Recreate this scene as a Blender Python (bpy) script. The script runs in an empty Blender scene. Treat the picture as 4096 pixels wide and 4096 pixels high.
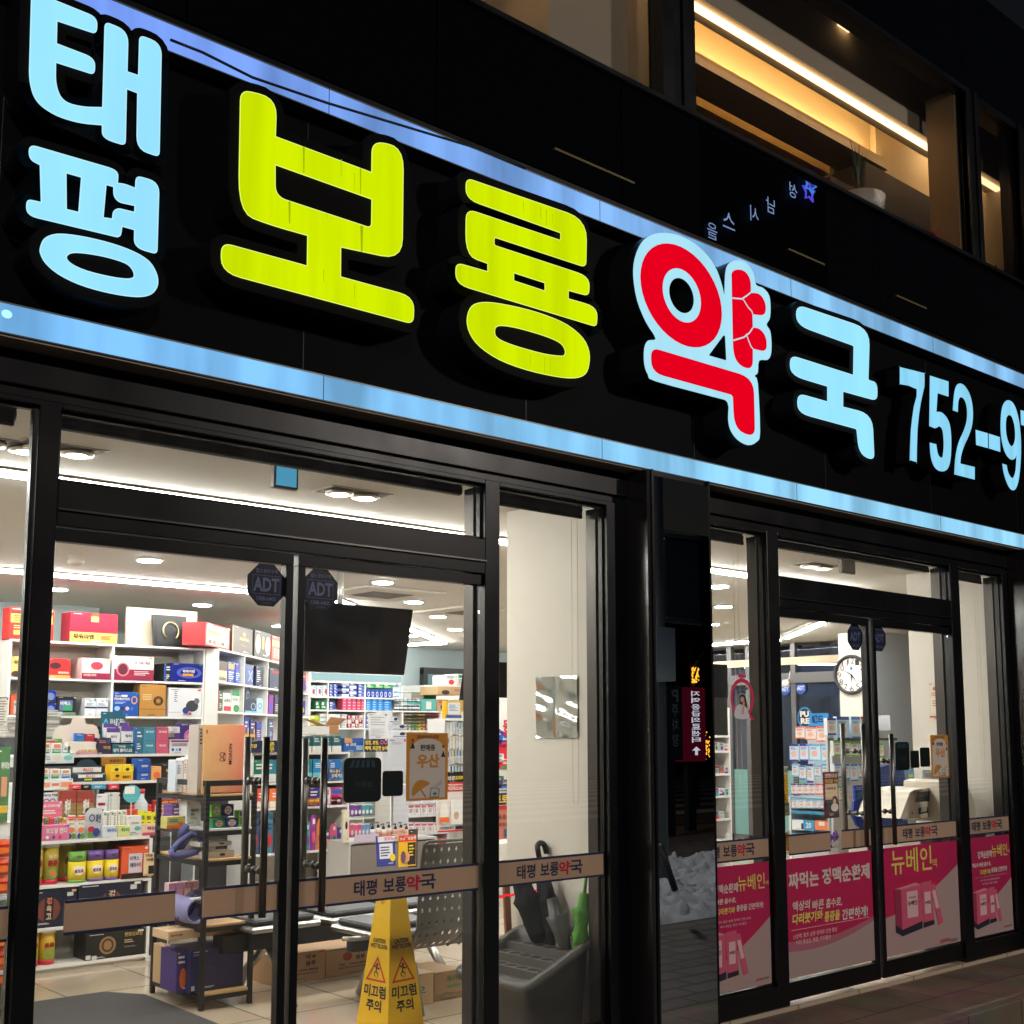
import bpy, math, random
from mathutils import Vector
from mathutils.geometry import tessellate_polygon
random.seed(7)
S = bpy.context.scene
COL = S.collection
# ---------------------------------------------------------------- camera, world, exposure
PX, PY, FL = 2048.0, 2358.0, 4800.0          # surveyed principal point and focal length of the 4096 px photograph
UR, HZ, EYE, CY = 5542.0, 577.0, 1.5, -4.2126
PSI = math.atan2(UR, math.hypot(FL, HZ)); TH = math.atan2(HZ, FL)
FW = Vector((math.cos(PSI)*math.cos(TH), math.sin(PSI)*math.cos(TH), math.sin(TH)))
RT = Vector((math.sin(PSI), -math.cos(PSI), 0)); UP = RT.cross(FW)
CAMP = Vector((0, CY, EYE))
cd = bpy.data.cameras.new('camera'); cam = bpy.data.objects.new('camera', cd); COL.objects.link(cam)
cd.sensor_width = 36; cd.lens = 36*FL/4096; cd.shift_x = 0; cd.shift_y = (PY-2048)/4096
cd.clip_start = 0.05; cd.clip_end = 500
cam.location = CAMP; cam.rotation_mode = 'QUATERNION'; cam.rotation_quaternion = FW.to_track_quat('-Z', 'Y')
S.camera = cam
W = bpy.data.worlds.new('World'); S.world = W; W.use_nodes = True
wn = W.node_tree; bg = wn.nodes['Background']
sky = wn.nodes.new('ShaderNodeTexSky'); sky.sky_type = 'NISHITA'; sky.sun_disc = False
sky.sun_elevation = math.radians(-3.0); sky.sun_rotation = math.radians(200)
wn.links.new(sky.outputs[0], bg.inputs[0]); bg.inputs[1].default_value = 0.12
S.view_settings.view_transform = 'Standard'; S.view_settings.look = 'None'; S.view_settings.gamma = 1
S.view_settings.exposure = 0.0
S.cycles.use_denoising = True; S.cycles.max_bounces = 8; S.cycles.diffuse_bounces = 4
S.cycles.transparent_max_bounces = 16; S.cycles.caustics_reflective = False; S.cycles.caustics_refractive = False
S.cycles.sample_clamp_indirect = 6
LAMP = 4.9
# ---------------------------------------------------------------- survey frames
def ray(x, y): return (x-PX)*RT - (y-PY)*UP + FL*FW
class Fr:
    """vertical plane: origin (ox,oy), a = direction to the viewer's right, n = away from the viewer"""
    def __init__(s, ox, oy, deg=0):
        t = math.radians(deg); s.o = Vector((ox, oy, 0)); s.a = Vector((math.cos(t), math.sin(t), 0)); s.n = Vector((-s.a.y, s.a.x, 0))
    def sz(s, x, y, d=0):
        r = ray(x, y); t = (s.o + s.n*d - CAMP).dot(s.n)/r.dot(s.n); p = CAMP + r*t
        return (p - s.o).dot(s.a), p.z
    def w(s, u, d, z): return s.o + s.a*u + s.n*d + Vector((0, 0, z))
def FY(y): return Fr(0, y, 0)
def FX(x): return Fr(x, 0, -90)               # plane facing -x ; u = -y
def onZ(x, y, z):
    r = ray(x, y); return CAMP + r*((z-CAMP.z)/r.z)
G0 = FY(0)
def X0(x, y, Y=0): return FY(Y).sz(x, y)[0]
def Z0(x, y, Y=0): return FY(Y).sz(x, y)[1]
# ---------------------------------------------------------------- materials
def lin(c): return tuple(((v/255.0)/12.92 if v/255.0 <= .04045 else ((v/255.0+.055)/1.055)**2.4) for v in c)
MC = {}
def M(col, rough=.5, metal=0, spec=.5, noise=0, nscale=30, bump=0, bscale=200, coat=0, trans=0, srgb=True):
    k = (tuple(col), rough, metal, spec, noise, nscale, bump, bscale, coat, trans, srgb)
    if k in MC: return MC[k]
    m = bpy.data.materials.new('surface'); m.use_nodes = True; t = m.node_tree; b = t.nodes['Principled BSDF']
    c = lin(col) if srgb else col
    b.inputs['Base Color'].default_value = (*c, 1); b.inputs['Roughness'].default_value = rough
    b.inputs['Metallic'].default_value = metal; b.inputs['Specular IOR Level'].default_value = spec
    b.inputs['Coat Weight'].default_value = coat; b.inputs['Coat Roughness'].default_value = .05
    if noise:
        tc = t.nodes.new('ShaderNodeTexCoord'); n = t.nodes.new('ShaderNodeTexNoise'); n.inputs['Scale'].default_value = nscale; n.inputs['Detail'].default_value = 6
        t.links.new(tc.outputs['Object'], n.inputs['Vector'])
        mx = t.nodes.new('ShaderNodeMix'); mx.data_type = 'RGBA'
        mx.inputs['A'].default_value = (*[max(0, v*(1-noise)) for v in c], 1); mx.inputs['B'].default_value = (*[min(1, v*(1+noise)) for v in c], 1)
        t.links.new(n.outputs['Fac'], mx.inputs['Factor']); t.links.new(mx.outputs['Result'], b.inputs['Base Color'])
        mr = t.nodes.new('ShaderNodeMapRange'); mr.inputs['To Min'].default_value = max(0, rough-.12); mr.inputs['To Max'].default_value = min(1, rough+.12)
        t.links.new(n.outputs['Fac'], mr.inputs['Value']); t.links.new(mr.outputs[0], b.inputs['Roughness'])
    if bump:
        tc = t.nodes.new('ShaderNodeTexCoord'); n = t.nodes.new('ShaderNodeTexNoise'); n.inputs['Scale'].default_value = bscale; n.inputs['Detail'].default_value = 5
        t.links.new(tc.outputs['Object'], n.inputs['Vector'])
        bp = t.nodes.new('ShaderNodeBump'); bp.inputs['Strength'].default_value = bump; bp.inputs['Distance'].default_value = .01
        t.links.new(n.outputs['Fac'], bp.inputs['Height']); t.links.new(bp.outputs[0], b.inputs['Normal'])
    if trans:
        tr = t.nodes.new('ShaderNodeBsdfTranslucent'); tr.inputs[0].default_value = (*c, 1)
        ms = t.nodes.new('ShaderNodeMixShader'); ms.inputs[0].default_value = trans
        t.links.new(b.outputs[0], ms.inputs[1]); t.links.new(tr.outputs[0], ms.inputs[2])
        t.links.new(ms.outputs[0], t.nodes['Material Output'].inputs[0])
    MC[k] = m; return m
def EM(col, st=1.0, streak=0, srgb=True, sx=6, sz=.4, dirt=None, hue2=None):
    k = ('E', tuple(col), st, streak, sx, sz, dirt, hue2)
    if k in MC: return MC[k]
    m = bpy.data.materials.new('glow'); m.use_nodes = True; t = m.node_tree
    for n in list(t.nodes):
        if n.type == 'BSDF_PRINCIPLED': t.nodes.remove(n)
    e = t.nodes.new('ShaderNodeEmission'); c = lin(col) if srgb else col
    e.inputs[0].default_value = (*c, 1); e.inputs[1].default_value = st
    if streak or hue2:
        tc = t.nodes.new('ShaderNodeTexCoord'); mp = t.nodes.new('ShaderNodeMapping'); mp.inputs['Scale'].default_value = (sx, sx, sz)
        n = t.nodes.new('ShaderNodeTexNoise'); n.inputs['Scale'].default_value = 1; n.inputs['Detail'].default_value = 4
        t.links.new(tc.outputs['Object'], mp.inputs[0]); t.links.new(mp.outputs[0], n.inputs['Vector'])
        mr = t.nodes.new('ShaderNodeMapRange'); mr.inputs['From Min'].default_value = .33; mr.inputs['From Max'].default_value = .62
        mr.inputs['To Min'].default_value = st*(1-streak); mr.inputs['To Max'].default_value = st*(1+streak*.3)
        t.links.new(n.outputs['Fac'], mr.inputs['Value']); t.links.new(mr.outputs[0], e.inputs[1])
        if hue2:
            n2 = t.nodes.new('ShaderNodeSeparateXYZ'); n3 = t.nodes.new('ShaderNodeMapRange'); n3.inputs['From Min'].default_value = -4.5; n3.inputs['From Max'].default_value = .8; t.links.new(tc.outputs['Object'], n2.inputs[0]); t.links.new(n2.outputs[0], n3.inputs['Value'])
            cr = t.nodes.new('ShaderNodeValToRGB'); cr.color_ramp.elements[0].position = .0; cr.color_ramp.elements[1].position = 1
            cr.color_ramp.elements[0].color = (*c, 1); cr.color_ramp.elements[1].color = (*lin(hue2), 1)
            t.links.new(n3.outputs[0], cr.inputs[0]); t.links.new(cr.outputs[0], e.inputs[0])
    t.links.new(e.outputs[0], t.nodes['Material Output'].inputs[0])
    MC[k] = m; return m
def GLASS(tint=(.93, .95, .94), boost=1.0, key='g', dust=.012):
    k = (key, tint, boost)
    if k in MC: return MC[k]
    m = bpy.data.materials.new('glass'); m.use_nodes = True; t = m.node_tree
    for n in list(t.nodes):
        if n.type == 'BSDF_PRINCIPLED': t.nodes.remove(n)
    tr = t.nodes.new('ShaderNodeBsdfTransparent'); tr.inputs[0].default_value = (*tint, 1)
    gl = t.nodes.new('ShaderNodeBsdfGlossy'); gl.inputs['Roughness'].default_value = 0.0
    fr = t.nodes.new('ShaderNodeFresnel'); fr.inputs[0].default_value = 1.5
    ge = t.nodes.new('ShaderNodeNewGeometry'); im = t.nodes.new('ShaderNodeMapRange'); im.inputs['To Min'].default_value = 1.5; im.inputs['To Max'].default_value = 1/1.5
    t.links.new(ge.outputs['Backfacing'], im.inputs['Value']); t.links.new(im.outputs[0], fr.inputs[0])
    mu = t.nodes.new('ShaderNodeMath'); mu.operation = 'MULTIPLY'; mu.inputs[1].default_value = boost; mu.use_clamp = True
    ms = t.nodes.new('ShaderNodeMixShader')
    t.links.new(fr.outputs[0], mu.inputs[0]); t.links.new(mu.outputs[0], ms.inputs[0])
    t.links.new(tr.outputs[0], ms.inputs[1]); t.links.new(gl.outputs[0], ms.inputs[2])
    df = t.nodes.new('ShaderNodeBsdfDiffuse'); df.inputs[0].default_value = (.8, .8, .8, 1)
    m2 = t.nodes.new('ShaderNodeMixShader'); m2.inputs[0].default_value = dust
    tc = t.nodes.new('ShaderNodeTexCoord'); nz_ = t.nodes.new('ShaderNodeTexNoise'); nz_.inputs['Scale'].default_value = 5; nz_.inputs['Detail'].default_value = 8; nz_.inputs['Distortion'].default_value = 1.5
    mq = t.nodes.new('ShaderNodeMapRange'); mq.inputs['From Min'].default_value = .45; mq.inputs['From Max'].default_value = .75; mq.inputs['To Min'].default_value = dust*.5; mq.inputs['To Max'].default_value = dust*1.5
    t.links.new(tc.outputs['Object'], nz_.inputs['Vector']); t.links.new(nz_.outputs['Fac'], mq.inputs['Value']); t.links.new(mq.outputs[0], m2.inputs[0])
    t.links.new(ms.outputs[0], m2.inputs[1]); t.links.new(df.outputs[0], m2.inputs[2])
    t.links.new(m2.outputs[0], t.nodes['Material Output'].inputs[0])
    MC[k] = m; return m
# ---------------------------------------------------------------- text and mesh builders
TC = {}
def textgeo(s, bold=.015):
    k = (s, bold)
    if k in TC: return TC[k]
    c = bpy.data.curves.new('t', 'FONT'); c.body = s; c.size = 1; c.offset = bold; c.resolution_u = 2; c.space_line = .8; c.align_x = 'CENTER' if '\n' in s else 'LEFT'
    o = bpy.data.objects.new('t', c); m = o.to_mesh()
    vs = [(v.co.x, v.co.y) for v in m.vertices]; fs = [tuple(p.vertices) for p in m.polygons]
    if vs:
        x0 = min(v[0] for v in vs); x1 = max(v[0] for v in vs); y0 = min(v[1] for v in vs); y1 = max(v[1] for v in vs)
        vs = [((v[0]-x0)/(x1-x0+1e-9), (v[1]-y0)/(y1-y0+1e-9)) for v in vs]; asp = (x1-x0)/(y1-y0+1e-9)
    else: asp = 1
    o.to_mesh_clear(); bpy.data.objects.remove(o); bpy.data.curves.remove(c)
    TC[k] = (vs, fs, asp); return TC[k]
def ident(u, d, z): return Vector((u, d, z))
class MB:
    def __init__(s, tf=None): s.v = []; s.f = []; s.m = []; s.mats = []; s.sm = []; s.tf = tf or ident
    def mi(s, mat):
        if mat not in s.mats: s.mats.append(mat)
        return s.mats.index(mat)
    def add(s, vs, fs, mat, smooth=False):
        b = len(s.v); s.v += [s.tf(*p) for p in vs]; i = s.mi(mat)
        for f in fs: s.f.append(tuple(b+k for k in f)); s.m.append(i); s.sm.append(smooth)
        return s
    def box(s, x0, y0, z0, x1, y1, z1, mat, bev=0):
        x0, x1 = min(x0, x1), max(x0, x1); y0, y1 = min(y0, y1), max(y0, y1); z0, z1 = min(z0, z1), max(z0, z1)
        b = min(bev, (x1-x0)*.4, (y1-y0)*.4, (z1-z0)*.4)
        if b <= 0:
            vs = [(x, y, z) for z in (z0, z1) for y in (y0, y1) for x in (x0, x1)]
            return s.add(vs, [(0, 1, 3, 2)[::-1], (4, 5, 7, 6), (0, 1, 5, 4), (2, 3, 7, 6)[::-1], (0, 2, 6, 4)[::-1], (1, 3, 7, 5)], mat)
        vs = []; ix = {}
        for cx, X, sx in ((0, x0, 1), (1, x1, -1)):
            for cy, Y, sy in ((0, y0, 1), (1, y1, -1)):
                for cz, Z, sz in ((0, z0, 1), (1, z1, -1)):
                    for ax in range(3):
                        ix[cx, cy, cz, ax] = len(vs)
                        vs.append((X+(0 if ax == 0 else b*sx), Y+(0 if ax == 1 else b*sy), Z+(0 if ax == 2 else b*sz)))
        I = ix; fs = []
        fs.append((I[0,0,0,0], I[0,0,1,0], I[0,1,1,0], I[0,1,0,0])); fs.append((I[1,0,0,0], I[1,1,0,0], I[1,1,1,0], I[1,0,1,0]))
        fs.append((I[0,0,0,1], I[1,0,0,1], I[1,0,1,1], I[0,0,1,1])); fs.append((I[0,1,0,1], I[0,1,1,1], I[1,1,1,1], I[1,1,0,1]))
        fs.append((I[0,0,0,2], I[0,1,0,2], I[1,1,0,2], I[1,0,0,2])); fs.append((I[0,0,1,2], I[1,0,1,2], I[1,1,1,2], I[0,1,1,2]))
        for c in (0, 1):
            for d in (0, 1):
                fs.append((I[c,d,0,0], I[c,d,0,1], I[c,d,1,1], I[c,d,1,0]))
                fs.append((I[c,0,d,0], I[c,0,d,2], I[c,1,d,2], I[c,1,d,0]))
                fs.append((I[0,c,d,1], I[0,c,d,2], I[1,c,d,2], I[1,c,d,1]))
                for e in (0, 1): fs.append((I[c,d,e,0], I[c,d,e,1], I[c,d,e,2]))
        return s.add(vs, fs, mat)
    def rect(s, u0, z0, u1, z1, d, mat): return s.add([(u0, d, z0), (u1, d, z0), (u1, d, z1), (u0, d, z1)], [(0, 1, 2, 3)], mat)
    def ell(s, cu, cz, ru, rz, d, mat, n=28, r0=0):
        vs = [(cu+ru*math.cos(6.28318*i/n), d, cz+rz*math.sin(6.28318*i/n)) for i in range(n)]
        if not r0: return s.add(vs, [tuple(range(n))], mat)
        vs += [(cu+ru*r0*math.cos(6.28318*i/n), d, cz+rz*r0*math.sin(6.28318*i/n)) for i in range(n)]
        return s.add(vs, [(i, (i+1) % n, n+(i+1) % n, n+i) for i in range(n)], mat)
    def poly(s, pts, d, mat, holes=()):
        loops = [[Vector((p[0], p[1], 0)) for p in L] for L in (pts, *holes)]
        flat = [p for L in (pts, *holes) for p in L]
        return s.add([(p[0], d, p[1]) for p in flat], [tuple(t) for t in tessellate_polygon(loops)], mat)
    def prism(s, pts, d0, d1, mat, holes=(), side=None):
        s.poly(pts, d0, mat, holes); s.poly(pts, d1, side or mat, holes)
        for L in (pts, *holes):
            n = len(L); s.add([(p[0], d0, p[1]) for p in L]+[(p[0], d1, p[1]) for p in L], [(i, (i+1) % n, n+(i+1) % n, n+i) for i in range(n)], side or mat)
        return s
    def text(s, t, u0, z0, u1, z1, d, mat, bold=.015, keep=None, slant=0):
        vs, fs, asp = textgeo(t, bold)
        if not vs: return s
        if keep is not None:                       # keep letter shape: fit height, anchor keep=0 left,.5 centre,1 right
            h = z1-z0; w = min(abs(u1-u0), h*asp); m = u0+(u1-u0-w)*keep; u0, u1 = m, m+w
        return s.add([(u0+(u1-u0)*a + slant*(z1-z0)*b, d, z0+(z1-z0)*b) for a, b in vs], fs, mat)
    def tube(s, pts, r, mat, n=8, closed=False, cap=True):
        P = [Vector(p) for p in pts]; k = len(P); vs = []; fs = []; R = r if isinstance(r, (list, tuple)) else [r]*k
        prev = None
        for i, p in enumerate(P):
            if closed: t = (P[(i+1) % k]-P[i-1])
            else: t = (P[min(i+1, k-1)]-P[max(i-1, 0)])
            t.normalize()
            if prev is None:
                a = Vector((0, 0, 1)) if abs(t.z) < .9 else Vector((1, 0, 0)); prev = t.cross(a).normalized()
            e = (prev - t*prev.dot(t)).normalized(); prev = e; f = t.cross(e)
            for j in range(n):
                q = p + (e*math.cos(6.28318*j/n) + f*math.sin(6.28318*j/n))*R[i]; vs.append(tuple(q))
        m = k if closed else k-1
        for i in range(m):
            for j in range(n): fs.append((i*n+j, i*n+(j+1) % n, ((i+1) % k)*n+(j+1) % n, ((i+1) % k)*n+j))
        if cap and not closed: fs.append(tuple(range(n))); fs.append(tuple((k-1)*n+j for j in range(n)))
        return s.add(vs, fs, mat, True)
    def lathe(s, cx, cy, prof, mat, n=20, zs=1, sx=1, sy=1):
        vs = [(cx+r*math.cos(6.28318*j/n)*sx, cy+r*math.sin(6.28318*j/n)*sy, z) for r, z in prof for j in range(n)]
        fs = [(i*n+j, i*n+(j+1) % n, (i+1)*n+(j+1) % n, (i+1)*n+j) for i in range(len(prof)-1) for j in range(n)]
        fs.append(tuple(range(n))[::-1]); fs.append(tuple((len(prof)-1)*n+j for j in range(n)))
        return s.add(vs, fs, mat, True)
    def build(s, name, parent=None, loc=None):
        if loc is None:
            if parent is not None: loc = Vector((0, 0, 0))
            else:
                xs = [v.x for v in s.v]; ys = [v.y for v in s.v]; zs = [v.z for v in s.v]
                loc = Vector(((min(xs)+max(xs))/2, (min(ys)+max(ys))/2, min(zs)))
        base = loc + (WP[parent] if parent is not None else Vector((0, 0, 0)))
        me = bpy.data.meshes.new(name); me.from_pydata([tuple(v-base) for v in s.v], [], s.f)
        for m in s.mats: me.materials.append(m)
        me.polygons.foreach_set('material_index', s.m); me.polygons.foreach_set('use_smooth', s.sm); me.update()
        import bmesh
        if len(s.f) < 60000:
            b = bmesh.new(); b.from_mesh(me); bmesh.ops.recalc_face_normals(b, faces=b.faces); b.to_mesh(me); b.free()
        o = bpy.data.objects.new(name, me); COL.objects.link(o); o.location = loc
        WP[o] = base
        if parent is not None: o.parent = parent
        return o
WP = {}
def tag(o, label, cat, group=None, kind=None):
    if label: o['label'] = label
    if cat: o['category'] = cat
    if group: o['group'] = group
    if kind: o['kind'] = kind
    return o
def thing(name, label, cat, loc, group=None):
    o = bpy.data.objects.new(name, None); COL.objects.link(o); o.empty_display_size = .1; o.location = loc; WP[o] = Vector(loc)
    return tag(o, label, cat, group)
def struct(name, mb): return tag(mb.build(name), None, None, None, 'structure')
# rounding of traced outlines
def rnd(pts, k=5):
    out = []; n = len(pts)
    for i, p in enumerate(pts):
        r = p[2] if len(p) > 2 else 0; P = Vector(p[:2]); A = Vector(pts[i-1][:2]); B = Vector(pts[(i+1) % n][:2])
        if r <= 3: out.append((P.x, P.y)); continue
        la, lb = (A-P).length, (B-P).length; a = P+(A-P)*min(r/la, .49); b = P+(B-P)*min(r/lb, .49)
        for j in range(k+1):
            t = j/k; q = a*(1-t)**2 + P*2*t*(1-t) + b*t*t; out.append((q.x, q.y))
    return out
def smooth_loop(pts, k=4):
    out = []; n = len(pts); V = [Vector(p[:2]) for p in pts]
    for i in range(n):
        a, b, c, d = V[i-1], V[i], V[(i+1) % n], V[(i+2) % n]
        for j in range(k):
            t = j/k; q = .5*((2*b)+(c-a)*t+(2*a-5*b+4*c-d)*t*t+(3*b-a-3*c+d)*t**3); out.append((q.x, q.y))
    return out
# ---------------------------------------------------------------- palette
BLK = M((10, 11, 14), .34, .0, .4, noise=.25, nscale=4)
BLKG = M((5, 6, 8), .0, 0, .6)
GRAN = M((30, 29, 30), .16, 0, .5, noise=.5, nscale=160)
MIRR = M((205, 208, 210), .0, 1, .5)
WALLM = M((228, 222, 211), .6, 0, .3, noise=.03, nscale=2)
CEILM = M((222, 218, 210), .75, 0, .2, noise=.04, nscale=1.2, bump=.05, bscale=3)
WHT = M((232, 230, 224), .42, 0, .4, noise=.03, nscale=3)
STEEL = M((150, 148, 145), .24, 1, .5)
DARKM = M((30, 31, 34), .45)
GL = GLASS()
# ---------------------------------------------------------------- ground, step, street
def brickmat(c1, c2, cm, scale, rough, mort=.012, w=.6, h=.6, bump=.25, noise=.2):
    m = bpy.data.materials.new('paving'); m.use_nodes = True; t = m.node_tree; b = t.nodes['Principled BSDF']
    tc = t.nodes.new('ShaderNodeTexCoord'); br = t.nodes.new('ShaderNodeTexBrick'); br.offset = 0 if w == h else .5
    br.inputs['Scale'].default_value = scale; br.inputs['Brick Width'].default_value = w; br.inputs['Row Height'].default_value = h
    br.inputs['Mortar Size'].default_value = mort; br.inputs['Color1'].default_value = (*lin(c1), 1); br.inputs['Color2'].default_value = (*lin(c2), 1); br.inputs['Mortar'].default_value = (*lin(cm), 1)
    n = t.nodes.new('ShaderNodeTexNoise'); n.inputs['Scale'].default_value = 3.5; n.inputs['Detail'].default_value = 9
    mx = t.nodes.new('ShaderNodeMix'); mx.data_type = 'RGBA'; mx.blend_type = 'OVERLAY'; mx.inputs['Factor'].default_value = noise*2
    t.links.new(tc.outputs['Object'], br.inputs['Vector']); t.links.new(tc.outputs['Object'], n.inputs['Vector'])
    t.links.new(br.outputs['Color'], mx.inputs['A']); t.links.new(n.outputs['Color'], mx.inputs['B']); t.links.new(mx.outputs['Result'], b.inputs['Base Color'])
    mr = t.nodes.new('ShaderNodeMapRange'); mr.inputs['To Min'].default_value = rough*.6; mr.inputs['To Max'].default_value = min(1, rough*1.5)
    t.links.new(n.outputs['Fac'], mr.inputs['Value']); t.links.new(mr.outputs[0], b.inputs['Roughness'])
    bp = t.nodes.new('ShaderNodeBump'); bp.inputs['Strength'].default_value = bump; bp.inputs['Distance'].default_value = .004; bp.invert = True
    t.links.new(br.outputs['Fac'], bp.inputs['Height']); t.links.new(bp.outputs[0], b.inputs['Normal'])
    return m
struct('ground', MB().box(-60, -80, -.5, 80, -.05, -.17, brickmat((62, 60, 58), (74, 71, 68), (34, 33, 32), 1, .55, .02, .4, .2, .5)))
struct('ground_behind', MB().box(-60, 0.0, -.5, 80, 60, -.175, M((60, 58, 56), .8)))
st = MB(); st.box(-3, -.76, -.165, 9.6, -.052, -.02, brickmat((104, 92, 82), (116, 101, 88), (52, 46, 42), 1, .5, .006, .6, .36, .3, .35), .006)
struct('entrance_step', st)
struct('floor', MB().box(-1.5, -.05, -.17, 14.2, 10.5, 0.0, brickmat((190, 172, 150), (198, 181, 158), (128, 112, 96), 1, .1, .006, .6, .6, .2, .06)))
# zebra crossing on the road behind, seen in the mirror pillar
zb = MB()
ASPH = M((46, 46, 49), .7, noise=.3, nscale=40)
struct('road', MB().box(-60, -60, -.166, 80, -11, -.155, ASPH))
for k in range(9):
    zb.box(8, -13.6-k*1.6, -.154, 44, -12.9-k*1.6, -.148, M((190, 192, 196), .7, noise=.3, nscale=12))
struct('road_markings', zb)
# ---------------------------------------------------------------- building shell
bld = thing('shop_building', 'black panelled building with lit ground floor pharmacy and warm lit upper windows', 'building', (5, 0, 0))
zTop = 2.665                                        # head of the shop windows
XA0, XA1 = 1.447, 1.523; XB0, XB1 = 3.478, 3.566; XC0, XC1 = 4.275, 4.418
XD0, XD1 = 5.585, 5.69; XE0, XE1 = 7.625, 7.745; XF0, XF1 = 8.361, 8.45
zBar0 = 2.225; zBar1 = Z0(223, 1928)
zBar1r = Z0(3095, 2312)
ow = MB()
SB0 = 2.83
ow.box(-3, -.03, zTop, 14.3, .10, 4.28, BLK)                       # header wall behind the sign
ow.box(-3, -.05, 2.70, 14.3, -.03, 2.79, BLK, .004)
# upper wall of glossy panels, around the second floor windows
B0, B1 = X0(2752, 300), X0(3852, 700); A1 = X0(2667, 300); C0, C1 = X0(3905, 900), X0(4072, 1000)
zs, zh = 4.985, 6.325
def panels(x0, x1, z0, z1):
    n = max(1, round((x1-x0)/1.25)); w = (x1-x0)/n
    for i in range(n): ow.box(x0+i*w+.004, -.04, z0+.004, x0+(i+1)*w-.004, .0, z1-.004, BLKG, .003)
    ow.box(x0, .0, z0, x1, .12, z1, BLK)
panels(-3, 14.3, 4.28, zs)
panels(-3, 14.3, zh, Z0(3907, 0)+.02)
ow.box(A1, -.04, zs, B0-.05, .12, zh, BLK); ow.box(B1, -.04, zs, C0, .12, zh, BLK); ow.box(C1, -.04, zs, 14.3, .12, zh, BLK)
zC1 = Z0(4050, 530)
ow.box(C0, -.04, zC1, C1, .12, zh, BLK)
ow.box(-3, -.075, zs-.03, 14.3, -.02, zs, BLK, .004)               # sill
# side and back walls of the building
ow.box(-3, .1, -.17, -1.5, 10.7, 7, BLK); ow.box(-3, 10.5, -.17, 14.3, 10.7, 7, BLK)
ow.box(14.2, 0.1, 2.85, 14.3, 10.5, 7, BLK); ow.box(-3, .12, Z0(3907, 0)-.05, 14.3, 10.7, Z0(3907, 0), BLK)
ow.box(-1.5, .1, -.17, 1.0, .2, 2.7, BLK)
ow.build('outer_wall', bld)
# frame of the shop front
fr = MB(); D0, D1 = -.04, .055
for a, b in ((XA0, XA1), (XB0, XB1), (XC0, XC1), (XD0, XD1), (XE0, XE1), (XF0, XF1)):
    fr.box(a, D0, 0, b, D1, zTop, BLK, .003)
for a, b, c, d in ((XA1, XB0, zBar0, zBar1), (XD1, XE0, zBar0, zBar1r)):
    fr.box(a, D0, c, b, D1, d, BLK, .003); fr.box(a, D0-.012, c+.055, b, D0, c+.062, STEEL)
for a, b in ((-1.5, XA0), (XB1, XC0), (5.0, XD0), (XE1, XF0)):
    fr.box(a, D0, 0, b, D1, .118, BLK, .003)
for a, b in ((-1.5, XA0), (XA1, XB0), (XB1, XC0), (5.0, XD0), (XD1, XE0), (XE1, XF0)):
    fr.box(a, D0, zTop-.022, b, D1, zTop, BLK, .003)
fr.build('storefront_frame', bld)
# bronze edged reveals inside the glass line
BRZ = M((70, 67, 64), .35, .8)
for x in (XA1, XB0-.014, XB1, XC0-.014, XD0-.014, XD1, XE0-.014, XE1, XF0-.014):
    MB().box(x, .03, .02, x+.014, .10, zTop-.03, BRZ, .002).build('reveal_trim', bld)
# granite pillars with polished faces
pl = MB()
pl.box(XC1, -.185, -.02, X0(2612, 2400, -.19), .06, 2.83, GRAN, .004)
xm0, xm1 = X0(2612, 2400, -.19), X0(2842, 2400, -.19)
pl.box(xm0, -.17, -.02, xm1, .06, 2.83, BLK)
pl.box(xm1, -.19, -.02, xm1+.012, .06, 2.83, BLK)
pl.box(xm0, -.192, -.02, xm0+.016, -.17, 2.83, BLK)
pl.build('granite_pillar', bld); pl = MB()
pl.box(XF1, -.185, -.02, XF1+.75, .06, 2.83, GRAN, .004)
pl.box(XF1+.75, -.03, -.02, 14.3, .06, 2.83, BLKG)
pl.build('granite_pillar', bld)
MB().box(xm0+.016, -.188, -.015, xm1, -.172, 2.8, MIRR).build('mirror_panel', bld)
# interior walls and ceiling
H = 2.74
class _W:
    def box(s, *a): MB().box(*a).build('interior_wall', bld)
    def build(s, *a): pass
iw = _W()
iw.box(4.35, .1, 0, 5.15, .82, H, WALLM, .004)                     # inner pillar behind the second window
iw.box(8.45, .1, 0, 9.5, .78, H, WALLM, .004)                      # inner end pillar
TEAL = M((168, 182, 184), .6)
iw.box(-1.5, 7.4, 0, 4.6, 7.5, H, TEAL); iw.box(4.6, 9.9, 0, 14.2, 10.0, H, TEAL); iw.box(4.6, 7.4, 0, 4.7, 9.9, H, TEAL)
iw.box(-1.5, .1, 0, -1.4, 7.4, H, WALLM); iw.box(9.5, .68, 0, 13.0, .78, H, WALLM)
iw.box(12.95, .1, 0, 14.2, .2, H, WALLM)
CG = M((190, 194, 196), .6)
yk = FX(12.9).sz(3357, 2700)[0]; yk = -yk
iw.box(12.9, 3.9, 0, 13.78, yk, H, WALLM)
iw.box(12.905, 3.892, 0, 13.8, 3.9, H, CG)
iw.build('interior_wall', bld)
MB().box(-1.5, .1, H, 14.2, 10.2, H+.1, CEILM).build('ceiling', bld)
MB().box(-1.5, .1, H+.1, 14.2, 10.4, 4.6, BLK).build('floor_slab', bld)
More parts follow.
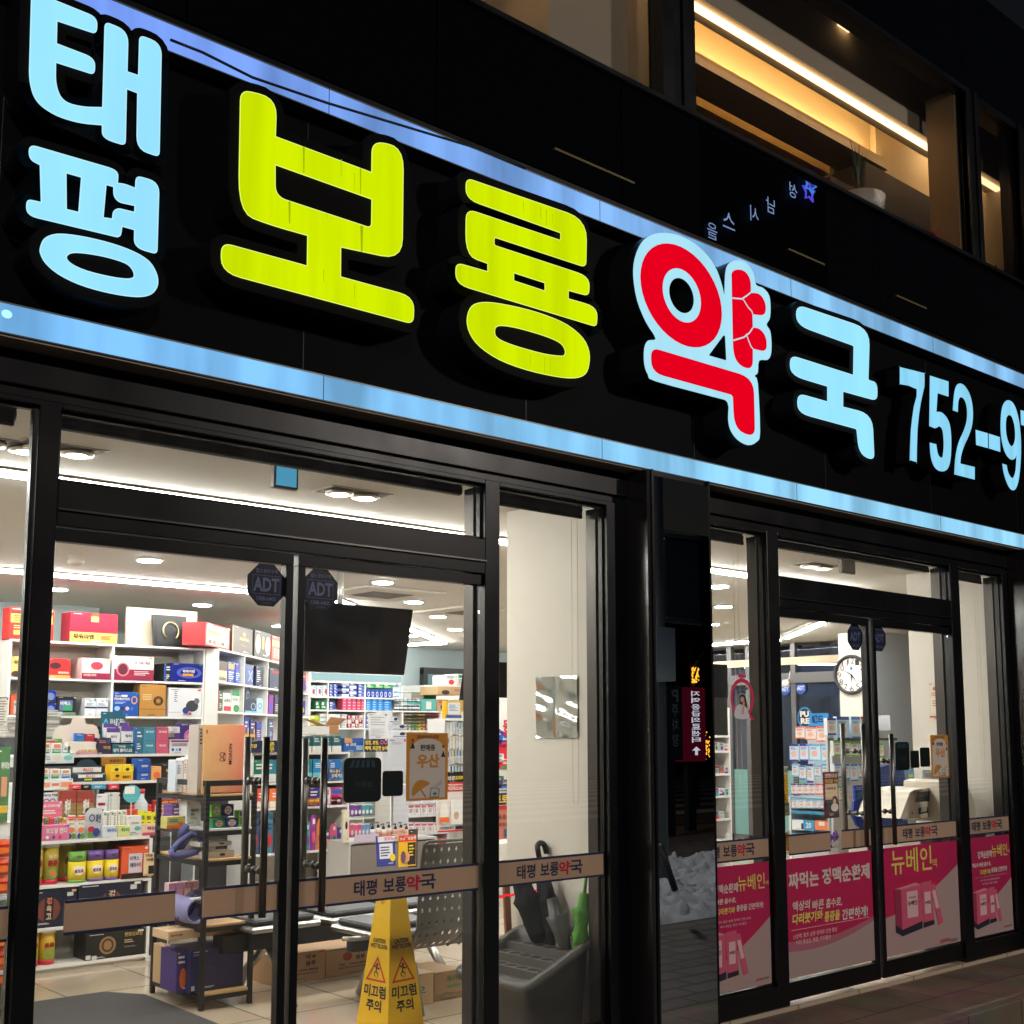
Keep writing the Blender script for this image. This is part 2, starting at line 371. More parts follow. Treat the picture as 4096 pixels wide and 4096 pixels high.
# ceiling access panels and slots
ca = MB(); GRV = M((150, 142, 130), .7)
def groove(p, q, w=.012):
    a, b = onZ(*p, H-.004), onZ(*q, H-.004); d = (b-a).normalized(); n = Vector((-d.y, d.x, 0))*w/2
    ca = MB(); ca.add([tuple(a-n), tuple(b-n), tuple(b+n), tuple(a+n)], [(0, 1, 2, 3)], M((238, 232, 222), .5)); ca.build('ceiling_groove', bld)
for p, q in (((466, 2374), (694, 2393)), ((404, 2398), (596, 2413)), ((1712, 2421), (1840, 2400)), ((1820, 2492), (1960, 2470)), ((1360, 2375), (1490, 2365))): groove(p, q)
# ---------------------------------------------------------------- windows and doors
def ptext(mb, f, t, xl, xr, yt, yb, d, mat, bold=.015, slant=0):
    """letters on a plane of the place: left/right and top/bottom surveyed on the plane"""
    u0, z1 = f.sz(xl, yt, d); _, z0 = f.sz(xl, yb, d); u1, _ = f.sz(xr, yt, d)
    mb.text(t, u0, z0, u1, z1, d, mat, bold, None, slant); return mb
def prect(mb, f, xl, xr, yt, yb, d, mat):
    u0, z1 = f.sz(xl, yt, d); _, z0 = f.sz(xl, yb, d); u1, _ = f.sz(xr, yt, d)
    mb.rect(u0, z0, u1, z1, d, mat); return (u0, z0, u1, z1)
NAVY = M((34, 40, 78), .5); BEIGE = M((196, 170, 146), .55, trans=.35, noise=.04, nscale=20); CRIM = M((196, 30, 62), .5)
def strip(parent, x0, x1, txt=None, z0=.813, z1=.928, name='window_strip', clip=None):
    m = MB(); m.box(x0, -.0075, z0, x1, -.0045, z1, BEIGE)
    m.box(x0, -.009, z1-.009, x1, -.0055, z1+.001, NAVY); m.box(x0, -.009, z0-.001, x1, -.0055, z0+.008, NAVY)
    if txt:
        a, b, tz0, tz1 = txt; w = b-a
        segs = [('태평', 0, .27, NAVY), ('보룡', .345, .625, NAVY), ('약', .625, .80, CRIM), ('국', .80, 1.0, NAVY)]
        for s, p, q, c in segs:
            if clip is not None and a+w*p < clip: continue
            m.text(s, a+w*p, tz0, a+w*q, tz1, -.0095, c, .022 if c is NAVY else .035)
    m.build(name, parent)
def adt(parent, cx, cz, r, dark=True, f=None, d=-.006, txt=True):
    f = f or G0; m = MB(f.w if f is not G0 else None); c = M((12, 18, 44), .35) if dark else M((30, 74, 160), .5); l = M((96, 106, 140), .4) if dark else M((225, 232, 240), .5)
    pts = [(cx+r*1.04*math.cos(math.radians(22.5+45*k)), cz+r*1.04*math.sin(math.radians(22.5+45*k))) for k in range(8)]
    m.poly(pts, d, c); e = d-.0012
    m.text('ADT', cx-r*.66, cz-r*.30, cx+r*.66, cz+r*.34, e, l, .03)
    s = r*.70
    for a in (-s, s*.985): m.rect(cx+a, cz-s*.6, cx+a+r*.018, cz+s*.62, e, l)
    for a in (-s*.6, s*.60): m.rect(cx-s, cz+a, cx+s, cz+a+r*.018, e, l)
    if txt:
        m.text('캡스경비구역', cx-r*.55, cz+r*.54, cx+r*.55, cz+r*.74, e, l, .01); m.text('1588-6400', cx-r*.5, cz-r*.72, cx+r*.5, cz-r*.52, e, l, .015); m.text('고객센터', cx-r*.25, cz-r*.88, cx+r*.25, cz-r*.77, e, l, 0)
    m.build('security_sticker', parent)
def pane(parent, x0, x1, z0, z1, g=None):
    MB().box(x0, -.003, z0, x1, .003, z1, g or GL).build('pane', parent)
def window(label, x0, x1, z0, z1, g=None):
    m = MB(); 
    m.box(x0, -.012, z0, x0+.012, .012, z1, BLK); m.box(x1-.012, -.012, z0, x1, .012, z1, BLK); m.box(x0+.012, -.012, z1-.012, x1-.012, .012, z1, BLK); m.box(x0+.012, -.012, z0, x1-.012, .012, z0+.012, BLK)
    o = m.build('window', bld); o['label'] = label
    pane(o, x0+.012, x1-.012, z0+.012, z1-.012, g); return o
HB = M((120, 118, 115), .3, 1)
def handle(parent, x, zt, zb, zb2):
    m = MB(); 
    m.tube([(x, -.075, zb), (x, -.075, zt)], .0145, HB, 14); m.tube([(x, .07, zb2), (x, .07, zt)], .0145, HB, 14)
    for z in (zt-.17, zb2+.12):
        m.tube([(x, -.07, z), (x, .065, z)], .008, HB, 10)
        for y in (-.05, -.012, .04): m.tube([(x, y-.008, z), (x, y+.008, z)], .015, HB, 12)
    m.build('handle', parent)
def door(label, x0, x1, zt, side, hx, hz, bottom=.02):
    """side: +1 meeting stile on the right"""
    m = MB(); m.box(x0, -.022, zt, x1, .022, zBar0-.004, BLK, .002); m.box(x0, -.022, bottom, x1, .022, bottom+.10, BLK, .002)
    if side > 0: m.box(x1-.034, -.022, bottom+.1, x1, .022, zt, BLK, .002); a, b = x0, x1-.034
    else: m.box(x0, -.022, bottom+.1, x0+.034, .022, zt, BLK, .002); a, b = x0+.034, x1
    o = m.build('door', bld); o['label'] = label
    pane(o, a, b, bottom+.1, zt); handle(o, hx, *hz); return o, a, b
zd = 2.174
dA, a0, a1 = door('left glass leaf of the near double door', 1.526, 2.489, zd, 1, X0(1064, 3000, -.075), (Z0(1064, 2947, -.075), Z0(1066, 3668, -.075), .86))
dB, b0, b1 = door('right glass leaf of the near double door', 2.511, 3.474, zd, -1, X0(1298, 3000, -.075), (Z0(1298, 2952, -.075), Z0(1296, 3648, -.075), .86))
dC, c0, c1 = door('left glass leaf of the far double door', 5.693, 6.632, zd, 1, X0(3458, 3100, -.075), (Z0(3450, 2893, -.075), Z0(3450, 3390, -.075), .90))
dE, e0, e1 = door('right glass leaf of the far double door', 6.672, 7.621, zd, -1, X0(3570, 3100, -.075), (Z0(3568, 2935, -.075), Z0(3570, 3380, -.075), .90))
w0 = window('narrow shop window left of the near double door', -1.4, XA0, .118, zTop-.022)
wT = window('transom window above the near double door', XA1, XB0, zBar1, zTop-.022)
w2 = window('tall shop window between near door and granite pillar', XB1, XC0, .118, zTop-.022)
wD = window('tall shop window left of the far double door', xm1, XD0, .118, zTop-.022)
wU = window('transom window above the far double door', XD1, XE0, zBar1r, zTop-.022)
wE = window('tall shop window right of the far double door', XE1, XF0, .118, zTop-.022)
# shop-name strips
strip(w0, -1.38, XA0-.014)
strip(dA, X0(256, 3605), X0(699, 3563)); strip(dA, X0(810, 3550), a1-.002)
tz = (.838, .902)
strip(dB, b0+.002, b1-.004, (X0(1412, 3500), X0(1738, 3500), *tz))
strip(w2, XB1+.014, XC0-.014, (X0(2063, 3480), X0(2325, 3480), *tz))
strip(wD, xm1+.004, XD0-.014, (5.03, X0(3014, 3400), *tz), clip=xm1-.02)
strip(dC, X0(3150, 3330), X0(3316, 3315)); strip(dC, X0(3362, 3310), c1-.002)
strip(dE, e0+.002, e1-.004, (X0(3605, 3300), X0(3745, 3300), *tz))
strip(wE, XE1+.014, XF0-.014, (X0(3882, 3300), X0(4004, 3300), *tz))
R_ = .0875
adt(dA, X0(1062, 2340), Z0(1062, 2341), R_); adt(dB, X0(1278, 2360), Z0(1278, 2359), R_)
adt(dC, X0(3417, 2548), Z0(3417, 2548), R_*.97); adt(dE, X0(3511, 2552), Z0(3511, 2554), R_*.97)
# umbrella posters, membership stickers with their backlit darkness put into the colour
OCH = M((214, 150, 58), .55, trans=.2); PAP = M((224, 216, 206), .6, trans=.2); INK = M((40, 34, 36), .6)
def umbrella_poster(parent, xl, xr, yt, yb, full=True):
    m = MB(); u0, z1 = G0.sz(xl, yt); _, z0 = G0.sz(xl, yb); u1 = G0.sz(xr, yt)[0]; w = u1-u0; h = z1-z0; d = -.0055
    X = lambda a: u0+w*a; Z = lambda b: z1-h*b
    m.box(u0, d, z0, u1, d+.002, z1, OCH)
    arch = [(X(.07), Z(.965)), (X(.93), Z(.965)), (X(.93), Z(.28))] + [(X(.5+.43*math.cos(t)), Z(.28-.2*math.sin(t))) for t in [math.pi*k/14 for k in range(1, 14)]] + [(X(.07), Z(.28))]
    m.poly(arch, d-.001, PAP)
    m.text('판매중', X(.32), Z(.265), X(.68), Z(.17), d-.002, INK, .03)
    m.text('우산', X(.24), Z(.52), X(.78), Z(.31), d-.002, OCH, .04)
    m.text('갑작스런 비소식이 있다면', X(.24), Z(.085), X(.76), Z(.03), d-.002, INK, .02)
    # folded figure motifs and the tilted umbrella
    for cx, s in ((.13, 1), (.87, -1)):
        m.poly([(X(cx-.05), Z(.23 if s > 0 else .36)), (X(cx+.06), Z(.23 if s > 0 else .36)), (X(cx+.015), Z(.13 if s > 0 else .26))], d-.002, INK)
        m.ell(X(cx+.01), Z(.105 if s > 0 else .2), w*.03, w*.035, d-.002, M((150, 60, 40), .6), 10)
    um = [(X(.14), Z(.93)), (X(.13), Z(.85)), (X(.18), Z(.76)), (X(.28), Z(.70)), (X(.42), Z(.70)), (X(.56), Z(.75)), (X(.44), Z(.80)), (X(.33), Z(.84)), (X(.24), Z(.89))]
    m.poly(smooth_loop(um, 2), d-.002, OCH); m.poly([(X(.28), Z(.80)), (X(.31), Z(.79)), (X(.48), Z(.95)), (X(.45), Z(.96))], d-.003, OCH)
    bg_ = [(X(.58), Z(.82)), (X(.78), Z(.84)), (X(.76), Z(.96)), (X(.55), Z(.96))]
    for i in range(4):
        a, b = bg_[i], bg_[(i+1) % 4]; m.poly([a, b, (b[0], b[1]+.003), (a[0], a[1]+.003)] if i in (0, 2) else [a, b, (b[0]+.003, b[1]), (a[0]+.003, a[1])], d-.002, INK)
    m.rect(X(.63), Z(.915), X(.73), Z(.895), d-.002, M((20, 130, 100), .6)); m.rect(X(.665), Z(.935), X(.695), Z(.875), d-.0025, M((20, 130, 100), .6))
    m.poly([(X(.64), Z(.80)), (X(.84), Z(.70)), (X(.86), Z(.76)), (X(.66), Z(.85))], d-.0022, M((190, 188, 184), .6))
    m.build('umbrella_poster', parent)
umbrella_poster(dB, 1624, 1789, 2932, 3205); umbrella_poster(dE, 3718, 3788, 2940, 3112)
DG = M((20, 30, 30), .35); DG2 = M((44, 66, 78), .4)
def backlit_sticker(parent, xl, xr, yt, yb, big=False, col=None):
    m = MB(); u0, z1 = G0.sz(xl, yt); _, z0 = G0.sz(xl, yb); u1 = G0.sz(xr, yt)[0]; r = min(u1-u0, z1-z0)*.14
    m.poly(rnd([(u0, z0, r*1.4), (u1, z0, r*1.4), (u1, z1, .001), (u0, z1, r)]) if False else [(a, b) for a, b in rnd2([(u0, z0), (u1, z0), (u1, z1), (u0, z1)], r)], -.0055, col or DG)
    if big:
        w = u1-u0; h = z1-z0
        for k in range(5): m.poly([(u0+w*(.22+.125*k), z1-h*.05), (u0+w*(.30+.125*k), z1-h*.05), (u0+w*(.24+.15*k), z1-h*.22), (u0+w*(.13+.15*k), z1-h*.22)], -.0066, DG2)
        m.text('가맹점', u0+w*.28, z0+h*.33, u0+w*.74, z0+h*.46, -.0066, DG2, .01); m.rect(u0+w*.15, z0+h*.26, u0+w*.88, z0+h*.265, -.0066, DG2)
    m.build('store_sticker', parent)
def rnd2(pts, r, k=4):
    out = []; n = len(pts)
    for i, p in enumerate(pts):
        P = Vector(p); A = Vector(pts[i-1]); B = Vector(pts[(i+1) % n]); a = P+(A-P).normalized()*min(r, (A-P).length*.48); b = P+(B-P).normalized()*min(r, (B-P).length*.48)
        for j in range(k+1):
            t = j/k; q = a*(1-t)**2+P*2*t*(1-t)+b*t*t; out.append((q.x, q.y))
    return out
backlit_sticker(dB, 1373, 1523, 3032, 3212, True); backlit_sticker(dB, 1527, 1610, 3084, 3186)
backlit_sticker(dE, 3576, 3632, 2968, 3082, True); backlit_sticker(dE, 3638, 3672, 3003, 3072); backlit_sticker(dE, 3676, 3715, 2990, 3068)
# paper taped on the second window: wrinkled reflective sheet on the pillar wall behind
# pink promotion posters
PNK = M((204, 48, 104), .5, trans=.3); PNKB = M((206, 182, 178), .5, trans=.3); YEL = M((232, 216, 104), .5); WPT = M((226, 208, 200), .5)
def wave(u0, u1, z0, rise0, rise1, n=16, bow=0):
    up = [(u0+(u1-u0)*i/n, z0+rise0+(rise1-rise0)*(i/n)**1.6-bow*math.sin(math.pi*i/n)) for i in range(n+1)]
    return [(u0, z0), (u1, z0)] + up[::-1]
def carton(m, u0, z0, w, h, d, s=1):
    """the printed medicine box with its sachets, flat on the poster"""
    A = M((214, 92, 122), .5); B = M((160, 52, 84), .5); T = M((226, 140, 160), .5); L = M((232, 186, 194), .5); K = M((44, 42, 56), .5)
    m.poly([(u0+w*.13, z0), (u0+w*.54, z0+h*.08), (u0+w*.54, z0+h*.92), (u0+w*.13, z0+h*.88)], d, A)
    m.poly([(u0, z0+h*.10), (u0+w*.13, z0), (u0+w*.13, z0+h*.88), (u0, z0+h*.90)], d, B)
    m.poly([(u0, z0+h*.90), (u0+w*.13, z0+h*.88), (u0+w*.54, z0+h*.92), (u0+w*.42, z0+h*.97)], d, T)
    m.poly([(u0+w*.13, z0), (u0+w*.54, z0+h*.08), (u0+w*.54, z0+h*.22), (u0+w*.13, z0+h*.12)], d-.0008, K)
    m.poly([(u0, z0+h*.10), (u0+w*.13, z0), (u0+w*.13, z0+h*.12), (u0, z0+h*.24)], d-.0008, K)
    m.rect(u0+w*.24, z0+h*.32, u0+w*.46, z0+h*.82, d-.0008, L); m.text('뉴베인', u0+w*.255, z0+h*.55, u0+w*.445, z0+h*.64, d-.0016, INK, .03)
    m.text('정맥순환제', u0+w*.28, z0+h*.68, u0+w*.42, z0+h*.72, d-.0016, B, .01)
    m.poly([(u0+w*.56, z0+h*.08), (u0+w*.79, z0+h*.11), (u0+w*.76, z0+h*.97), (u0+w*.54, z0+h*.95)], d-.0009, A)
    m.poly([(u0+w*.56, z0+h*.08), (u0+w*.79, z0+h*.11), (u0+w*.785, z0+h*.20), (u0+w*.56, z0+h*.18)], d-.0014, K)
    m.rect(u0+w*.60, z0+h*.34, u0+w*.73, z0+h*.76, d-.0014, L); m.text('뉴베인', u0+w*.605, z0+h*.52, u0+w*.725, z0+h*.59, d-.002, INK, .03)
    m.poly([(u0+w*.88, z0+h*.08), (u0+w*.98, z0+h*.11), (u0+w*.83, z0+h*.90), (u0+w*.74, z0+h*.88)], d-.0018, A)
    m.poly([(u0+w*.83, z0+h*.40), (u0+w*.905, z0+h*.42), (u0+w*.83, z0+h*.78), (u0+w*.76, z0+h*.76)], d-.0024, L)
zp1 = .792
def poster_text(m, x0, x1, parts, d=-.008):
    for t, xl, xr, yt, yb, c, bo, sl in parts: ptext(m, G0, t, xl, xr, yt, yb, d, c, bo, sl)
m = MB(); m.box(c0+.002, -.006, .135, c1-.002, -.004, zp1, PNK)
m.poly(wave(c0+.002, c1-.002, .135, .205, .26, bow=.03), -.0068, M((196, 120, 140), .5, trans=.2)); m.poly(wave(c0+.002, c1-.002, .135, .15, .235, bow=.03), -.0074, PNKB)
poster_text(m, c0, c1, [('짜먹는', 3153, 3275, 3494, 3560, WPT, .035, 0), ('정맥순환제', 3287, 3478, 3475, 3540, WPT, .035, 0),
    ('액상의', 3168, 3238, 3608, 3648, WPT, .03, .12), ('빠른', 3247, 3294, 3602, 3642, WPT, .015, .12), ('흡수로,', 3302, 3367, 3595, 3636, WPT, .025, .12),
    ('다리붓기와', 3168, 3290, 3658, 3702, YEL, .035, .12), ('통증을', 3296, 3358, 3648, 3690, YEL, .03, .12), ('간편하게!', 3366, 3470, 3638, 3682, WPT, .035, .12),
    ('정맥, 림프 순환 장애로 인한 증상', 3184, 3350, 3737, 3757, WPT, .008, 0), ('하지 중압감, 통증, 하지불안', 3184, 3324, 3763, 3783, WPT, .008, 0)])
prect(m, G0, 3166, 3480, 3722, 3724, -.0085, WPT)
m.ell(*G0.sz(3173, 3749), .011, .011, -.0085, YEL, 12, .7)
m.build('promotion_poster', dC)
m = MB(); m.box(e0+.002, -.006, .135, e1-.004, -.004, zp1, PNK)
m.poly(wave(e0+.002, e1-.004, .135, .235, .50), -.0068, PNKB)
poster_text(m, e0, e1, [('뉴베인', 3563, 3725, 3400, 3502, YEL, .008, 0), ('액', 3728, 3746, 3436, 3470, YEL, .0, 0), ('DAEWON', 3760, 3800, 3758, 3775, M((190, 40, 50), .5), .02, 0), ('대원제약', 3803, 3830, 3756, 3770, M((90, 80, 84), .5), .01, 0)])
u, z = G0.sz(3580, 3750); u2 = X0(3772, 3700); carton(m, u, z, u2-u, Z0(3580, 3535)-z, -.0086)
m.build('promotion_poster', dE)
for wn_, x0_, x1_, cut in ((wD, xm1+.004, XD0-.014, True), (wE, XE1+.014, XF0-.014, False)):
    m = MB(); m.box(x0_, -.006, .135, x1_, -.004, zp1, PNK); wdt = x1_-x0_
    m.poly(wave(x0_, x1_, .135, .16 if not cut else .10, .36), -.0068, PNKB)
    ax0 = x0_ if not cut else x1_-.62; W_ = x1_-ax0
    def T(t, a, b, zt_, h, c, bo=.03, sl=0):
        u0, u1 = ax0+W_*a, ax0+W_*b
        if u0 < x0_+.01: return
        m.text(t, u0, zt_-h, u1, zt_, -.008, c, bo, None, sl)
    T('뉴베인', .55, .93, .735, .085, YEL, .005); T('액', .94, .985, .69, .025, YEL, 0)
    T('정맥순환제', .22, .55, .70, .05, WPT); T('짜먹는', -.02, .2, .70, .05, WPT) if cut else T('먹는', .01, .2, .70, .05, WPT)
    T('액상의 빠른 흡수로,', .08, .52, .625, .032, WPT, .03, .12); T('다리붓기와', .26, .50, .575, .034, YEL, .03, .12); T('통증을 간편하게!', .52, .90, .58, .034, WPT, .03, .12)
    m.rect(ax0+W_*.12, .525, ax0+W_*.9, .5265, -.008, WPT) if not cut else None
    T('정맥, 림프 순환 장애로 인한 증상', .26, .72, .51, .014, WPT, 0); T('하지 중압감, 통증, 하지불안', .3, .66, .485, .014, WPT, 0)
    carton(m, ax0+W_*(.06 if not cut else .0), .185, W_*.68, .275, -.0078)
    T('DAEWON', .77, .87, .175, .013, M((190, 40, 50), .5), .02); T('대원제약', .88, .96, .175, .012, INK, 0)
    m.build('promotion_poster', wn_)
# round lavender campaign sticker with a woman, on the window left of the far door
m = MB(); RR = M((222, 46, 92), .5)
cu, cz = G0.sz(2966, 2793); ru = (X0(3015, 2790)-X0(2921, 2790))/2; rz = (Z0(2966, 2712)-Z0(2966, 2872))/2
m.ell(cu, cz, ru, rz, -.0055, RR, 32, .80)
m.poly([(cu+ru*.35, cz-rz*.62), (cu+ru*.55, cz-rz*.78), (cu+ru*1.0, cz-rz*1.02), (cu+ru*.72, cz-rz*1.1)], -.0058, RR)
m.poly([(cu-ru*.28, cz+rz*1.02), (cu+ru*.28, cz+rz*1.02), (cu+ru*.38, cz+rz*1.22), (cu+ru*.18, cz+rz*1.13), (cu, cz+rz*1.28), (cu-ru*.18, cz+rz*1.13), (cu-ru*.38, cz+rz*1.22)], -.0056, RR)
m.text('여성건강을', cu-ru*.58, cz+rz*.42, cu+ru*.5, cz+rz*.58, -.006, M((30, 40, 60), .5), .03); m.text('함께하는', cu-ru*.42, cz+rz*.22, cu+ru*.36, cz+rz*.38, -.006, M((30, 40, 60), .5), .03)
m.poly(smooth_loop([(cu-ru*.62, cz-rz*.98), (cu-ru*.62, cz-rz*.55), (cu-ru*.3, cz-rz*.32), (cu+ru*.1, cz-rz*.36), (cu+ru*.42, cz-rz*.6), (cu+ru*.5, cz-rz*1.0)], 3), -.0062, M((226, 224, 228), .6))
m.poly(smooth_loop([(cu-ru*.2, cz-rz*.3), (cu-ru*.26, cz+rz*.06), (cu, cz+rz*.18), (cu+ru*.28, cz+rz*.04), (cu+ru*.42, cz-rz*.5), (cu+ru*.2, cz-rz*.34)], 3), -.0064, M((40, 28, 26), .6))
m.ell(cu-ru*.02, cz-rz*.06, ru*.17, rz*.14, -.0066, M((216, 170, 150), .6), 16)
m.poly([(cu+ru*.02, cz-rz*.2), (cu+ru*.2, cz-rz*.16), (cu+ru*.1, cz-rz*.8), (cu-ru*.12, cz-rz*.8)], -.0068, M((216, 170, 150), .6))
m.build('round_sticker', wD)
# dark boards taped on the inside of that window
m = MB(); prect(m, G0, 2852, 2909, 2656, 2790, .012, M((30, 32, 34), .5)); prect(m, G0, 2852, 2909, 2790, 2942, .012, M((92, 88, 84), .6)); m.build('notice_board', wD)
# ---------------------------------------------------------------- roller blinds with bead chains
for i, (a, b, lab, ch) in enumerate(((-1.4, XA0-.03, 'rolled up roller blind above the narrow left window', None), (XA1+.02, XB0-.02, 'rolled up roller blind above the near double door', None),
        (XB1+.02, XC0-.03, 'rolled up roller blind above the cream wall window', XC0-.075), (xm1+.02, XD0-.03, 'rolled up roller blind right of the mirror pillar', XD0-.09),
        (XD1+.02, XE0-.02, 'rolled up roller blind above the far double door', None), (XE1+.02, XF0-.03, 'rolled up roller blind above the rightmost window', XF0-.09))):
    t = thing('roller_blind', lab, 'roller blind', ((a+b)/2, .13, zTop-.1), 'roller blinds behind the shop front glass')
    m = MB(); m.tube([(a, .13, zTop-.03), (b, .13, zTop-.03)], .026, M((88, 86, 84), .7), 14); m.box(a, .095, zTop-.012, b, .165, zTop+.0, M((70, 68, 66), .6)); m.build('roller', t)
    m = MB(); dz = .02 if i in (1, 4) else .0; m.box(a+.01, .098, zTop-.06+dz, b-.01, .103, zTop-.03, M((96, 94, 90), .7)); m.box(a+.01, .092, zTop-.078+dz, b-.01, .108, zTop-.06+dz, M((40, 40, 42), .5), .004); m.build('bottom_bar', t)
    if ch:
        m = MB(); zb_ = Z0(2320, 3235) if ch < 5 else (Z0(3990, 3160) if ch > 8 else Z0(3020, 3200)); bc = M((206, 176, 120), .5)
        n = int((zTop-.06-zb_)/.0105)
        for s_ in (-1, 1):
            for k in range(n):
                zz = zTop-.06-k*.0105; o_ = .02
                if zz < zb_+.05: o_ = .02*max(0, (zz-zb_)/.05)**.5
                x_ = ch+s_*o_; r = .0034
                m.add([(x_+r, .12, zz), (x_-r, .12, zz), (x_, .12+r, zz), (x_, .12-r, zz), (x_, .12, zz+r), (x_, .12, zz-r)], [(0, 2, 4), (2, 1, 4), (1, 3, 4), (3, 0, 4), (2, 0, 5), (1, 2, 5), (3, 1, 5), (0, 3, 5)], bc, True)
        m.build('bead_chain', t)
# ---------------------------------------------------------------- the lit shop sign
sign = thing('shop_sign', 'long black pharmacy fascia sign with glowing blue, lime and red Hangul letters', 'sign', (5, -.06, 2.84))
YB, YL = -.15, -.225
FB, FLT = FY(YB), FY(YL)
zb0, zb1, zt0, zt1 = 2.836, 2.944, 4.058, 4.174
RBLK = M((4, 4, 6), .6, 0, .08); RET = M((42, 46, 54), .38, .6, noise=.3, nscale=20)
m = MB(); m.box(-3, -.07, zb0, 14, -.031, zt1, M((3, 4, 7), .55, 0, .06))
for k in range(14): m.box(-2.4+k*1.22, -.0715, zb1, -2.397+k*1.22, -.069, zt0, DARKM)
m.build('board', sign)
BAND = EM((118, 184, 246), 1.06, .38, sx=3.4, sz=.5, hue2=(150, 214, 250)); BANDT = EM((112, 140, 242), 1.0, .42, sx=3, sz=.5, hue2=(142, 200, 248))  # steel trim bands; the LED light on them is put in as streaked emission
for nm, z0, z1, mt in (('trim_glow_band', zb0, zb1, BAND), ('trim_glow_band', zt0, zt1, BANDT)):
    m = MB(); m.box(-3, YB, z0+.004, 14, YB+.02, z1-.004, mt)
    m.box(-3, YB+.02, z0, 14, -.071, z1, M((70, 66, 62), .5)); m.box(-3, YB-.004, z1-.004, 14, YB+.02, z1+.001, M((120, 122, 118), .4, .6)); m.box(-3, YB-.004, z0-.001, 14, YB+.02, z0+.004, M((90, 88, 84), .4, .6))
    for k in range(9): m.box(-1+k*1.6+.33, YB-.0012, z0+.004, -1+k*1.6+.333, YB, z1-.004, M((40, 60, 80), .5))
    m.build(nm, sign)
m = MB(); m.box(-3, YB, zb0-.05, 14, YB+.02, zb0-.002, M((104, 96, 88), .55)) if False else m.box(-3, YB+.004, zb0-.008, 14, -.03, zb0-.001, M((150, 138, 126), .6))
m.build('soffit', sign)
m = MB(); m.ell(*FB.sz(26, 1257), .018, .015, YB-.003, EM((170, 230, 250), 1.3), 16); m.build('spot_lamp', sign)
# thin cable sagging across the upper band
pts = []
for q in ((672, 168), (800, 218), (1000, 318), (1300, 420), (1600, 510), (1900, 600), (2030, 655), (2090, 680)):
    u, z = FB.sz(*q); pts.append((u, YB-.02, z))
tag(MB().tube(pts, .0055, M((8, 8, 10), .5), 6).build('cable'), 'thin black cable drooping across the upper blue light band', 'cable')
def off(pts, d):
    n = len(pts); ar = sum(pts[i][0]*pts[(i+1) % n][1]-pts[(i+1) % n][0]*pts[i][1] for i in range(n)); sg = 1 if ar > 0 else -1; out = []
    for i in range(n):
        a, p, b = Vector(pts[i-1]), Vector(pts[i]), Vector(pts[(i+1) % n])
        e1 = (p-a); e2 = (b-p)
        if e1.length < 1e-6 or e2.length < 1e-6: out.append(tuple(p)); continue
        e1.normalize(); e2.normalize(); n1 = Vector((e1.y, -e1.x))*sg; n2 = Vector((e2.y, -e2.x))*sg; q = n1+n2
        if q.length < .2: out.append(tuple(p+n1*d)); continue
        q.normalize(); out.append(tuple(p+q*d/max(.5, q.dot(n1))))
    return out
def W2(pts, sc, ox, oy): return [FLT.sz(p[0]/sc+ox, p[1]/sc+oy) for p in pts]
def letter(label, loops, sc, ox, oy, mat, rim=.034, holes=(), yf=YL, edge=None, rimmat=None, shapes=None):
    """loops: outer outlines; holes: list per loop"""
    first = W2(loops[0], sc, ox, oy); cx = sum(p[0] for p in first)/len(first); cz = min(p[1] for p in first)
    L = MB(); 
    for k, lp in enumerate(loops):
        w = W2(lp, sc, ox, oy); hs = [W2(h, sc, ox, oy) for h in (holes[k] if k < len(holes) else ())]
        if rim: L.prism(off(w, rim), yf+.006+.0006*k, -.072, rimmat or RBLK, (), RET)
        else: L.prism(w, yf+.006, -.072, RBLK, hs, RET)
    o = L.build('letter', sign); o['label'] = label
    F_ = MB()
    for k, lp in enumerate(loops):
        w = W2(lp, sc, ox, oy); hs = [W2(h, sc, ox, oy) for h in (holes[k] if k < len(holes) else ())]
        F_.poly(w, yf-.001*k, mat, hs)
        if edge:
            for q in (w, *hs):
                n = len(q); inn = off(q, -.0035 if q is w else .0035)
                F_.add([(p[0], yf-.0016-.001*k, p[1]) for p in q]+[(p[0], yf-.0016-.001*k, p[1]) for p in inn], [(i, (i+1) % n, n+(i+1) % n, n+i) for i in range(n)], edge)
    F_.build('letter_face', o); return o
CY_ = EM((150, 224, 253), 1.1, .07, sx=5, sz=.6); LM = EM((208, 234, 0), 1.03, .12, sx=9, sz=.7); RD = EM((232, 0, 30), 1.0, .05, sx=4, sz=1); CYB = EM((172, 230, 248), 1.0, .07, sx=5, sz=1)
LME = EM((232, 250, 120), 1.05); CYE = EM((190, 244, 255), 1.02)
tae = rnd([(172,-52,20),(540,97,55),(533,190,30),(316,118,2),(313,240,2),(527,322,60),(522,415,30),(309,347,2),(307,470,60),(345,560,70),(450,590,60),(564,592,2),(577,118,34),(709,172,70),(703,395,2),(762,415,2),(768,192,34),(893,240,70),(880,868,30),(752,825,75),(757,515,2),(700,493,2),(693,806,30),(562,765,75),(562,692,2),(440,682,60),(300,640,90),(190,560,90),(158,440,60)])
letter('light blue Hangul letter at the upper left end of the sign', [tae], 1.38, 0, 0, CY_, edge=CYE)
pye = rnd([(158,795,45),(655,940,60),(650,1010,2),(690,1015,30),(745,1037,3),(748,968,34),(880,1005,65),(868,1405,28),(738,1368,65),(740,1270,3),(675,1252,3),(665,1315,28),(143,1190,65),(145,1098,30),(225,1115,3),(219,912,3),(158,880,50)])
h1 = rnd([(366,957,3),(447,980,3),(432,1170,3),(368,1155,3)]); h2 = rnd([(587,1022,3),(625,1032,3),(625,1085,30),(655,1118,20),(742,1137,3),(740,1170,3),(650,1148,20),(622,1165,20),(618,1207,3),(571,1200,3)])
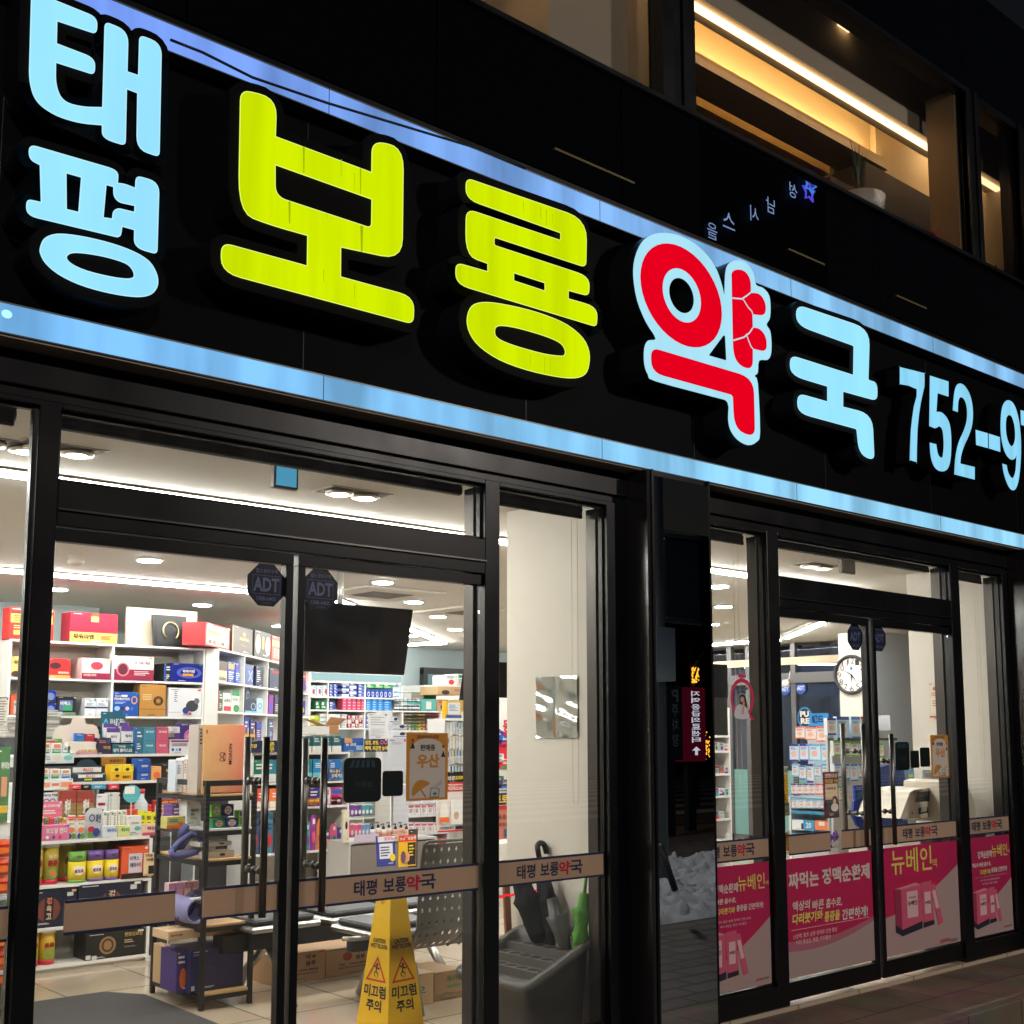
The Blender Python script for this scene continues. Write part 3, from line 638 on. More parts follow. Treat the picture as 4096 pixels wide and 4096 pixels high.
eo = smooth_loop([(219,1370),(240,1320),(290,1295),(360,1292),(480,1310),(620,1345),(740,1390),(820,1440),(860,1500),(872,1550),(865,1590),(835,1625),(780,1640),(690,1635),(560,1610),(430,1570),(320,1515),(250,1455),(222,1405)], 3)
eh = smooth_loop([(368,1428),(380,1405),(420,1397),(500,1405),(600,1425),(690,1455),(725,1485),(737,1515),(730,1533),(690,1538),(600,1525),(480,1495),(400,1460)], 3)
letter('light blue Hangul letter below the first one at the left end', [pye, eo], 1.38, 0, 0, CY_, holes=[[h1, h2], [eh]], edge=CYE)
bo = rnd([(182,178,50),(350,218,105),(344,393,2),(778,555,2),(780,412,55),(926,440,105),(920,958,100),(641,898,2),(640,1030,2),(975,1122,70),(970,1248,35),(93,1012,95),(95,873,50),(485,980,2),(487,845,2),(310,795,120),(172,740,170)])
bh = rnd([(343,524,2),(779,680,2),(777,808,22),(343,665,50)])
letter('large lime green Hangul letter with dark drip stains', [bo], 1.1365, 800, 200, LM, holes=[[bh]], edge=LME, rim=.040)
for x_, y0_, y1_, w_ in ((470, 440, 560, 9), (728, 540, 655, 7), (733, 800, 918, 13), (575, 745, 770, 4), (640, 500, 580, 5), (700, 560, 640, 4), (405, 690, 790, 10), (560, 1000, 1060, 5), (700, 1070, 1130, 5), (1468, 690, 740, 4), (1547, 715, 770, 5), (1572, 725, 800, 6), (1600, 745, 790, 4), (1565, 1395, 1470, 5), (1590, 1400, 1475, 4), (1500, 1385, 1440, 4), (1180, 985, 1050, 5)):
    P4 = W2([(x_-w_/2, y0_), (x_+w_/2, y0_), (x_+w_*.25, y1_), (x_-w_*.25, y1_)], 1.1365, 800, 200); MB().add([(p[0], YL-.0035, p[1]) for p in P4], [(0, 1, 2, 3)], EM((160, 182, 8), 1.0) if w_ > 6 else EM((182, 208, 4), 1.0)).build('dirt_streak', sign)
ry = rnd([(1208,580,34),(1759,770,95),(1755,990,28),(1338,853,10),(1338,887,10),(1772,1030,60),(1768,1120,26),(1675,1095,2),(1675,1130,2),(1808,1168,60),(1803,1260,22),(1160,1065,66),(1161,965,34),(1306,1006,2),(1306,972,2),(1205,935,140),(1208,720,48),(1637,864,4),(1638,833,4),(1206,678,66)])
rh = rnd([(1427,1015,2),(1566,1060,2),(1566,1094,2),(1427,1048,2)])
ro = smooth_loop([(1211,1230),(1225,1175),(1260,1150),(1330,1148),(1450,1170),(1570,1205),(1670,1250),(1740,1310),(1768,1370),(1768,1430),(1750,1475),(1700,1493),(1610,1485),(1480,1455),(1360,1410),(1270,1350),(1225,1290)], 3)
roh = smooth_loop([(1340,1285),(1345,1262),(1375,1255),(1450,1268),(1560,1300),(1630,1330),(1655,1360),(1655,1385),(1635,1390),(1560,1380),(1450,1350),(1380,1325),(1348,1305)], 3)
letter('smaller lime green Hangul letter next to the red one', [ry, ro], 1.1365, 800, 200, LM, holes=[[rh], [roh]], edge=LME, rim=.040)
# the red letter on its pale blue backing
S3, O3 = 1.139, (2400, 800)
def ellp(cx, cy, rx, a, b, n=40): return [(cx+rx*math.cos(6.28318*i/n), cy+a*math.cos(6.28318*i/n)+b*math.sin(6.28318*i/n)) for i in range(n)]
back = smooth_loop([(138,350),(145,270),(175,200),(220,165),(280,155),(350,168),(420,205),(480,262),(520,325),(545,400),(553,435),(556,350),(568,300),(605,280),(650,290),(685,335),(698,390),(730,405),(758,440),(764,500),(760,545),(746,572),(762,600),(768,650),(766,705),(750,732),(712,736),(706,790),(692,806),(706,840),(716,1060),(700,1105),(660,1120),(612,1095),(580,1050),(570,1000),(567,925),(500,900),(240,830),(205,800),(188,750),(188,680),(205,645),(240,635),(195,560),(155,460)], 3)
yak = letter('red Hangul letter on a pale blue glowing backing', [back], S3, *O3, CYB, rim=0, holes=[[ellp(358, 440, 56, 22, 77), rnd([(482, 712, 4), (556, 612, 20), (562, 735, 6)])]], yf=YL-.02)
m = MB(); yr = YL-.022
m.poly(W2(ellp(355, 440, 186, 85, 221), S3, *O3), yr, RD, [W2(ellp(358, 440, 87, 36, 118), S3, *O3)])
m.poly(W2(rnd([(584,325,25),(640,320,50),(673,365,60),(673,428,3),(715,430,30),(742,475,50),(740,533,30),(680,525,3),(682,585,3),(715,590,25),(745,630,50),(745,697,30),(682,682,3),(682,775,40),(628,765,40),(592,715,60)]), S3, *O3), yr, RD)
m.poly(W2(rnd([(218,676,40),(686,815,70),(692,1085,45),(597,1050,80),(590,893,14),(218,790,60)]), S3, *O3), yr, RD)
for v in (((587, 452), (630, 456), (655, 440), (673, 425)), ((636, 457), (660, 495), (676, 512), (680, 525)), ((590, 645), (640, 630), (665, 610), (682, 585)), ((650, 615), (663, 650), (672, 672), (682, 684))):
    w = W2(v, S3, *O3)
    for i in range(len(w)-1):
        a, b = Vector(w[i]), Vector(w[i+1]); n_ = Vector((-(b-a).y, (b-a).x)).normalized()*.004
        m.poly([tuple(a-n_), tuple(b-n_), tuple(b+n_), tuple(a+n_)], yr-.002, CYB)
m.build('letter_face', yak)
guk = rnd([(893,475,45),(1229,588,75),(1222,820,8),(1264,832,50),(1262,916,28),(1107,873,3),(1107,942,3),(1240,975,70),(1250,1190,35),(1180,1158,75),(1168,1044,8),(897,970,60),(900,880,35),(1035,918,3),(1035,850,3),(864,798,66),(866,706,35),(1153,797,3),(1155,665,8),(893,570,66)])
letter('light blue Hangul letter right of the red one', [guk], S3, *O3, CY_, edge=CYE)
def digit(label, lp, sc, ox, oy, holes=()):
    L = MB(); w = W2(lp, sc, ox, oy); hs = [W2(h, sc, ox, oy) for h in holes]
    L.prism(w, YL+.10, -.072, RBLK, hs, RBLK); o = L.build('letter', sign); o['label'] = label
    w = [FLT.sz(p[0]/sc+ox, p[1]/sc+oy) for p in lp]
    MB().prism(W2(lp, sc, ox, oy), YL, YL+.098, CYD, [W2(h, sc, ox, oy) for h in holes], RET).build('letter_face', o)
CYD = EM((144, 218, 250), 1.0, .12, sx=10, sz=1)
digit('blue glowing digit seven', smooth_loop([(1366,760),(1366,761),(1478,789),(1478,791),(1478,850),(1462,920),(1447,1040),(1443,1193),(1442,1194),(1412,1185),(1411,1184),(1416,1050),(1430,940),(1443,862),(1366,839),(1366,838)], 2), S3, *O3)
digit('blue glowing digit five', rnd([(1503,800,2),(1588,827,2),(1588,896,2),(1538,880,2),(1533,965,2),(1558,965,20),(1592,1005,45),(1602,1080,50),(1598,1200,60),(1575,1240,40),(1530,1232,40),(1506,1180,50),(1502,1105,2),(1532,1113,2),(1540,1165,25),(1560,1178,12),(1567,1120,30),(1562,1045,30),(1545,1028,15),(1530,1042,10),(1500,1030,2)]), S3, *O3)
S4, O4 = 2.1467, (3796, 1400)
digit('blue glowing digit two', rnd([(32,518,2),(42,370,90),(65,290,50),(120,285,60),(180,370,100),(208,500,120),(203,640,120),(170,740,100),(130,820,100),(102,910,60),(98,975,2),(221,1005,2),(221,1113,2),(45,1068,2),(52,920,90),(80,790,100),(125,700,90),(156,600,80),(155,490,80),(130,415,40),(92,400,40),(78,450,50),(76,533,2)]), S4, *O4)
digit('short blue dash left in the phone number', [(228,685),(333,715),(335,843),(233,815)], S4, *O4)
digit('short blue dash right beside the nine', [(341,718),(437,748),(441,875),(343,845)], S4, *O4)
digit('blue glowing digit nine', rnd([(440,640,100),(452,480,80),(500,420,70),(560,455,80),(600,580,120),(620,760,140),(618,950,140),(600,1130,90),(565,1215,50),(515,1190,80),(470,1070,80),(457,975,2),(495,988,2),(508,1060,40),(545,1110,25),(572,1050,60),(580,900,5),(568,935,20),(530,948,50),(480,890,80),(448,770,90)]), S4, *O4, [smooth_loop([(488,640),(495,580),(515,558),(540,575),(560,640),(568,720),(562,790),(538,828),(510,790),(492,720)], 2)])
digit('blue glowing digit seven cut by the right edge', [(614,515),(760,560),(760,690),(618,642)], S4, *O4)
# ---------------------------------------------------------------- second floor behind its windows
UW = M((214, 200, 176), .7); UD = M((60, 52, 46), .6); WARM = EM((255, 210, 158), 5); WARM2 = EM((255, 208, 134), 110)
up = thing('upper_room', 'warm lit upstairs room seen through the tilted row of upper windows', 'room', (6, 1, 4.7))
FU = FY(.12)
ur = MB()
ur.box(2.0, .12, 4.62, 14.2, 8, 4.70, UD); ur.box(2, .12, 6.62, 14.2, 8, 6.72, UW)
ur.box(2.0, 7.9, 4.7, 14.2, 8, 6.62, UW)
ur.box(9.62, .14, 4.7, 9.75, 4.5, 6.62, UW); ur.box(8.45, .9, 4.7, 9.62, 1.0, 6.62, UW)                                     # wall right of the wide window
ur.box(X0(2196, 200, .2), .2, 4.7, X0(2510, 200, .2), .8, 6.62, UW)            # pale pillar in the left window
ur.box(X0(2600, 200, .12), .13, 4.7, B0-.12, .3, 6.62, UW)
ur.build('upper_wall', up)
cv = MB()
# two stepped coves, each a vertical face washed by a hidden strip on a ledge
for (y, pb, pt) in ((.95, 285, 120), (1.5, 442, 318)):
    f = FY(y); z0 = f.sz(2754, pb)[1]; z1 = f.sz(2754, pt)[1]; x1 = min(8.44, f.sz(3511 if y < 1 else 3350, 640)[0])
    cv.box(3.0, y, z0, x1, y+.12, 6.62, UW); cv.box(3.0, y-.16, z0-.05, x1, y+.12, z0, UW); cv.box(3.0, y-.16, z0, x1, y-.145, z0+.035, UW)
cv.build('ceiling_cove', up)
for (y, pb) in ((.95, 285), (1.5, 442)):
    z0 = FY(y).sz(2754, pb)[1]; MB().box(3.0, y-.12, z0+.004, min(8.4, FY(y).sz(3500 if y < 1 else 3340, 640)[0]), y-.10, z0+.02, WARM2).build('cove_light', up)
u0, z0 = FY(.45).sz(2754, 0); z0b = FY(.45).sz(2754, 22)[1]
MB().box(3.2, .42, z0b, 9.6, .465, z0b+.022, WARM).build('linear_light', up)
MB().box(3.2, .38, z0b+.03, 9.61, .56, 6.62, UW).build('light_soffit', up)
for k_, q_ in enumerate(((3.0, .28), (4.4, .15), (onZ(3374, 105, 6.62).x, onZ(3374, 105, 6.62).y), (9.3, .6))): MB().lathe(q_[0], q_[1], [(.07, 6.600), (.07, 6.615)], EM((255, 212, 156), (150, 150, 3, 90)[k_]), 20).build('ceiling_spot_and_fill', up)  # third is a real spot; the others are unseen fill lights added
dk = MB(); f = FY(.7)
for xl, xr, yt in ((3325, 3460, 700), (3460, 3720, 640)):
    a, zt_ = f.sz(xl, yt); b = f.sz(xr, yt)[0]; dk.box(a, .7, 4.7, b, 1.1, zt_, M((52, 46, 42), .6), .01)
dk.build('cabinet', up)
uf = MB()
for a, b in ((A1-.09, A1), (B0-.10, B0-.05), (B0-.05, B0), (B1, B1+.05), (C0-.05, C0), (C1, C1+.05)):
    uf.box(a, -.06, zs, b, .03, zh, BLK, .004)
uf.box(A1-2.5, -.055, zh-.045, B1, .03, zh, BLK, .004); uf.box(B0, .03, zs, B0+.03, .26, zh, M((150, 126, 96), .5)); uf.box(B1-.03, .03, zs, B1, .26, zh, M((150, 126, 96), .5))
uf.build('window_frame', up)
pane(up, 2.0, A1-.09, zs, zh-.045, GLASS((.8, .8, .8), .6, 'u', .002)); pane(up, B0, B1, zs, zh-.045, GLASS((.82, .82, .82), .6, 'u2', .002)); pane(up, C0, C1, zs, zC1, GLASS((.6, .6, .6), .6, 'u3', .002))
m = MB(); f = FY(.5)
for k in range(7): m.tube([(C0+.16+.016*k, .35+.01*(k % 2), zs), (C0+.15+.016*k+.01*math.sin(k), .35, zC1-.12)], .012, GLASS((.9, .9, .9), 2, 'pl', .06), 6)
tag(m.build('plastic_sheet'), 'crumpled clear plastic sheet hanging in the small right upper window', 'plastic sheet')
# potted plants on the sill
def pot_plant(xl, xr, yt, yb, label, leaf, Y=.16):
    f = FY(Y); a, zt_ = f.sz(xl, yt); b = f.sz(xr, yt)[0]; z0 = zs+.0; cx = (a+b)/2; r = (b-a)/2*.9
    t = thing('potted_plant', label, 'potted plant', (cx, Y, z0))
    m = MB(); m.lathe(cx, Y, [(r*.62, z0), (r*.9, z0+.06), (r, zt_-.01), (r*.94, zt_), (r*.86, zt_-.015)], M((206, 198, 186), .4), 20); m.build('pot', t)
    m = MB(); rg = random.Random(3)
    for k in range(20):
        an = rg.uniform(0, 6.28); l = rg.uniform(.20, .42); lean = rg.uniform(.06, .42); P = [Vector((cx, Y, zt_-.02))]
        for j in range(1, 7):
            q = j/6; P.append(Vector((cx+math.cos(an)*lean*l*q*q*1.2, Y+math.sin(an)*lean*l*q*q*.35, zt_-.02+l*q)))
        vs = []; wv = Vector((-math.sin(an), math.cos(an)*.5, 0))
        for j, p in enumerate(P):
            w = .016*(1-(j/6)**2)+.001; vs += [tuple(p-wv*w), tuple(p+wv*w)]
        m.add(vs, [(2*j, 2*j+1, 2*j+3, 2*j+2) for j in range(6)], leaf, True)
    m.build('leaves', t)
pot_plant(3372, 3498, 760, 850, 'spiky agave in a white pot on the upper window sill', M((52, 70, 40), .5))
def poinsettia(px, py, s, label, Y=.14):
    u, z = FY(Y).sz(px, py); t = thing('flower', label, 'flower', (u, Y, zs)); rg = random.Random(int(px)); m = MB(); RF = M((150, 18, 26), .5)
    for k in range(46):
        an = rg.uniform(0, 6.28); el = rg.uniform(-.3, 1.3); L = s*rg.uniform(.5, 1); d = Vector((math.cos(an)*math.cos(el), math.sin(an)*math.cos(el)*.5, math.sin(el))); c = Vector((u, Y, zs+s*.55)); sd = d.cross(Vector((0, .3, 1))).normalized()*L*.22
        m.add([tuple(c), tuple(c+d*L*.55+sd), tuple(c+d*L), tuple(c+d*L*.55-sd)], [(0, 1, 2, 3)], RF)
    m.build('petals', t); m = MB()
    m.lathe(u, Y, [(s*.3, zs), (s*.4, zs+s*.35), (s*.3, zs+s*.4)], M((60, 50, 40), .6), 12); m.build('pot', t)
poinsettia(3745, 950, .16, 'red poinsettia on the sill of the wide upper window'); poinsettia(3975, 1030, .13, 'red poinsettia in the small right upper window')
# narrow metal trims in the dark cladding
for a, b in (((2192, 608), (2510, 746)), ((3128, 1006), (3272, 1068)), ((3560, 1190), (3680, 1240))):
    x0, z0 = G0.sz(*a); x1, _ = G0.sz(*b); MB().box(x0, -.052, z0-.006, x1, -.04, z0+.006, M((96, 84, 50), .5, .3)).build('metal_trim', bld)
# ---------------------------------------------------------------- ceiling lamps
LED = EM((252, 248, 242), 22*LAMP); DL = EM((246, 250, 255), 27*LAMP); ALU = M((190, 184, 174), .35, .5)
lc = [0]
def led(p, q, label):
    a, b = Vector((*p, H)), Vector((*q, H)); d = (b-a).normalized(); n = Vector((-d.y, d.x, 0))
    t = thing('linear_lamp', label, 'ceiling light', (a+b)/2, 'linear lamps in the shop ceiling')
    def seg(w0, w1, z0, z1, mat, nm):
        m = MB(); vs = [tuple(p_+n*w+Vector((0, 0, z))) for z in (z0, z1) for p_ in (a, b) for w in (w0, w1)]
        m.add(vs, [(0, 1, 3, 2), (4, 5, 7, 6), (0, 1, 5, 4), (2, 3, 7, 6), (0, 2, 6, 4), (1, 3, 7, 5)], mat); m.build(nm, t)
    seg(-.055, .055, -.012, -.003, ALU, 'housing'); seg(-.022, .022, -.034, -.0125, LED, 'diffuser'); seg(.10, .16, -.006, -.002, M((150, 144, 134), .5), 'track')
led((-1.2, 1.55), (8.95, 1.55), 'long linear LED lamp running just behind the shop front')
led((-1.2, 5.05), (5.9, 5.05), 'second linear LED lamp deeper in the shop, left part')
led((5.95, 5.08), (9.95, 8.6), 'slanting linear LED lamp beyond the hanging screen')
led((10.0, 8.62), (9.6, 9.7), 'short linear LED lamp at the far corner')
led((11.3, 3.5), (12.75, 5.05), 'slanting linear LED lamp near the clock')
led((12.95, 5.3), (12.95, 9.3), 'linear LED lamp along the side street glass')
led((1.2, 2.4), (1.2, 4.4), 'linear LED lamp over the left counter end')
def downlight(x, y, k):
    t = thing('downlight', DLL[k], 'ceiling light', (x, y, H), 'round downlights in the shop ceiling')
    MB().lathe(x, y, [(.098, H-.012), (.10, H-.002)], M((236, 232, 226), .4), 24).build('trim_ring', t)
    MB().lathe(x, y, [(.080, H-.018), (.082, H-.0125)], DL, 24).build('lamp_disc', t)
dls = [(3.63, 3.89), (3.78, 6.06), (5.61, 3.83), (6.68, 4.85), (7.72, 5.83), (8.84, 6.95), (7.02, 7.9), (6.84, 7.08), (8.99, 8.03), (9.6, 7.6), (7.3, 2.6), (9.2, 3.2), (10.6, 4.5), (2.3, 3.9), (8.6, 4.4), (11.6, 6.2), (5.3, 6.4), (7.9, 2.2), (11.4, 2.6), (12.4, 3.2), (9.9, 2.0)]  # two by the clock column are unseen lamps added to brighten the grey wall
WH = ['over the left shelves', 'above the wall cabinets', 'left of the hanging screen', 'just beyond the hanging screen', 'second beyond the hanging screen', 'third beyond the hanging screen', 'over the angled shelf corner', 'over the angled shelf', 'near the rear cabinet', 'near the far lamp corner', 'over the window with the round sticker', 'seen through the far door', 'toward the clock', 'behind the narrow left window', 'mid ceiling right of the second screen', 'in front of the side glass', 'over the upper shelf post', 'above the window right of the mirror', 'before the clock column', 'beside the clock column', 'over the plaster display']
DLL = ['round ceiling downlight '+w for w in WH]
for k, (x, y) in enumerate(dls): downlight(x, y, k)
for k, (px, py) in enumerate(((1410, 1972), (30, 1780), (235, 1795), (3268, 2262))):
    p = onZ(px, py, H-.002); t = thing('twin_spotlight', ['square twin spotlight above the near door', 'twin spotlight cut by the left photo edge', 'twin spotlight beside the left door post', 'square twin spotlight above the far door'][k], 'ceiling light', p, 'recessed twin spotlights')
    m = MB(); m.box(p.x-.17, p.y-.09, H-.006, p.x+.17, p.y+.09, H-.002, M((64, 58, 54), .5)); m.box(p.x-.185, p.y-.105, H-.004, p.x+.185, p.y+.105, H-.001, M((206, 200, 190), .5)); m.build('housing', t)
    for s_ in (-.08, .08):
        m = MB(); m.lathe(p.x+s_, p.y, [(.072, H-.02), (.074, H-.007)], M((232, 226, 212), .3, .3), 24); m.lathe(p.x+s_, p.y, [(.045, H-.026), (.045, H-.0205)], EM((255, 232, 200), (2.0 if k else 9)*LAMP), 20); m.build('spot', t)
# emergency exit box seen edge on, small ceiling sensor, air conditioner, hanging screens
def exitbox(xl, xr, yt, yb, Y, label, glow):
    f = FY(Y); a, z1 = f.sz(xl, yt); _, z0 = f.sz(xl, yb); b = f.sz(xr, yt)[0]; t = thing('exit_lamp', label, 'exit sign', ((a+b)/2, Y, z0))
    m = MB(); m.box(a, Y, z0, b, Y+.035, z1, M((120, 116, 110), .4), .003); m.box(a+.03, Y+.01, z1, b-.03, Y+.025, H, M((170, 166, 160), .4)); m.build('casing', t)
    m = MB(); m.box(a+.012, Y-.003, z0+.012, b-.012, Y, z1-.010, glow); m.build('panel', t)
exitbox(1098, 1196, 1829, 1948, .62, 'small square exit lamp glowing plain blue above the near door', EM((96, 182, 224), .75)); exitbox(3368, 3420, 2224, 2290, .62, 'small grey exit lamp hanging above the far door', M((170, 166, 160), .5))
p = onZ(305, 2222, H); m = MB(); m.lathe(p.x, p.y, [(.035, H-.07), (.05, H-.06), (.058, H-.035), (.05, H-.03), (.055, H)], M((200, 190, 176), .4), 20); tag(m.build('ceiling_sensor'), 'round ceiling sensor inside the near left door leaf', 'sensor')
for q, r_, lab in (((1520, 2372), .42, 'flush ceiling air conditioner behind the hanging screen'), ((1880, 2445), .42, 'flush ceiling air conditioner seen beside the near door post')):
    p = onZ(*q, H-.002); t = thing('air_conditioner', lab, 'air conditioner', p, 'ceiling air conditioners'); m = MB(); m.box(p.x-r_, p.y-r_, H-.02, p.x+r_, p.y+r_, H, M((214, 208, 198), .5), .008); m.build('cover', t)
    m = MB()
    for k in range(8): m.box(p.x-.22, p.y-.2+.05*k, H-.026, p.x+.22, p.y-.18+.05*k, H-.0205, M((120, 114, 106), .5))
    m.build('grille', t)
def screen(TL, TR, BR, BL, Y, pole, label):
    f = FY(Y); t = thing('hanging_screen', label, 'screen', (f.sz(*pole)[0], Y, H), 'black screens hung from the ceiling')
    a, zt_ = f.sz(*TL); b, _ = f.sz(*TR); zb_ = f.sz(*BL)[1]; bb = f.sz(*BR)[0]
    tilt = (zt_-zb_)*.22
    m = MB(lambda u, d, z: Vector((u, Y+d-tilt*(1-(z-zb_)/(zt_-zb_))*-1, z))); m.box(a, 0, zb_, b, .05, zt_, M((9, 10, 13), .18), .006); m.build('screen_panel', t)
    px_ = f.sz(*pole)[0]; m = MB(); m.tube([(px_, Y+.12, zt_-.1), (px_, Y+.12, H-.01)], .022, M((206, 204, 200), .3, .6), 12); m.lathe(px_, Y+.12, [(.07, H-.02), (.07, H)], M((206, 204, 200), .4), 18); m.build('ceiling_mount', t)
screen((1222, 2402), (1655, 2425), (1620, 2697), (1205, 2681), 3.0, (1397, 2380), 'large black screen hanging tilted inside the near double door')
screen((1868, 2641), (2085, 2641), (2085, 2801), (1865, 2800), 6.2, (1995, 2630), 'black screen hanging farther back beside the cream pillar')
# ---------------------------------------------------------------- shop fittings and goods
def C_(c, r=.42): return M(c, r, 0, .45)
def deco_on(m, deco, u0, z0, u1, z1, d):
    w, h = u1-u0, z1-z0; e = d-.0012
    for q in deco:
        k = q[0]; e -= .0007
        if k == 'r': m.rect(u0+w*q[1], z1-h*q[4], u0+w*q[3], z1-h*q[2], e, C_(q[5]))
        elif k == 'e': m.ell(u0+w*(q[1]+q[3])/2, z1-h*(q[2]+q[4])/2, w*(q[3]-q[1])/2, h*(q[4]-q[2])/2, e, C_(q[5]), 18)
        elif k == 'o': m.ell(u0+w*(q[1]+q[3])/2, z1-h*(q[2]+q[4])/2, w*(q[3]-q[1])/2, h*(q[4]-q[2])/2, e, C_(q[5]), 18, .7)
        elif k == 't': m.text(q[1], u0+w*q[2], z1-h*q[5], u0+w*q[4], z1-h*q[3], e, C_(q[6]), .03)
        elif k == 'l':                               # small print lines
            n = q[6] if len(q) > 6 else 4; a, b, c, d_ = q[1:5]; rg = random.Random(int((u0+z0)*977))
            for i in range(n):
                y0 = z1-h*(b+(d_-b)*(i+.2)/n); y1 = z1-h*(b+(d_-b)*(i+.65)/n); m.rect(u0+w*a, y1, u0+w*(a+(c-a)*rg.uniform(.6, 1)), y0, e, C_(q[5]))
def prod(f, z, xl, xr, yt, dep, col, label, deco=(), cat='box', name='medicine_box', group=None, d=0, yb=None, bev=.002, rough=.42, tilt=0):
    u0, z1 = f.sz(xl, yt, d); u1 = f.sz(xr, yt, d)[0]
    if z is None: z = f.sz(xl, yb, d)[1]
    if z1 < z+.01: z1 = z+.02
    def tf(u, dd, zz): return f.w(u, dd+tilt*(zz-z), zz)
    m = MB(tf); m.box(u0, d, z, u1, d+dep, z1, C_(col, rough), bev)
    if not deco: deco = autodeco(col, label)
    rq = random.Random(hash_(label+'p')); ik = WH_ if sum(col) < 330 else (70, 66, 80); qa, qb = rq.uniform(.05, .6), rq.uniform(.86, .93)
    deco_on(m, list(deco)+[('l', qa, qb, qa+.32, qb+.05, ik, 2), ('l', .05, .04, .05+rq.uniform(.15, .4), .08, ik, 1), ('r', .86, .03, .96, .09, rq.choice([RD_, WH_, BL, GN, GD]))], u0, z, u1, z1, d)
    return tag(m.build(name), label, cat, group)
WH_ = (236, 234, 230); NV = (28, 36, 92); RD_ = (206, 30, 44); GD = (206, 158, 74); BK = (24, 24, 28); PU = (88, 52, 140); TE = (34, 112, 124); BL = (40, 96, 190); GN = (40, 140, 84); YE = (240, 208, 40); PK = (232, 118, 160); OR = (236, 110, 40); MR = (150, 26, 66); SK = (120, 190, 232)
def autodeco(col, label):
    rg = random.Random(hash_(label)); dark = sum(col) < 330; ink = WH_ if dark else rg.choice([NV, MR, BK, TE]); ac = rg.choice([RD_, BL, GD, GN, PU, OR])
    st = rg.randrange(4)
    if st == 0: return [('r', 0, .72, 1, 1, ac), ('l', .12, .18, .8, .5, ink, 2), ('e', .6, .45, .9, .75, ac)]
    if st == 1: return [('r', .08, .1, .92, .34, ac), ('l', .12, .45, .85, .85, ink, 4)]
    if st == 2: return [('e', .25, .42, .75, .9, ac), ('l', .12, .1, .88, .34, ink, 2)]
    return [('r', 0, 0, .16, 1, ac), ('l', .26, .15, .9, .42, ink, 2), ('l', .26, .6, .8, .85, ink, 3)]
def hash_(s):
    h = 7
    for c in s: h = (h*131+ord(c)) % 1000003
    return h
ORD = ['first', 'second', 'third', 'fourth', 'fifth', 'sixth', 'seventh', 'eighth', 'ninth', 'tenth', 'eleventh', 'twelfth']
def cyl(f, z, xl, xr, yt, col, label, bands=(), lid=None, cat='canister', name='canister', group=None, d=0, yb=None, sq=1):
    u0, z1 = f.sz(xl, yt, d); u1 = f.sz(xr, yt, d)[0]
    if z is None: z = f.sz(xl, yb, d)[1]
    r = (u1-u0)/2; cu = (u0+u1)/2; cd_ = d+r*sq; h = z1-z; t = thing(name, label, cat, f.w(cu, cd_, z), group)
    zl = z1-(.1*h if lid else 0)
    cuts = [0]+[b[0] for b in bands]+[1]; 
    m = MB(f.w); seq = [(0, col)]+[(b[0], b[1]) for b in bands]
    for i, (a, c) in enumerate(seq):
        b = seq[i+1][0] if i+1 < len(seq) else 1
        m.lathe(cu, cd_, [(r, z+(zl-z)*a), (r, z+(zl-z)*b)], C_(c, .35), 20, sy=sq)
    m.build('body', t)
    if lid: MB(f.w).lathe(cu, cd_, [(r*1.05, zl), (r*1.05, z1-.004), (r*.98, z1)], C_(lid, .4), 20, sy=sq).build('lid', t)
    return t, (cu, cd_, r, z, zl)
def pouch(f, z, xl, xr, yt, col, label, deco=(), group=None, d=0, yb=None, name='pouch', cat='pouch', hang=False):
    u0, z1 = f.sz(xl, yt, d); u1 = f.sz(xr, yt, d)[0]
    if z is None: z = f.sz(xl, yb, d)[1]
    w = u1-u0; h = z1-z; n = 6; m = MB(f.w); vs = []
    for s_ in (-1, 1):
        for j in range(n+1):
            q = j/n; th = .22*w*math.sin(math.pi*min(1, q*.96+.04))**.6*(1-q*.55) if not hang else .12*w*math.sin(math.pi*q)
            for i in range(5):
                a = i/4; b = th*(1-(2*a-1)**2)
                vs.append((u0+w*(a+.015*math.sin(7*q+i)), d+.05*w+s_*b, z+h*q))
    fs = []
    for s_ in range(2):
        o = s_*(n+1)*5
        fs += [(o+j*5+i, o+j*5+i+1, o+(j+1)*5+i+1, o+(j+1)*5+i) for j in range(n) for i in range(4)]
    m.add(vs, fs, M(col, .3, .0, .6), True)
    deco_on(m, deco or [('r', .04, .02, .96, .14, tuple(int(v*.7) for v in col)), ('l', .2, .25, .8, .45, NV, 2), ('e', .25, .5, .75, .85, RD_)], u0, z, u1, z1, d-.12*w+.05*w-(.08*w))
    return tag(m.build(name), label, cat, group)
def shelf(label, f, u0, u1, z0, z1, zs_, us_, dep, col=WH_, th=.018, back=True, name='wall_shelf', cat='shelf', d=0, lip=None, backcol=(222, 214, 200)):
    c = M(col, .4, noise=.02); t = thing(name, label, cat, f.w((u0+u1)/2, d+dep/2, z0))
    for u in us_: MB(f.w).box(u-th/2, d+.001, z0, u+th/2, d+dep, z1, c, .001).build('side_panel' if u in (us_[0], us_[-1]) else 'divider', t)
    for z in zs_:
        for a, b in zip(us_[:-1], us_[1:]):
            m = MB(f.w); m.box(a+th/2, d, z-th, b-th/2, d+dep, z, c, .001)
            if lip: m.rect(a+th/2, z-th-.012, b-th/2, z+.01, d-.002, C_(lip))
            m.build('shelf_board', t)
    if back: MB(f.w).box(u0, d+dep, z0, u1, d+dep+.01, z1, M(backcol, .6)).build('back_panel', t)
    return t
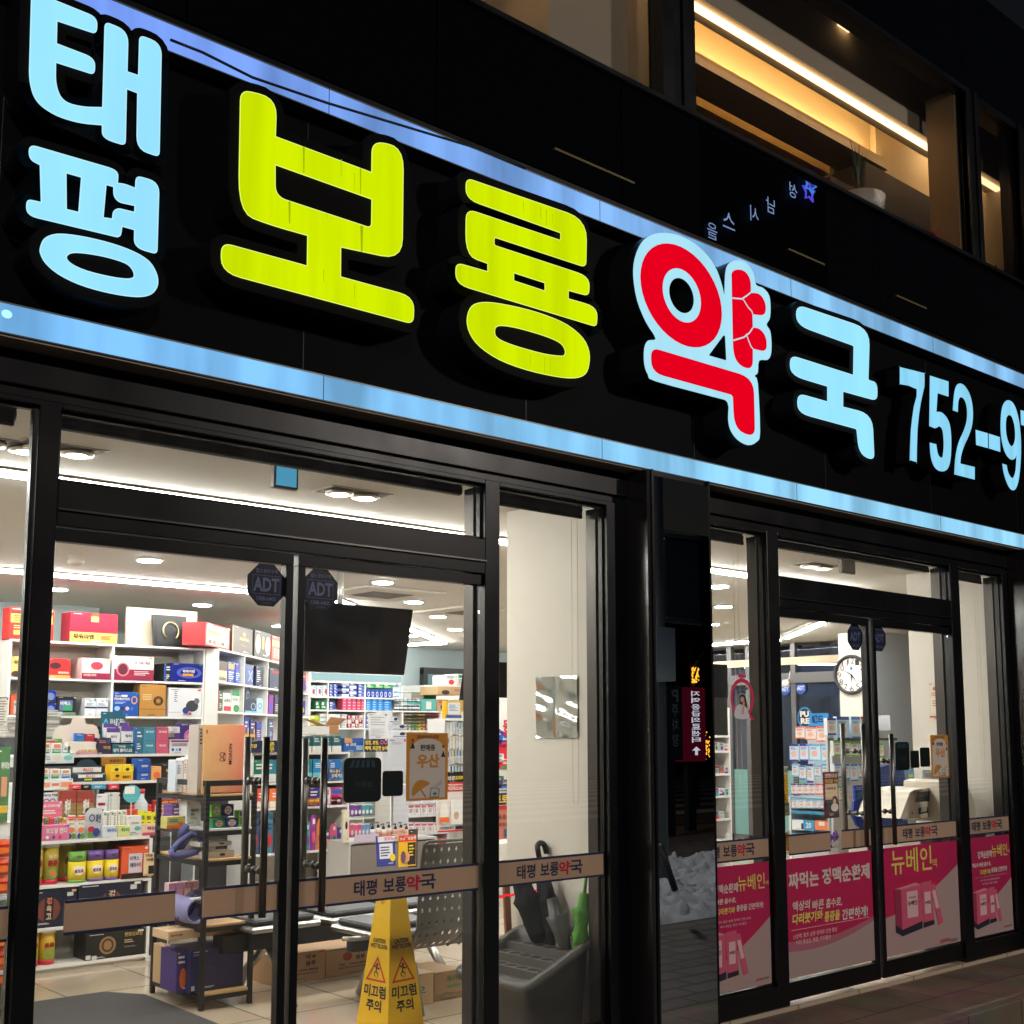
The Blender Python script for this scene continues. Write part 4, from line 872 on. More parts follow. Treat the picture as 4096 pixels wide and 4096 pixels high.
# ---- upper left wall cabinet
U = FY(5.4); zu = [U.sz(100, 2558)[1], U.sz(100, 2709)[1], U.sz(100, 2861)[1]]
ux = [U.sz(38, 2700)[0], U.sz(452, 2700)[0], U.sz(815, 2700)[0]]
shelf('white wall cabinet with two wide bays on the left', U, ux[0], ux[2], 0, zu[0]-.001, [zu[0], zu[1], zu[2], .95, .55, .1], ux, .35)
MB(U.w).box(ux[2]+.012, -.003, 0, U.sz(870, 2700)[0], .35, zu[0]+.004, WHT, .002).build('corner_post', bld)
UB = 'gift boxes on the upper left wall cabinet'
P = prod
P(U, zu[0], 40, 219, 2427, .16, (206, 44, 40), 'tall red and gold gift box, leftmost on the wall cabinet', [('r', .03, .12, .97, .2, (120, 16, 20)), ('r', .03, .2, .97, .48, (226, 170, 80)), ('l', .1, .24, .9, .44, (130, 30, 20), 3), ('l', .1, .55, .5, .68, (240, 190, 120), 2), ('r', .1, .72, .28, .86, (236, 176, 90)), ('r', .32, .72, .5, .86, (236, 176, 90)), ('o', .72, .62, .95, .9, (120, 20, 20))], group=UB)
P(U, zu[0], 283, 473, 2446, .2, (176, 28, 58), 'crimson gift box with a gold lower band and clasp', [('r', 0, .66, 1, 1, (224, 184, 96)), ('r', .44, .02, .58, .12, (120, 84, 30)), ('r', .43, .12, .59, .3, (226, 190, 110)), ('t', '파워라엔', .07, .72, .5, .88, (60, 26, 20)), ('l', .65, .74, .93, .88, (120, 80, 40), 3)], group=UB)
MB(U.w).box(*(lambda a, b: (a[0], .12, a[1], b[0], .15, U.sz(508, 2427, .12)[1]))(U.sz(508, 2583, .12), U.sz(790, 2583, .12)), M((212, 196, 174), .6), .002)
m = MB(U.w); a, z1_ = U.sz(508, 2427, .12); b = U.sz(790, 2427, .12)[0]; m.box(a, .12, zu[0], b, .145, z1_, M((214, 200, 178), .6), .002); tag(m.build('board'), 'plain beige board leaning behind the black framed horseshoe', 'board')
t = thing('picture_frame', 'black framed golden horseshoe standing on the wall cabinet', 'picture frame', U.w(U.sz(680, 2584)[0], .03, zu[0]))
a, z1_ = U.sz(612, 2456); b = U.sz(750, 2456)[0]; sh = lambda u, d, z: U.w(u+.02*(1-(z-zu[0])/.4), d+.1*(z-zu[0]), z)
m = MB(sh); m.box(a, 0, zu[0], b, .03, z1_, M((24, 25, 27), .4), .006); m.build('frame', t)
m = MB(sh); m.rect(a+.03, zu[0]+.03, b-.03, z1_-.03, -.002, M((40, 41, 44), .6)); cx_, cz_ = (a+b)/2, (zu[0]+z1_)/2
m.tube([(cx_+.07*math.sin(t_), -.008, cz_+.075*math.cos(t_)) for t_ in [-2.5+5.0*k/16 for k in range(17)]], .009, M((190, 176, 130), .3, .8), 6); m.build('horseshoe_mount', t)
P(U, zu[0], 756, 818, 2495, .22, (168, 168, 170), 'plain silver grey box behind the horseshoe frame', [('l', .3, .3, .5, .7, BK, 4)], group=UB, d=.02)
P(U, zu[1], 48, 89, 2625, .2, (222, 186, 110), 'small gold box with a brown wave, far left bay', [('e', -.0, .7, 1, 1.0, (70, 44, 34)), ('t', '실리', .2, .16, .9, .34, (70, 40, 30))], group=UB)
P(U, zu[1], 183, 284, 2632, .2, (214, 36, 40), 'bright red box with a dark liver picture', [('r', 0, .84, 1, 1, (226, 180, 90)), ('e', .18, .2, .62, .52, (60, 24, 20)), ('t', '액티리버', .5, .66, .92, .78, (250, 236, 220))], group=UB)
P(U, zu[1], 330, 442, 2631, .24, (236, 214, 212), 'pale pink box with a maroon base and liver drawing', [('r', 0, .7, 1, 1, MR), ('e', .3, .16, .74, .54, (190, 60, 80)), ('t', '리버골드파워', .06, .74, .5, .86, (236, 200, 190))], group=UB)
P(U, zu[1], 459, 616, 2622, .22, (238, 232, 230), 'white and maroon box with a round organ picture', [('r', 0, .54, 1, 1, MR), ('e', .05, .26, .38, .84, (220, 130, 140)), ('e', .09, .32, .34, .78, (96, 20, 44)), ('t', '간 기능 개선', .5, .2, .9, .33, (90, 20, 40)), ('l', .5, .6, .94, .8, (236, 200, 200), 3)], group=UB)
P(U, zu[1], 688, 814, 2651, .24, (28, 40, 130), 'glossy navy box with an orange name bar', [('o', .15, .2, .95, .8, (60, 80, 180)), ('t', '파워아민', .34, .34, .72, .5, WH_), ('r', .34, .55, .68, .68, (230, 150, 50))], group=UB, rough=.15)
P(U, zu[1], 658, 686, 2653, .2, (26, 28, 34), 'thin black box left of the glossy navy box', group=UB, d=.03)
P(U, zu[2], 46, 83, 2778, .2, (226, 96, 50), 'orange vitamin box, leftmost in the middle bay', [('r', .3, .3, 1, .95, (190, 190, 196)), ('t', '비맥스', .36, .4, .95, .56, BK)], group=UB, yb=2843)
for k in range(2): P(U, zu[2]+k*.10, 178, 226, 2812-52*k, .15, (24, 50, 150), 'blue metallic pack, %s of the stack of two' % ('lower', 'upper')[k], [('e', .2, .2, .85, .8, (110, 130, 170)), ('r', 0, .85, 1, 1, BK)], group=UB, rough=.2)
P(U, zu[2], 230, 306, 2785, .2, (22, 24, 28), 'black box with a green glowing label', [('r', 0, .82, 1, 1, (120, 150, 120)), ('r', .12, .2, .8, .74, (96, 110, 170)), ('r', .3, .46, .8, .74, (60, 160, 110)), ('t', '비맥스', .16, .26, .7, .46, WH_)], group=UB)
for k, (a, b) in enumerate(((340, 385), (387, 433))): P(U, zu[2], a, b, 2793, .22, (232, 234, 238), 'white box with a blue line, %s of a pair' % ('left', 'right')[k], [('r', 0, .48, 1, .56, (30, 50, 120)), ('e', .36, .06, .62, .22, (190, 200, 210)), ('l', .15, .28, .85, .42, (90, 96, 110), 2), ('r', .8, .02, .98, .16, (110, 180, 220))], group=UB)
P(U, zu[2], 453, 556, 2767, .1, (26, 82, 176), 'blue probiotics box with a drawn gut', [('t', 'PROBIOTICS', .06, .24, .64, .34, WH_), ('t', 'More', .08, .12, .3, .21, (240, 190, 120)), ('r', .32, .12, .55, .2, (240, 240, 240)), ('o', .7, .16, .94, .5, (236, 170, 100)), ('e', .06, .58, .27, .78, (150, 210, 236)), ('e', .29, .6, .44, .76, (60, 40, 90)), ('e', .48, .6, .63, .76, (230, 200, 200)), ('e', .67, .6, .8, .76, (60, 120, 200)), ('l', .06, .4, .5, .5, (190, 210, 236), 2)], group=UB)
P(U, zu[2], 561, 665, 2737, .14, (190, 136, 62), 'bronze box with a black gut outline', [('o', .52, .36, .9, .66, (50, 34, 20)), ('o', .58, .42, .84, .6, (50, 34, 20)), ('r', 0, .76, 1, .78, (130, 86, 30)), ('l', .1, .3, .5, .5, (230, 200, 150), 4)], group=UB)
P(U, zu[2], 676, 808, 2751, .12, (232, 230, 234), 'large white box with black and blue spheres', [('e', .52, .42, .9, .82, (52, 54, 62)), ('e', .76, .34, .93, .55, (110, 106, 112)), ('e', .42, .66, .62, .9, (44, 50, 120)), ('e', .6, .84, .7, .92, (200, 50, 60)), ('l', .16, .1, .26, .5, (120, 120, 130), 6), ('r', 0, .84, .36, .85, (60, 60, 70))], group=UB)
# ---- angled wall cabinet
po = U.w(U.sz(870, 2600)[0], 0, 0); V = Fr(po.x, po.y, 45)
zv = [V.sz(960, 2612)[1], V.sz(900, 2727)[1], V.sz(900, 2846)[1]]
vx = [V.sz(874, 2700)[0], V.sz(979, 2700)[0], V.sz(1073, 2700)[0], V.sz(1150, 2700)[0], V.sz(1238, 2700)[0]]
shelf('white angled wall cabinet of square cubbies', V, vx[0]-.01, vx[-1]+.01, 0, zv[0]-.001, [zv[0], zv[1], zv[2], 1.2, .9, .6, .1], vx, .35)
VB = 'boxes on the angled wall cabinet'
P(V, zv[0]+.001, 823, 921, 2487, .2, (196, 40, 46), 'white faced red bordered box on top of the corner', [('r', .05, .08, .93, .93, (238, 226, 206)), ('r', .08, .3, .6, .48, (206, 160, 70)), ('t', '경옥', .1, .1, .45, .26, (120, 60, 40)), ('r', .1, .72, .24, .88, (80, 60, 50)), ('r', .27, .72, .41, .88, (170, 90, 80)), ('r', .44, .72, .58, .88, (220, 170, 110)), ('r', .61, .72, .75, .88, (70, 66, 60)), ('o', .58, .2, .84, .52, (190, 60, 50))], group=VB)
P(V, zv[0]+.001, 930, 1012, 2496, .2, (74, 54, 44), 'dark brown gift box with gold lettering', [('e', .5, .2, .64, .36, (200, 170, 90)), ('t', '프로젝스', .34, .4, .82, .52, (226, 196, 110)), ('l', .4, .66, .7, .74, (160, 110, 60), 2), ('r', 0, 0, .03, 1, (206, 176, 90))], group=VB)
P(V, zv[0]+.001, 1020, 1084, 2517, .2, (62, 56, 52), 'charcoal gift box with two speckled ovals', [('e', .04, .14, .36, .88, (190, 176, 150)), ('e', .64, .14, .98, .88, (190, 176, 150)), ('r', .44, .2, .56, .66, (222, 180, 60))], group=VB)
P(V, zv[0]+.001, 1088, 1160, 2540, .2, (214, 66, 44), 'red and gold gift box near the door stile', [('r', .02, .18, 1, .42, (240, 180, 90)), ('l', .1, .5, .9, .9, (240, 190, 150), 5)], group=VB)
for (xl, xr, yt, r, c, lab, dc) in ((876, 910, 2642, 1, (200, 180, 150), 'brown and cream box in the first top cubby', [('r', 0, 0, 1, .45, (90, 70, 60)), ('t', 'OZEN', .1, .78, .8, .92, BK)]), (912, 940, 2645, 1, (24, 70, 160), 'blue upright box in the first top cubby', ()), (943, 961, 2652, 1, (30, 84, 176), 'narrow blue box behind the upright one', ()),
        (983, 1014, 2655, 1, (88, 100, 150), 'lilac grey box with an X in the second cubby', [('t', 'X', .3, .3, .95, .8, (150, 170, 220))]), (1025, 1055, 2663, 1, (26, 34, 70), 'dark navy box with white text in the second cubby', [('l', .1, .2, .6, .8, WH_, 6)]), (1080, 1122, 2672, 1, (56, 62, 84), 'slate box in the third top cubby', [('t', '메시마', .2, .1, .9, .24, RD_)]),
        (874, 892, 2762, 2, (40, 84, 64), 'dark green box in the second row corner', ()), (893, 924, 2771, 2, (236, 234, 230), 'white box with a red slanted band', [('r', .1, .7, 1, .95, (200, 40, 40)), ('t', '소장사', .1, .3, .9, .5, (60, 50, 50))]), (928, 958, 2760, 2, (226, 230, 220), 'green and white box beside the red banded one', [('r', 0, 0, 1, .25, GN), ('e', .2, .65, 1.0, 1, GN), ('t', '마그비', .1, .35, .8, .5, GN)]),
        (980, 1026, 2790, 2, (28, 36, 60), 'dark eye vitamin box in the second row', [('o', .5, .3, .95, .8, (150, 180, 210)), ('r', 0, .85, 1, 1, SK)]), (1028, 1052, 2792, 2, (180, 206, 226), 'pale blue box with an eye', [('o', .2, .3, .8, .7, (80, 110, 150))]), (1076, 1094, 2779, 2, (150, 50, 150), 'violet box in the third second row cubby', ()), (1099, 1122, 2780, 2, (40, 60, 50), 'dark green upright box near the stile', ())):
    P(V, zv[r], xl, xr, yt, .16, c, lab, dc, group=VB, d=.03)
P(V, zv[2]+.105, 982, 1002, 2746, .1, (24, 30, 60), 'small dark box standing on the eye vitamin box', [('o', .2, .3, .8, .8, (130, 160, 200))], group=VB, d=.04)
for k in range(5): P(V, None, 978+k*24, 998+k*24, 2866+(k % 3)*10, .12, [(46, 76, 170), (60, 44, 110), (76, 52, 130), (60, 50, 120), (90, 80, 140)][k], 'narrow upright violet pack, %s from the left in the lower cubbies' % ORD[k], group='violet packs in the lower angled cubbies', d=.05, yb=2960)
P(V, None, 1190, 1226, 2684, .16, (168, 66, 66), 'dull red box in the last top cubby', group=VB, d=.04, yb=2756); P(V, None, 1197, 1226, 2800, .12, (40, 48, 140), 'navy box with a yellow spot in the last cubby', [('e', .2, .5, .7, .9, YE)], group=VB, d=.04, yb=2856)
# ---- rear cabinet with a lit header
K = FY(7.95); kx = [K.sz(q, 2800)[0] for q in (1240, 1313, 1461, 1608)]; kz = [K.sz(1240, q)[1] for q in (2722, 2784, 2838, 2911, 2985)]
shelf('tall rear medicine cabinet under a glowing header', K, kx[0], kx[-1], 0, kz[0], [kz[0], kz[1], kz[2], kz[3], kz[4], .9, .5], kx, .3, backcol=(206, 222, 222))
t = thing('light_box', 'pale cyan glowing header above the rear cabinet', 'light box', K.w((kx[0]+kx[-1])/2, 0, kz[0]))
MB(K.w).box(kx[0], 0, kz[0]+.002, kx[-1], .3, K.sz(1240, 2686)[1], WHT, .002).build('casing', t); MB(K.w).box(kx[0]+.01, -.004, kz[0]+.01, kx[-1]-.01, -.0005, K.sz(1240, 2686)[1]-.01, EM((204, 238, 242), 1.0)).build('panel', t)
def rowof(f, z, xs, yt, dep, cols, lab, grp, d=.02, deco=(), dy=0, stack=1):
    for i in range(len(xs)-1):
        for s_ in range(stack):
            u0, zt_ = f.sz(xs[i]+1, yt+dy*i, d); u1 = f.sz(xs[i+1]-1, yt, d)[0]; hh = (zt_-z)/stack
            m = MB(f.w); m.box(u0, d, z+hh*s_+.001, u1, d+dep, z+hh*(s_+1), C_(cols[(i+s_) % len(cols)]), .0015)
            deco_on(m, deco or [('r', .08, .15, .5, .45, WH_), ('l', .1, .55, .9, .85, NV if sum(cols[i % len(cols)]) > 330 else WH_, 2)], u0, z+hh*s_, u1, z+hh*(s_+1), d)
            lb = '%s, %s from the left' % (lab, ORD[i]) if len(xs) > 2 else lab
            if stack > 1: lb += ', level %s up' % ORD[s_]
            tag(m.build('medicine_box'), lb, 'box', grp)
rowof(K, kz[1], [1242, 1266, 1291, 1315], 2742, .12, [(206, 226, 236)], 'pale blue carton in the cabinet top left', 'cartons in the rear cabinet', deco=[('e', .3, .3, .7, .8, (190, 60, 90)), ('l', .6, .1, .9, .9, (90, 100, 110), 4)])
rowof(K, kz[1], [1318, 1335, 1352], 2736, .12, [(34, 60, 160)], 'blue carton in the cabinet centre', 'cartons in the rear cabinet', stack=4)
rowof(K, kz[1], [1368, 1398, 1428], 2732, .12, [(214, 222, 236), (36, 60, 150)], 'white and navy carton in the cabinet centre', 'cartons in the rear cabinet', stack=5)
rowof(K, kz[1], [1432, 1459], 2736, .12, [(60, 84, 170)], 'blue white carton before the second divider', 'cartons in the rear cabinet', stack=4)
rowof(K, kz[1], [1466, 1483, 1500, 1517, 1534, 1551, 1568], 2757, .12, [(36, 66, 150)], 'dark blue carton with a ring', 'cartons in the rear cabinet', deco=[('o', .2, .3, .8, .9, WH_)])
rowof(K, kz[1]+.115, [1466, 1500, 1534, 1568], 2735, .1, [(60, 160, 80)], 'green carton on the dark blue row', 'cartons in the rear cabinet')
rowof(K, kz[1], [1572, 1604], 2732, .1, [(196, 214, 232)], 'pale carton right in the cabinet top', 'cartons in the rear cabinet', stack=3)
rowof(K, kz[2], [1262, 1284, 1308], 2804, .12, [(24, 110, 70)], 'green box on the second cabinet board', 'cartons in the rear cabinet')
rowof(K, kz[2], [1316, 1342], 2808, .12, [(40, 60, 150)], 'blue box beside the pink block', 'cartons in the rear cabinet', stack=3)
rowof(K, kz[2], [1369, 1388, 1407, 1426, 1444, 1457], 2793, .12, [(206, 70, 110)], 'pink carton in the block', 'pink cartons in the rear cabinet', stack=4, deco=[('r', .2, .3, .8, .6, (240, 190, 200))])
rowof(K, kz[2], [1464, 1488, 1512, 1535, 1568], 2796, .12, [(40, 130, 206)], 'sky blue carton in the block', 'sky blue cartons in the rear cabinet', stack=5, deco=[('r', .1, .2, .6, .6, (170, 210, 240))])
rowof(K, kz[3], [1241, 1276], 2862, .12, [(196, 206, 40)], 'yellow green box low in the cabinet', 'cartons in the rear cabinet', stack=2)
rowof(K, kz[3], [1278, 1311], 2856, .12, [(196, 204, 196)], 'pale grey box low in the cabinet', 'cartons in the rear cabinet', stack=3)
rowof(K, kz[3], [1315, 1362], 2856, .12, [(204, 218, 224)], 'wide pale blue box low in the cabinet', 'cartons in the rear cabinet', stack=2)
rowof(K, kz[3], [1366, 1388], 2857, .12, [(214, 206, 210)], 'white stack of cartons low in the cabinet', 'cartons in the rear cabinet', stack=6)
rowof(K, kz[3], [1391, 1408, 1422, 1436, 1452], 2862, .12, [(170, 40, 60), (220, 214, 210)], 'dark red carton low in the cabinet', 'cartons in the rear cabinet', stack=3)
rowof(K, kz[3], [1464, 1480, 1496, 1512], 2856, .12, [(40, 70, 160)], 'blue carton low in the right bay', 'cartons in the rear cabinet', stack=3)
t = thing('open_carton', 'open brown cardboard box on the rear counter', 'carton', K.w(K.sz(1320, 2935, -.6)[0], -.6, 1.48)); f = FY(7.3); a, zz = f.sz(1300, 2900); b = f.sz(1356, 2900)[0]; zz0 = f.sz(1300, 2936)[1]
MB(f.w).box(a, 0, zz0, b, .2, zz, C_((160, 116, 74), .7), .003).build('body', t)
m = MB(f.w); m.add([(a, 0, zz), (b, 0, zz), (b+.05, -.08, zz+.07), (a+.02, -.08, zz+.09)], [(0, 1, 2, 3)], C_((176, 130, 86), .7)); m.add([(a, 0, zz), (a, .2, zz), (a-.16, .2, zz+.07), (a-.16, 0, zz+.05)], [(0, 1, 2, 3)], C_((170, 124, 80), .7)); m.build('flap', t)
# jars, cartons and dark doorway right of the rear cabinet
J = FY(7.3); jz = J.sz(1590, 2842)[1]
for r in range(4):
    for i in range(6 if r < 3 else 2):
        xl = 1583+i*17+(8 if r == 3 else 0); cyl(J, jz+.105*r, xl, xl+15, 0 or 2842-26*r-23, (70, 60, 70), 'dark vitamin jar, %s in its row, row %s from the bottom' % (ORD[i], ORD[r]), [(.3, (200, 220, 220)), (.7, (60, 50, 60))], (226, 230, 230), 'jar', 'jar', 'stacked vitamin jars by the doorway')
shelf('white low cabinet holding rows of small coloured boxes', J, J.sz(1566, 2842)[0], J.sz(1766, 2842)[0], 0, jz, [jz, J.sz(1620, 2922)[1], .8], [J.sz(1568, 2842)[0], J.sz(1612, 2842)[0], J.sz(1764, 2842)[0]], .3)
for i, c in enumerate([(206, 200, 196), (110, 150, 90), (226, 180, 70), (150, 70, 100), (200, 50, 80)]):
    for r in range(5): xl = 1618+i*28; rowof(J, J.sz(1620, 2922)[1]+.048*r, [xl, xl+26], int(J.sz(1, 1)[0]*0)+(2922-12*(r+1)), .12, [c], 'small %s box low by the doorway, layer %s' % (['white', 'green', 'amber', 'maroon', 'crimson'][i], ORD[r]), 'small coloured boxes by the doorway', deco=[('e', .3, .2, .7, .8, (60, 60, 60))])
P(J, jz, 1687, 1745, 2796, .3, (96, 176, 170), 'teal carton with a white bottle picture', [('r', .3, .2, .66, .84, WH_)], 'carton', 'carton')
P(J, jz, 1748, 1800, 2797, .3, (196, 152, 104), 'small brown carton under the large one', (), 'carton', 'carton', d=.02); P(J, jz+.2, 1750, 1858, 2744, .35, (200, 164, 120), 'large brown carton with a doll print', [('e', .15, .45, .44, 1.0, (70, 40, 40)), ('l', .62, .3, .9, .6, (170, 60, 50), 2)], 'carton', 'carton', d=.02)
P(J, jz, 1804, 1858, 2800, .3, (190, 160, 110), 'brown carton right of the small one', (), 'carton', 'carton', d=.02); P(J, jz, 1693, 1746, 2768, .25, (150, 140, 120), 'grey brown carton behind the teal one', (), 'carton', 'carton', d=.35)
ds = thing('doorway', 'dark framed teal doorway at the back', 'doorway', (9.9, 9.8, 0)); f = FY(9.7); a, zz = f.sz(1696, 2680); 
m = MB(f.w); b = f.sz(2060, 2640)[0]; m.box(a, 0, 0, a+.07, .1, zz, DARKM); m.box(a, -.001, zz-.05, b, .1, zz+.04, DARKM); m.build('frame', ds); MB(f.w).box(a+.07, .03, 0, b, .06, zz-.05, M((104, 140, 146), .4)).build('door_panel', ds)
P(FY(9.0), None, 1783, 1828, 2700, .3, WH_, 'white carton on the high ledge, left one', (), 'carton', 'carton', yb=2742); P(FY(9.0), None, 1830, 1872, 2695, .3, WH_, 'white carton on the high ledge, right one', (), 'carton', 'carton', yb=2742)
MB(FY(8.9).w).box(FY(8.9).sz(1700, 2743)[0], 0, 0, 12, .5, FY(8.9).sz(1783, 2743)[1], WHT, .003).build('ledge', bld)
# ---- low white gondola along the front, left
A = FY(3.6); az = [A.sz(145, 3367)[1], A.sz(137, 3546)[1], A.sz(130, 3717)[1], A.sz(124, 3872)[1]]; ax = [1.7, A.sz(604, 3400)[0]]
shelf('low white display shelf inside the near door, left', A, ax[0], ax[1], 0, az[0]-.02, az, ax, .42, th=.022)
MB(A.w).box(ax[0], .03, 0, A.sz(660, 3829)[0], .42, az[3]-.025, WHT).build('plinth', bld)
GB = 'goods on the low white display shelf'
MB(A.w).box(ax[1]+.012, .05, 0, A.sz(690, 3500)[0], .42, az[0]-.02, M((58, 60, 64), .6)).build('plinth', bld)
# canisters
for i, (xl, xr, yt, d) in enumerate(((145, 180, 3380, .03), (182, 247, 3376, .03), (250, 312, 3368, .12), (318, 380, 3362, .16), (386, 444, 3357, .18))):
    t, (cu, cdd, r, z, zl) = cyl(A, az[1], xl, xr, yt, (196, 34, 56), 'tall gold sweets canister with a white lid, %s from the left on the upper tier' % ORD[i], [(.13, (176, 150, 40)), ], (236, 234, 228), group='tall gold canisters', d=d)
    m = MB(A.w); m.ell(cu, z+(zl-z)*.30, r*.62, r*.62, cdd-r*1.02, C_((90, 170, 100)), 16, .7); m.ell(cu, z+(zl-z)*.30, r*.4, r*.4, cdd-r*1.03, C_((226, 120, 50)), 16); m.text('힐킨', cu-r*.55, z+(zl-z)*.72, cu+r*.55, z+(zl-z)*.8, cdd-r*1.05, C_((230, 220, 180)), .03); m.text('튼튼', cu-r*.62, z+(zl-z)*.50, cu+r*.62, z+(zl-z)*.66, cdd-r*1.05, C_((150, 30, 40)), .05); m.build('label', t)
for i, (xl, xr, yt, c) in enumerate(((284, 355, 3410, (120, 176, 80)), (359, 424, 3405, (112, 80, 150)), (427, 484, 3401, (112, 80, 150)))):
    t, (cu, cdd, r, z, zl) = cyl(A, az[1], xl, xr, yt, (120, 170, 70) if i == 0 else c, 'short yellow snack tub with a %s top%s' % (('green', 'purple', 'purple')[i], ('', ', middle tub', ', right tub')[i]), [(.1, (240, 214, 50)), (.68, c)], None, 'tub', 'snack_tub', 'short snack tubs', d=-.0, sq=.7)
    m = MB(A.w); m.ell(cu, z+(zl-z)*.40, r*.62, r*.52, cdd-r*.72, C_((246, 240, 226)), 16); m.text('팜프로', cu-r*.5, z+(zl-z)*.32, cu+r*.5, z+(zl-z)*.44, cdd-r*.745, C_((120, 40, 60)), .05); m.text('렌틸', cu-r*.3, z+(zl-z)*.8, cu+r*.3, z+(zl-z)*.88, cdd-r*.735, C_((70, 50, 60)), .02); m.build('label', t)
P(A, az[1], 489, 594, 3389, .16, (222, 92, 56), 'orange vitamin carton with a silver label plate', [('r', .26, .22, .78, .82, (214, 206, 220)), ('t', '비맥스', .3, .3, .66, .44, BK), ('t', '메타', .32, .5, .56, .66, BK), ('t', '비', .58, .5, .72, .66, RD_), ('r', 0, .84, 1, 1, (40, 30, 28))], group=GB)
P(A, None, 577, 637, 3413, .01, (236, 206, 160), 'cream promotion card hung at the shelf end', [('t', '신제품 출시', .08, .06, .92, .18, (80, 50, 40)), ('t', '이벤트', .16, .22, .86, .38, (40, 30, 28)), ('r', .3, .56, .9, .92, (30, 30, 32))], 'card', 'promotion_card', yb=3504, d=-.02)
P(A, az[2], 134, 310, 3565, .14, (26, 32, 52), 'wide black gift box with a copper seal, left one', [('e', .08, .2, .62, .85, (120, 64, 52)), ('r', .26, .1, .46, .9, (26, 30, 48)), ('t', '경', .3, .2, .42, .38, (214, 130, 90)), ('t', '옥', .3, .42, .42, .58, (214, 190, 160)), ('t', '고', .3, .62, .42, .78, (214, 190, 160)), ('r', .76, .1, .9, .2, (200, 204, 206))], group=GB)
P(A, az[2], 316, 571, 3540, .14, (26, 30, 50), 'wide black gift box with a copper seal, right one', [('e', .34, .2, .68, .9, (120, 64, 52)), ('r', .42, .04, .58, .9, (26, 30, 48)), ('t', '경', .46, .2, .56, .38, (214, 190, 160)), ('r', .8, .1, .9, .22, (200, 204, 206))], group=GB)
for i, (xl, xr) in enumerate(((118, 164), (168, 232))):
    t, (cu, cdd, r, z, zl) = cyl(A, az[3], xl, xr, 3722, (196, 34, 56), 'gold sweets canister on the lowest tier, %s one' % ('left', 'right')[i], [(.15, (206, 166, 30))], (236, 234, 228), group='gold canisters on the lowest tier', d=.03)
    m = MB(A.w); m.ell(cu, z+(zl-z)*.36, r*.62, r*.62, cdd-r*1.02, C_((90, 170, 100)), 16, .7); m.text('튼튼', cu-r*.62, z+(zl-z)*.56, cu+r*.62, z+(zl-z)*.70, cdd-r*1.05, C_((150, 30, 40)), .05); m.build('label', t)
P(A, az[3], 345, 581, 3738, .2, (28, 27, 28), 'large black carton with a bronze swirl and gold text', [('e', .22, .16, .5, .84, (150, 116, 76)), ('o', .26, .24, .46, .76, (60, 50, 40)), ('t', '한방신보원', .64, .08, .95, .24, (190, 160, 90)), ('l', .64, .34, .85, .5, (190, 170, 130), 2), ('l', .64, .6, .93, .66, (150, 140, 120), 2), ('r', 0, .8, .08, .96, (210, 210, 206)), ('r', .1, .84, .18, 1.0, (210, 210, 206))], group=GB)
# top of the gondola
g = 'sweets on top of the low white shelf'
def tray(f, z, xl, xr, yt, col, label, txt, tcol, d=0, dep=.12, deco=()):
    P(f, z, xl, xr, yt, dep, col, label, [('t', txt, .25, .2, .92, .55, tcol)]+list(deco), 'display tray', 'display_tray', d=d)
tray(A, az[0], 152, 279, 3303, (222, 120, 160), 'pink sweets tray with white Hangul, front left', '포도당 캔디', WH_, d=.0, deco=[('e', .25, .66, .35, .9, (240, 240, 250)), ('e', .45, .66, .55, .9, (60, 90, 160)), ('e', .65, .66, .75, .9, (200, 60, 90))])
for k in range(6): P(A, az[0]+.04, 160+k*19, 176+k*19, 3268+(k % 2)*4, .05, [(220, 214, 130), (110, 160, 90), (220, 90, 80), (150, 170, 200), (200, 170, 60), (230, 200, 170)][k], 'sweets stick pack in the pink tray, %s from the left' % ORD[k], group='stick packs in the pink tray', d=.05, cat='pack', name='stick_pack')
P(A, None, 154, 250, 3208, .02, (220, 110, 140), 'pink header card over the sweets tray', [('t', '콜나지바이탈', .2, .12, .92, .26, WH_), ('l', .2, .36, .9, .56, WH_, 2), ('r', .05, .7, .24, .95, WH_), ('r', .28, .7, .46, .95, WH_), ('r', .52, .7, .7, .95, WH_), ('r', .74, .7, .92, .95, WH_)], 'card', 'header_card', d=.18, yb=3300)
P(A, None, 163, 234, 3172, .02, (226, 228, 236), 'white card reading Energy Vital with blue arms', [('t', 'Energy Vital', .06, .06, .96, .3, NV), ('o', .15, .4, .5, .8, NV), ('o', .5, .4, .85, .8, NV)], 'card', 'header_card', d=.22, yb=3230)
for k, (a, b) in enumerate(((236, 307), (310, 380))): P(A, az[0]+.02, a, b, 3163, .1, (146, 120, 70), 'olive and red snack carton behind the pouches, %s one' % ('left', 'right')[k], [('r', 0, 0, 1, .3, (150, 60, 50)), ('t', '쾌변', .35, .2, .68, .62, WH_), ('e', .4, .66, .8, .9, (90, 40, 60))], group=g, d=.2)
for k, (a, b) in enumerate(((268, 305), (306, 341))): pouch(A, az[0]+.0, a, b, 3262, (238, 232, 224), 'white and orange striped pouch, %s of the pair' % ('left', 'right')[k], [('r', .05, .04, .95, .1, (226, 90, 60)), ('r', .05, .14, .95, .19, (226, 90, 60)), ('t', '테이프', .2, .3, .8, .4, GN), ('e', .15, .5, .85, .72, (230, 130, 80)), ('e', .1, .75, .5, .98, (60, 70, 150)), ('e', .45, .75, .95, .98, (90, 150, 60))], group='upright pouches on the low shelf', d=.03)
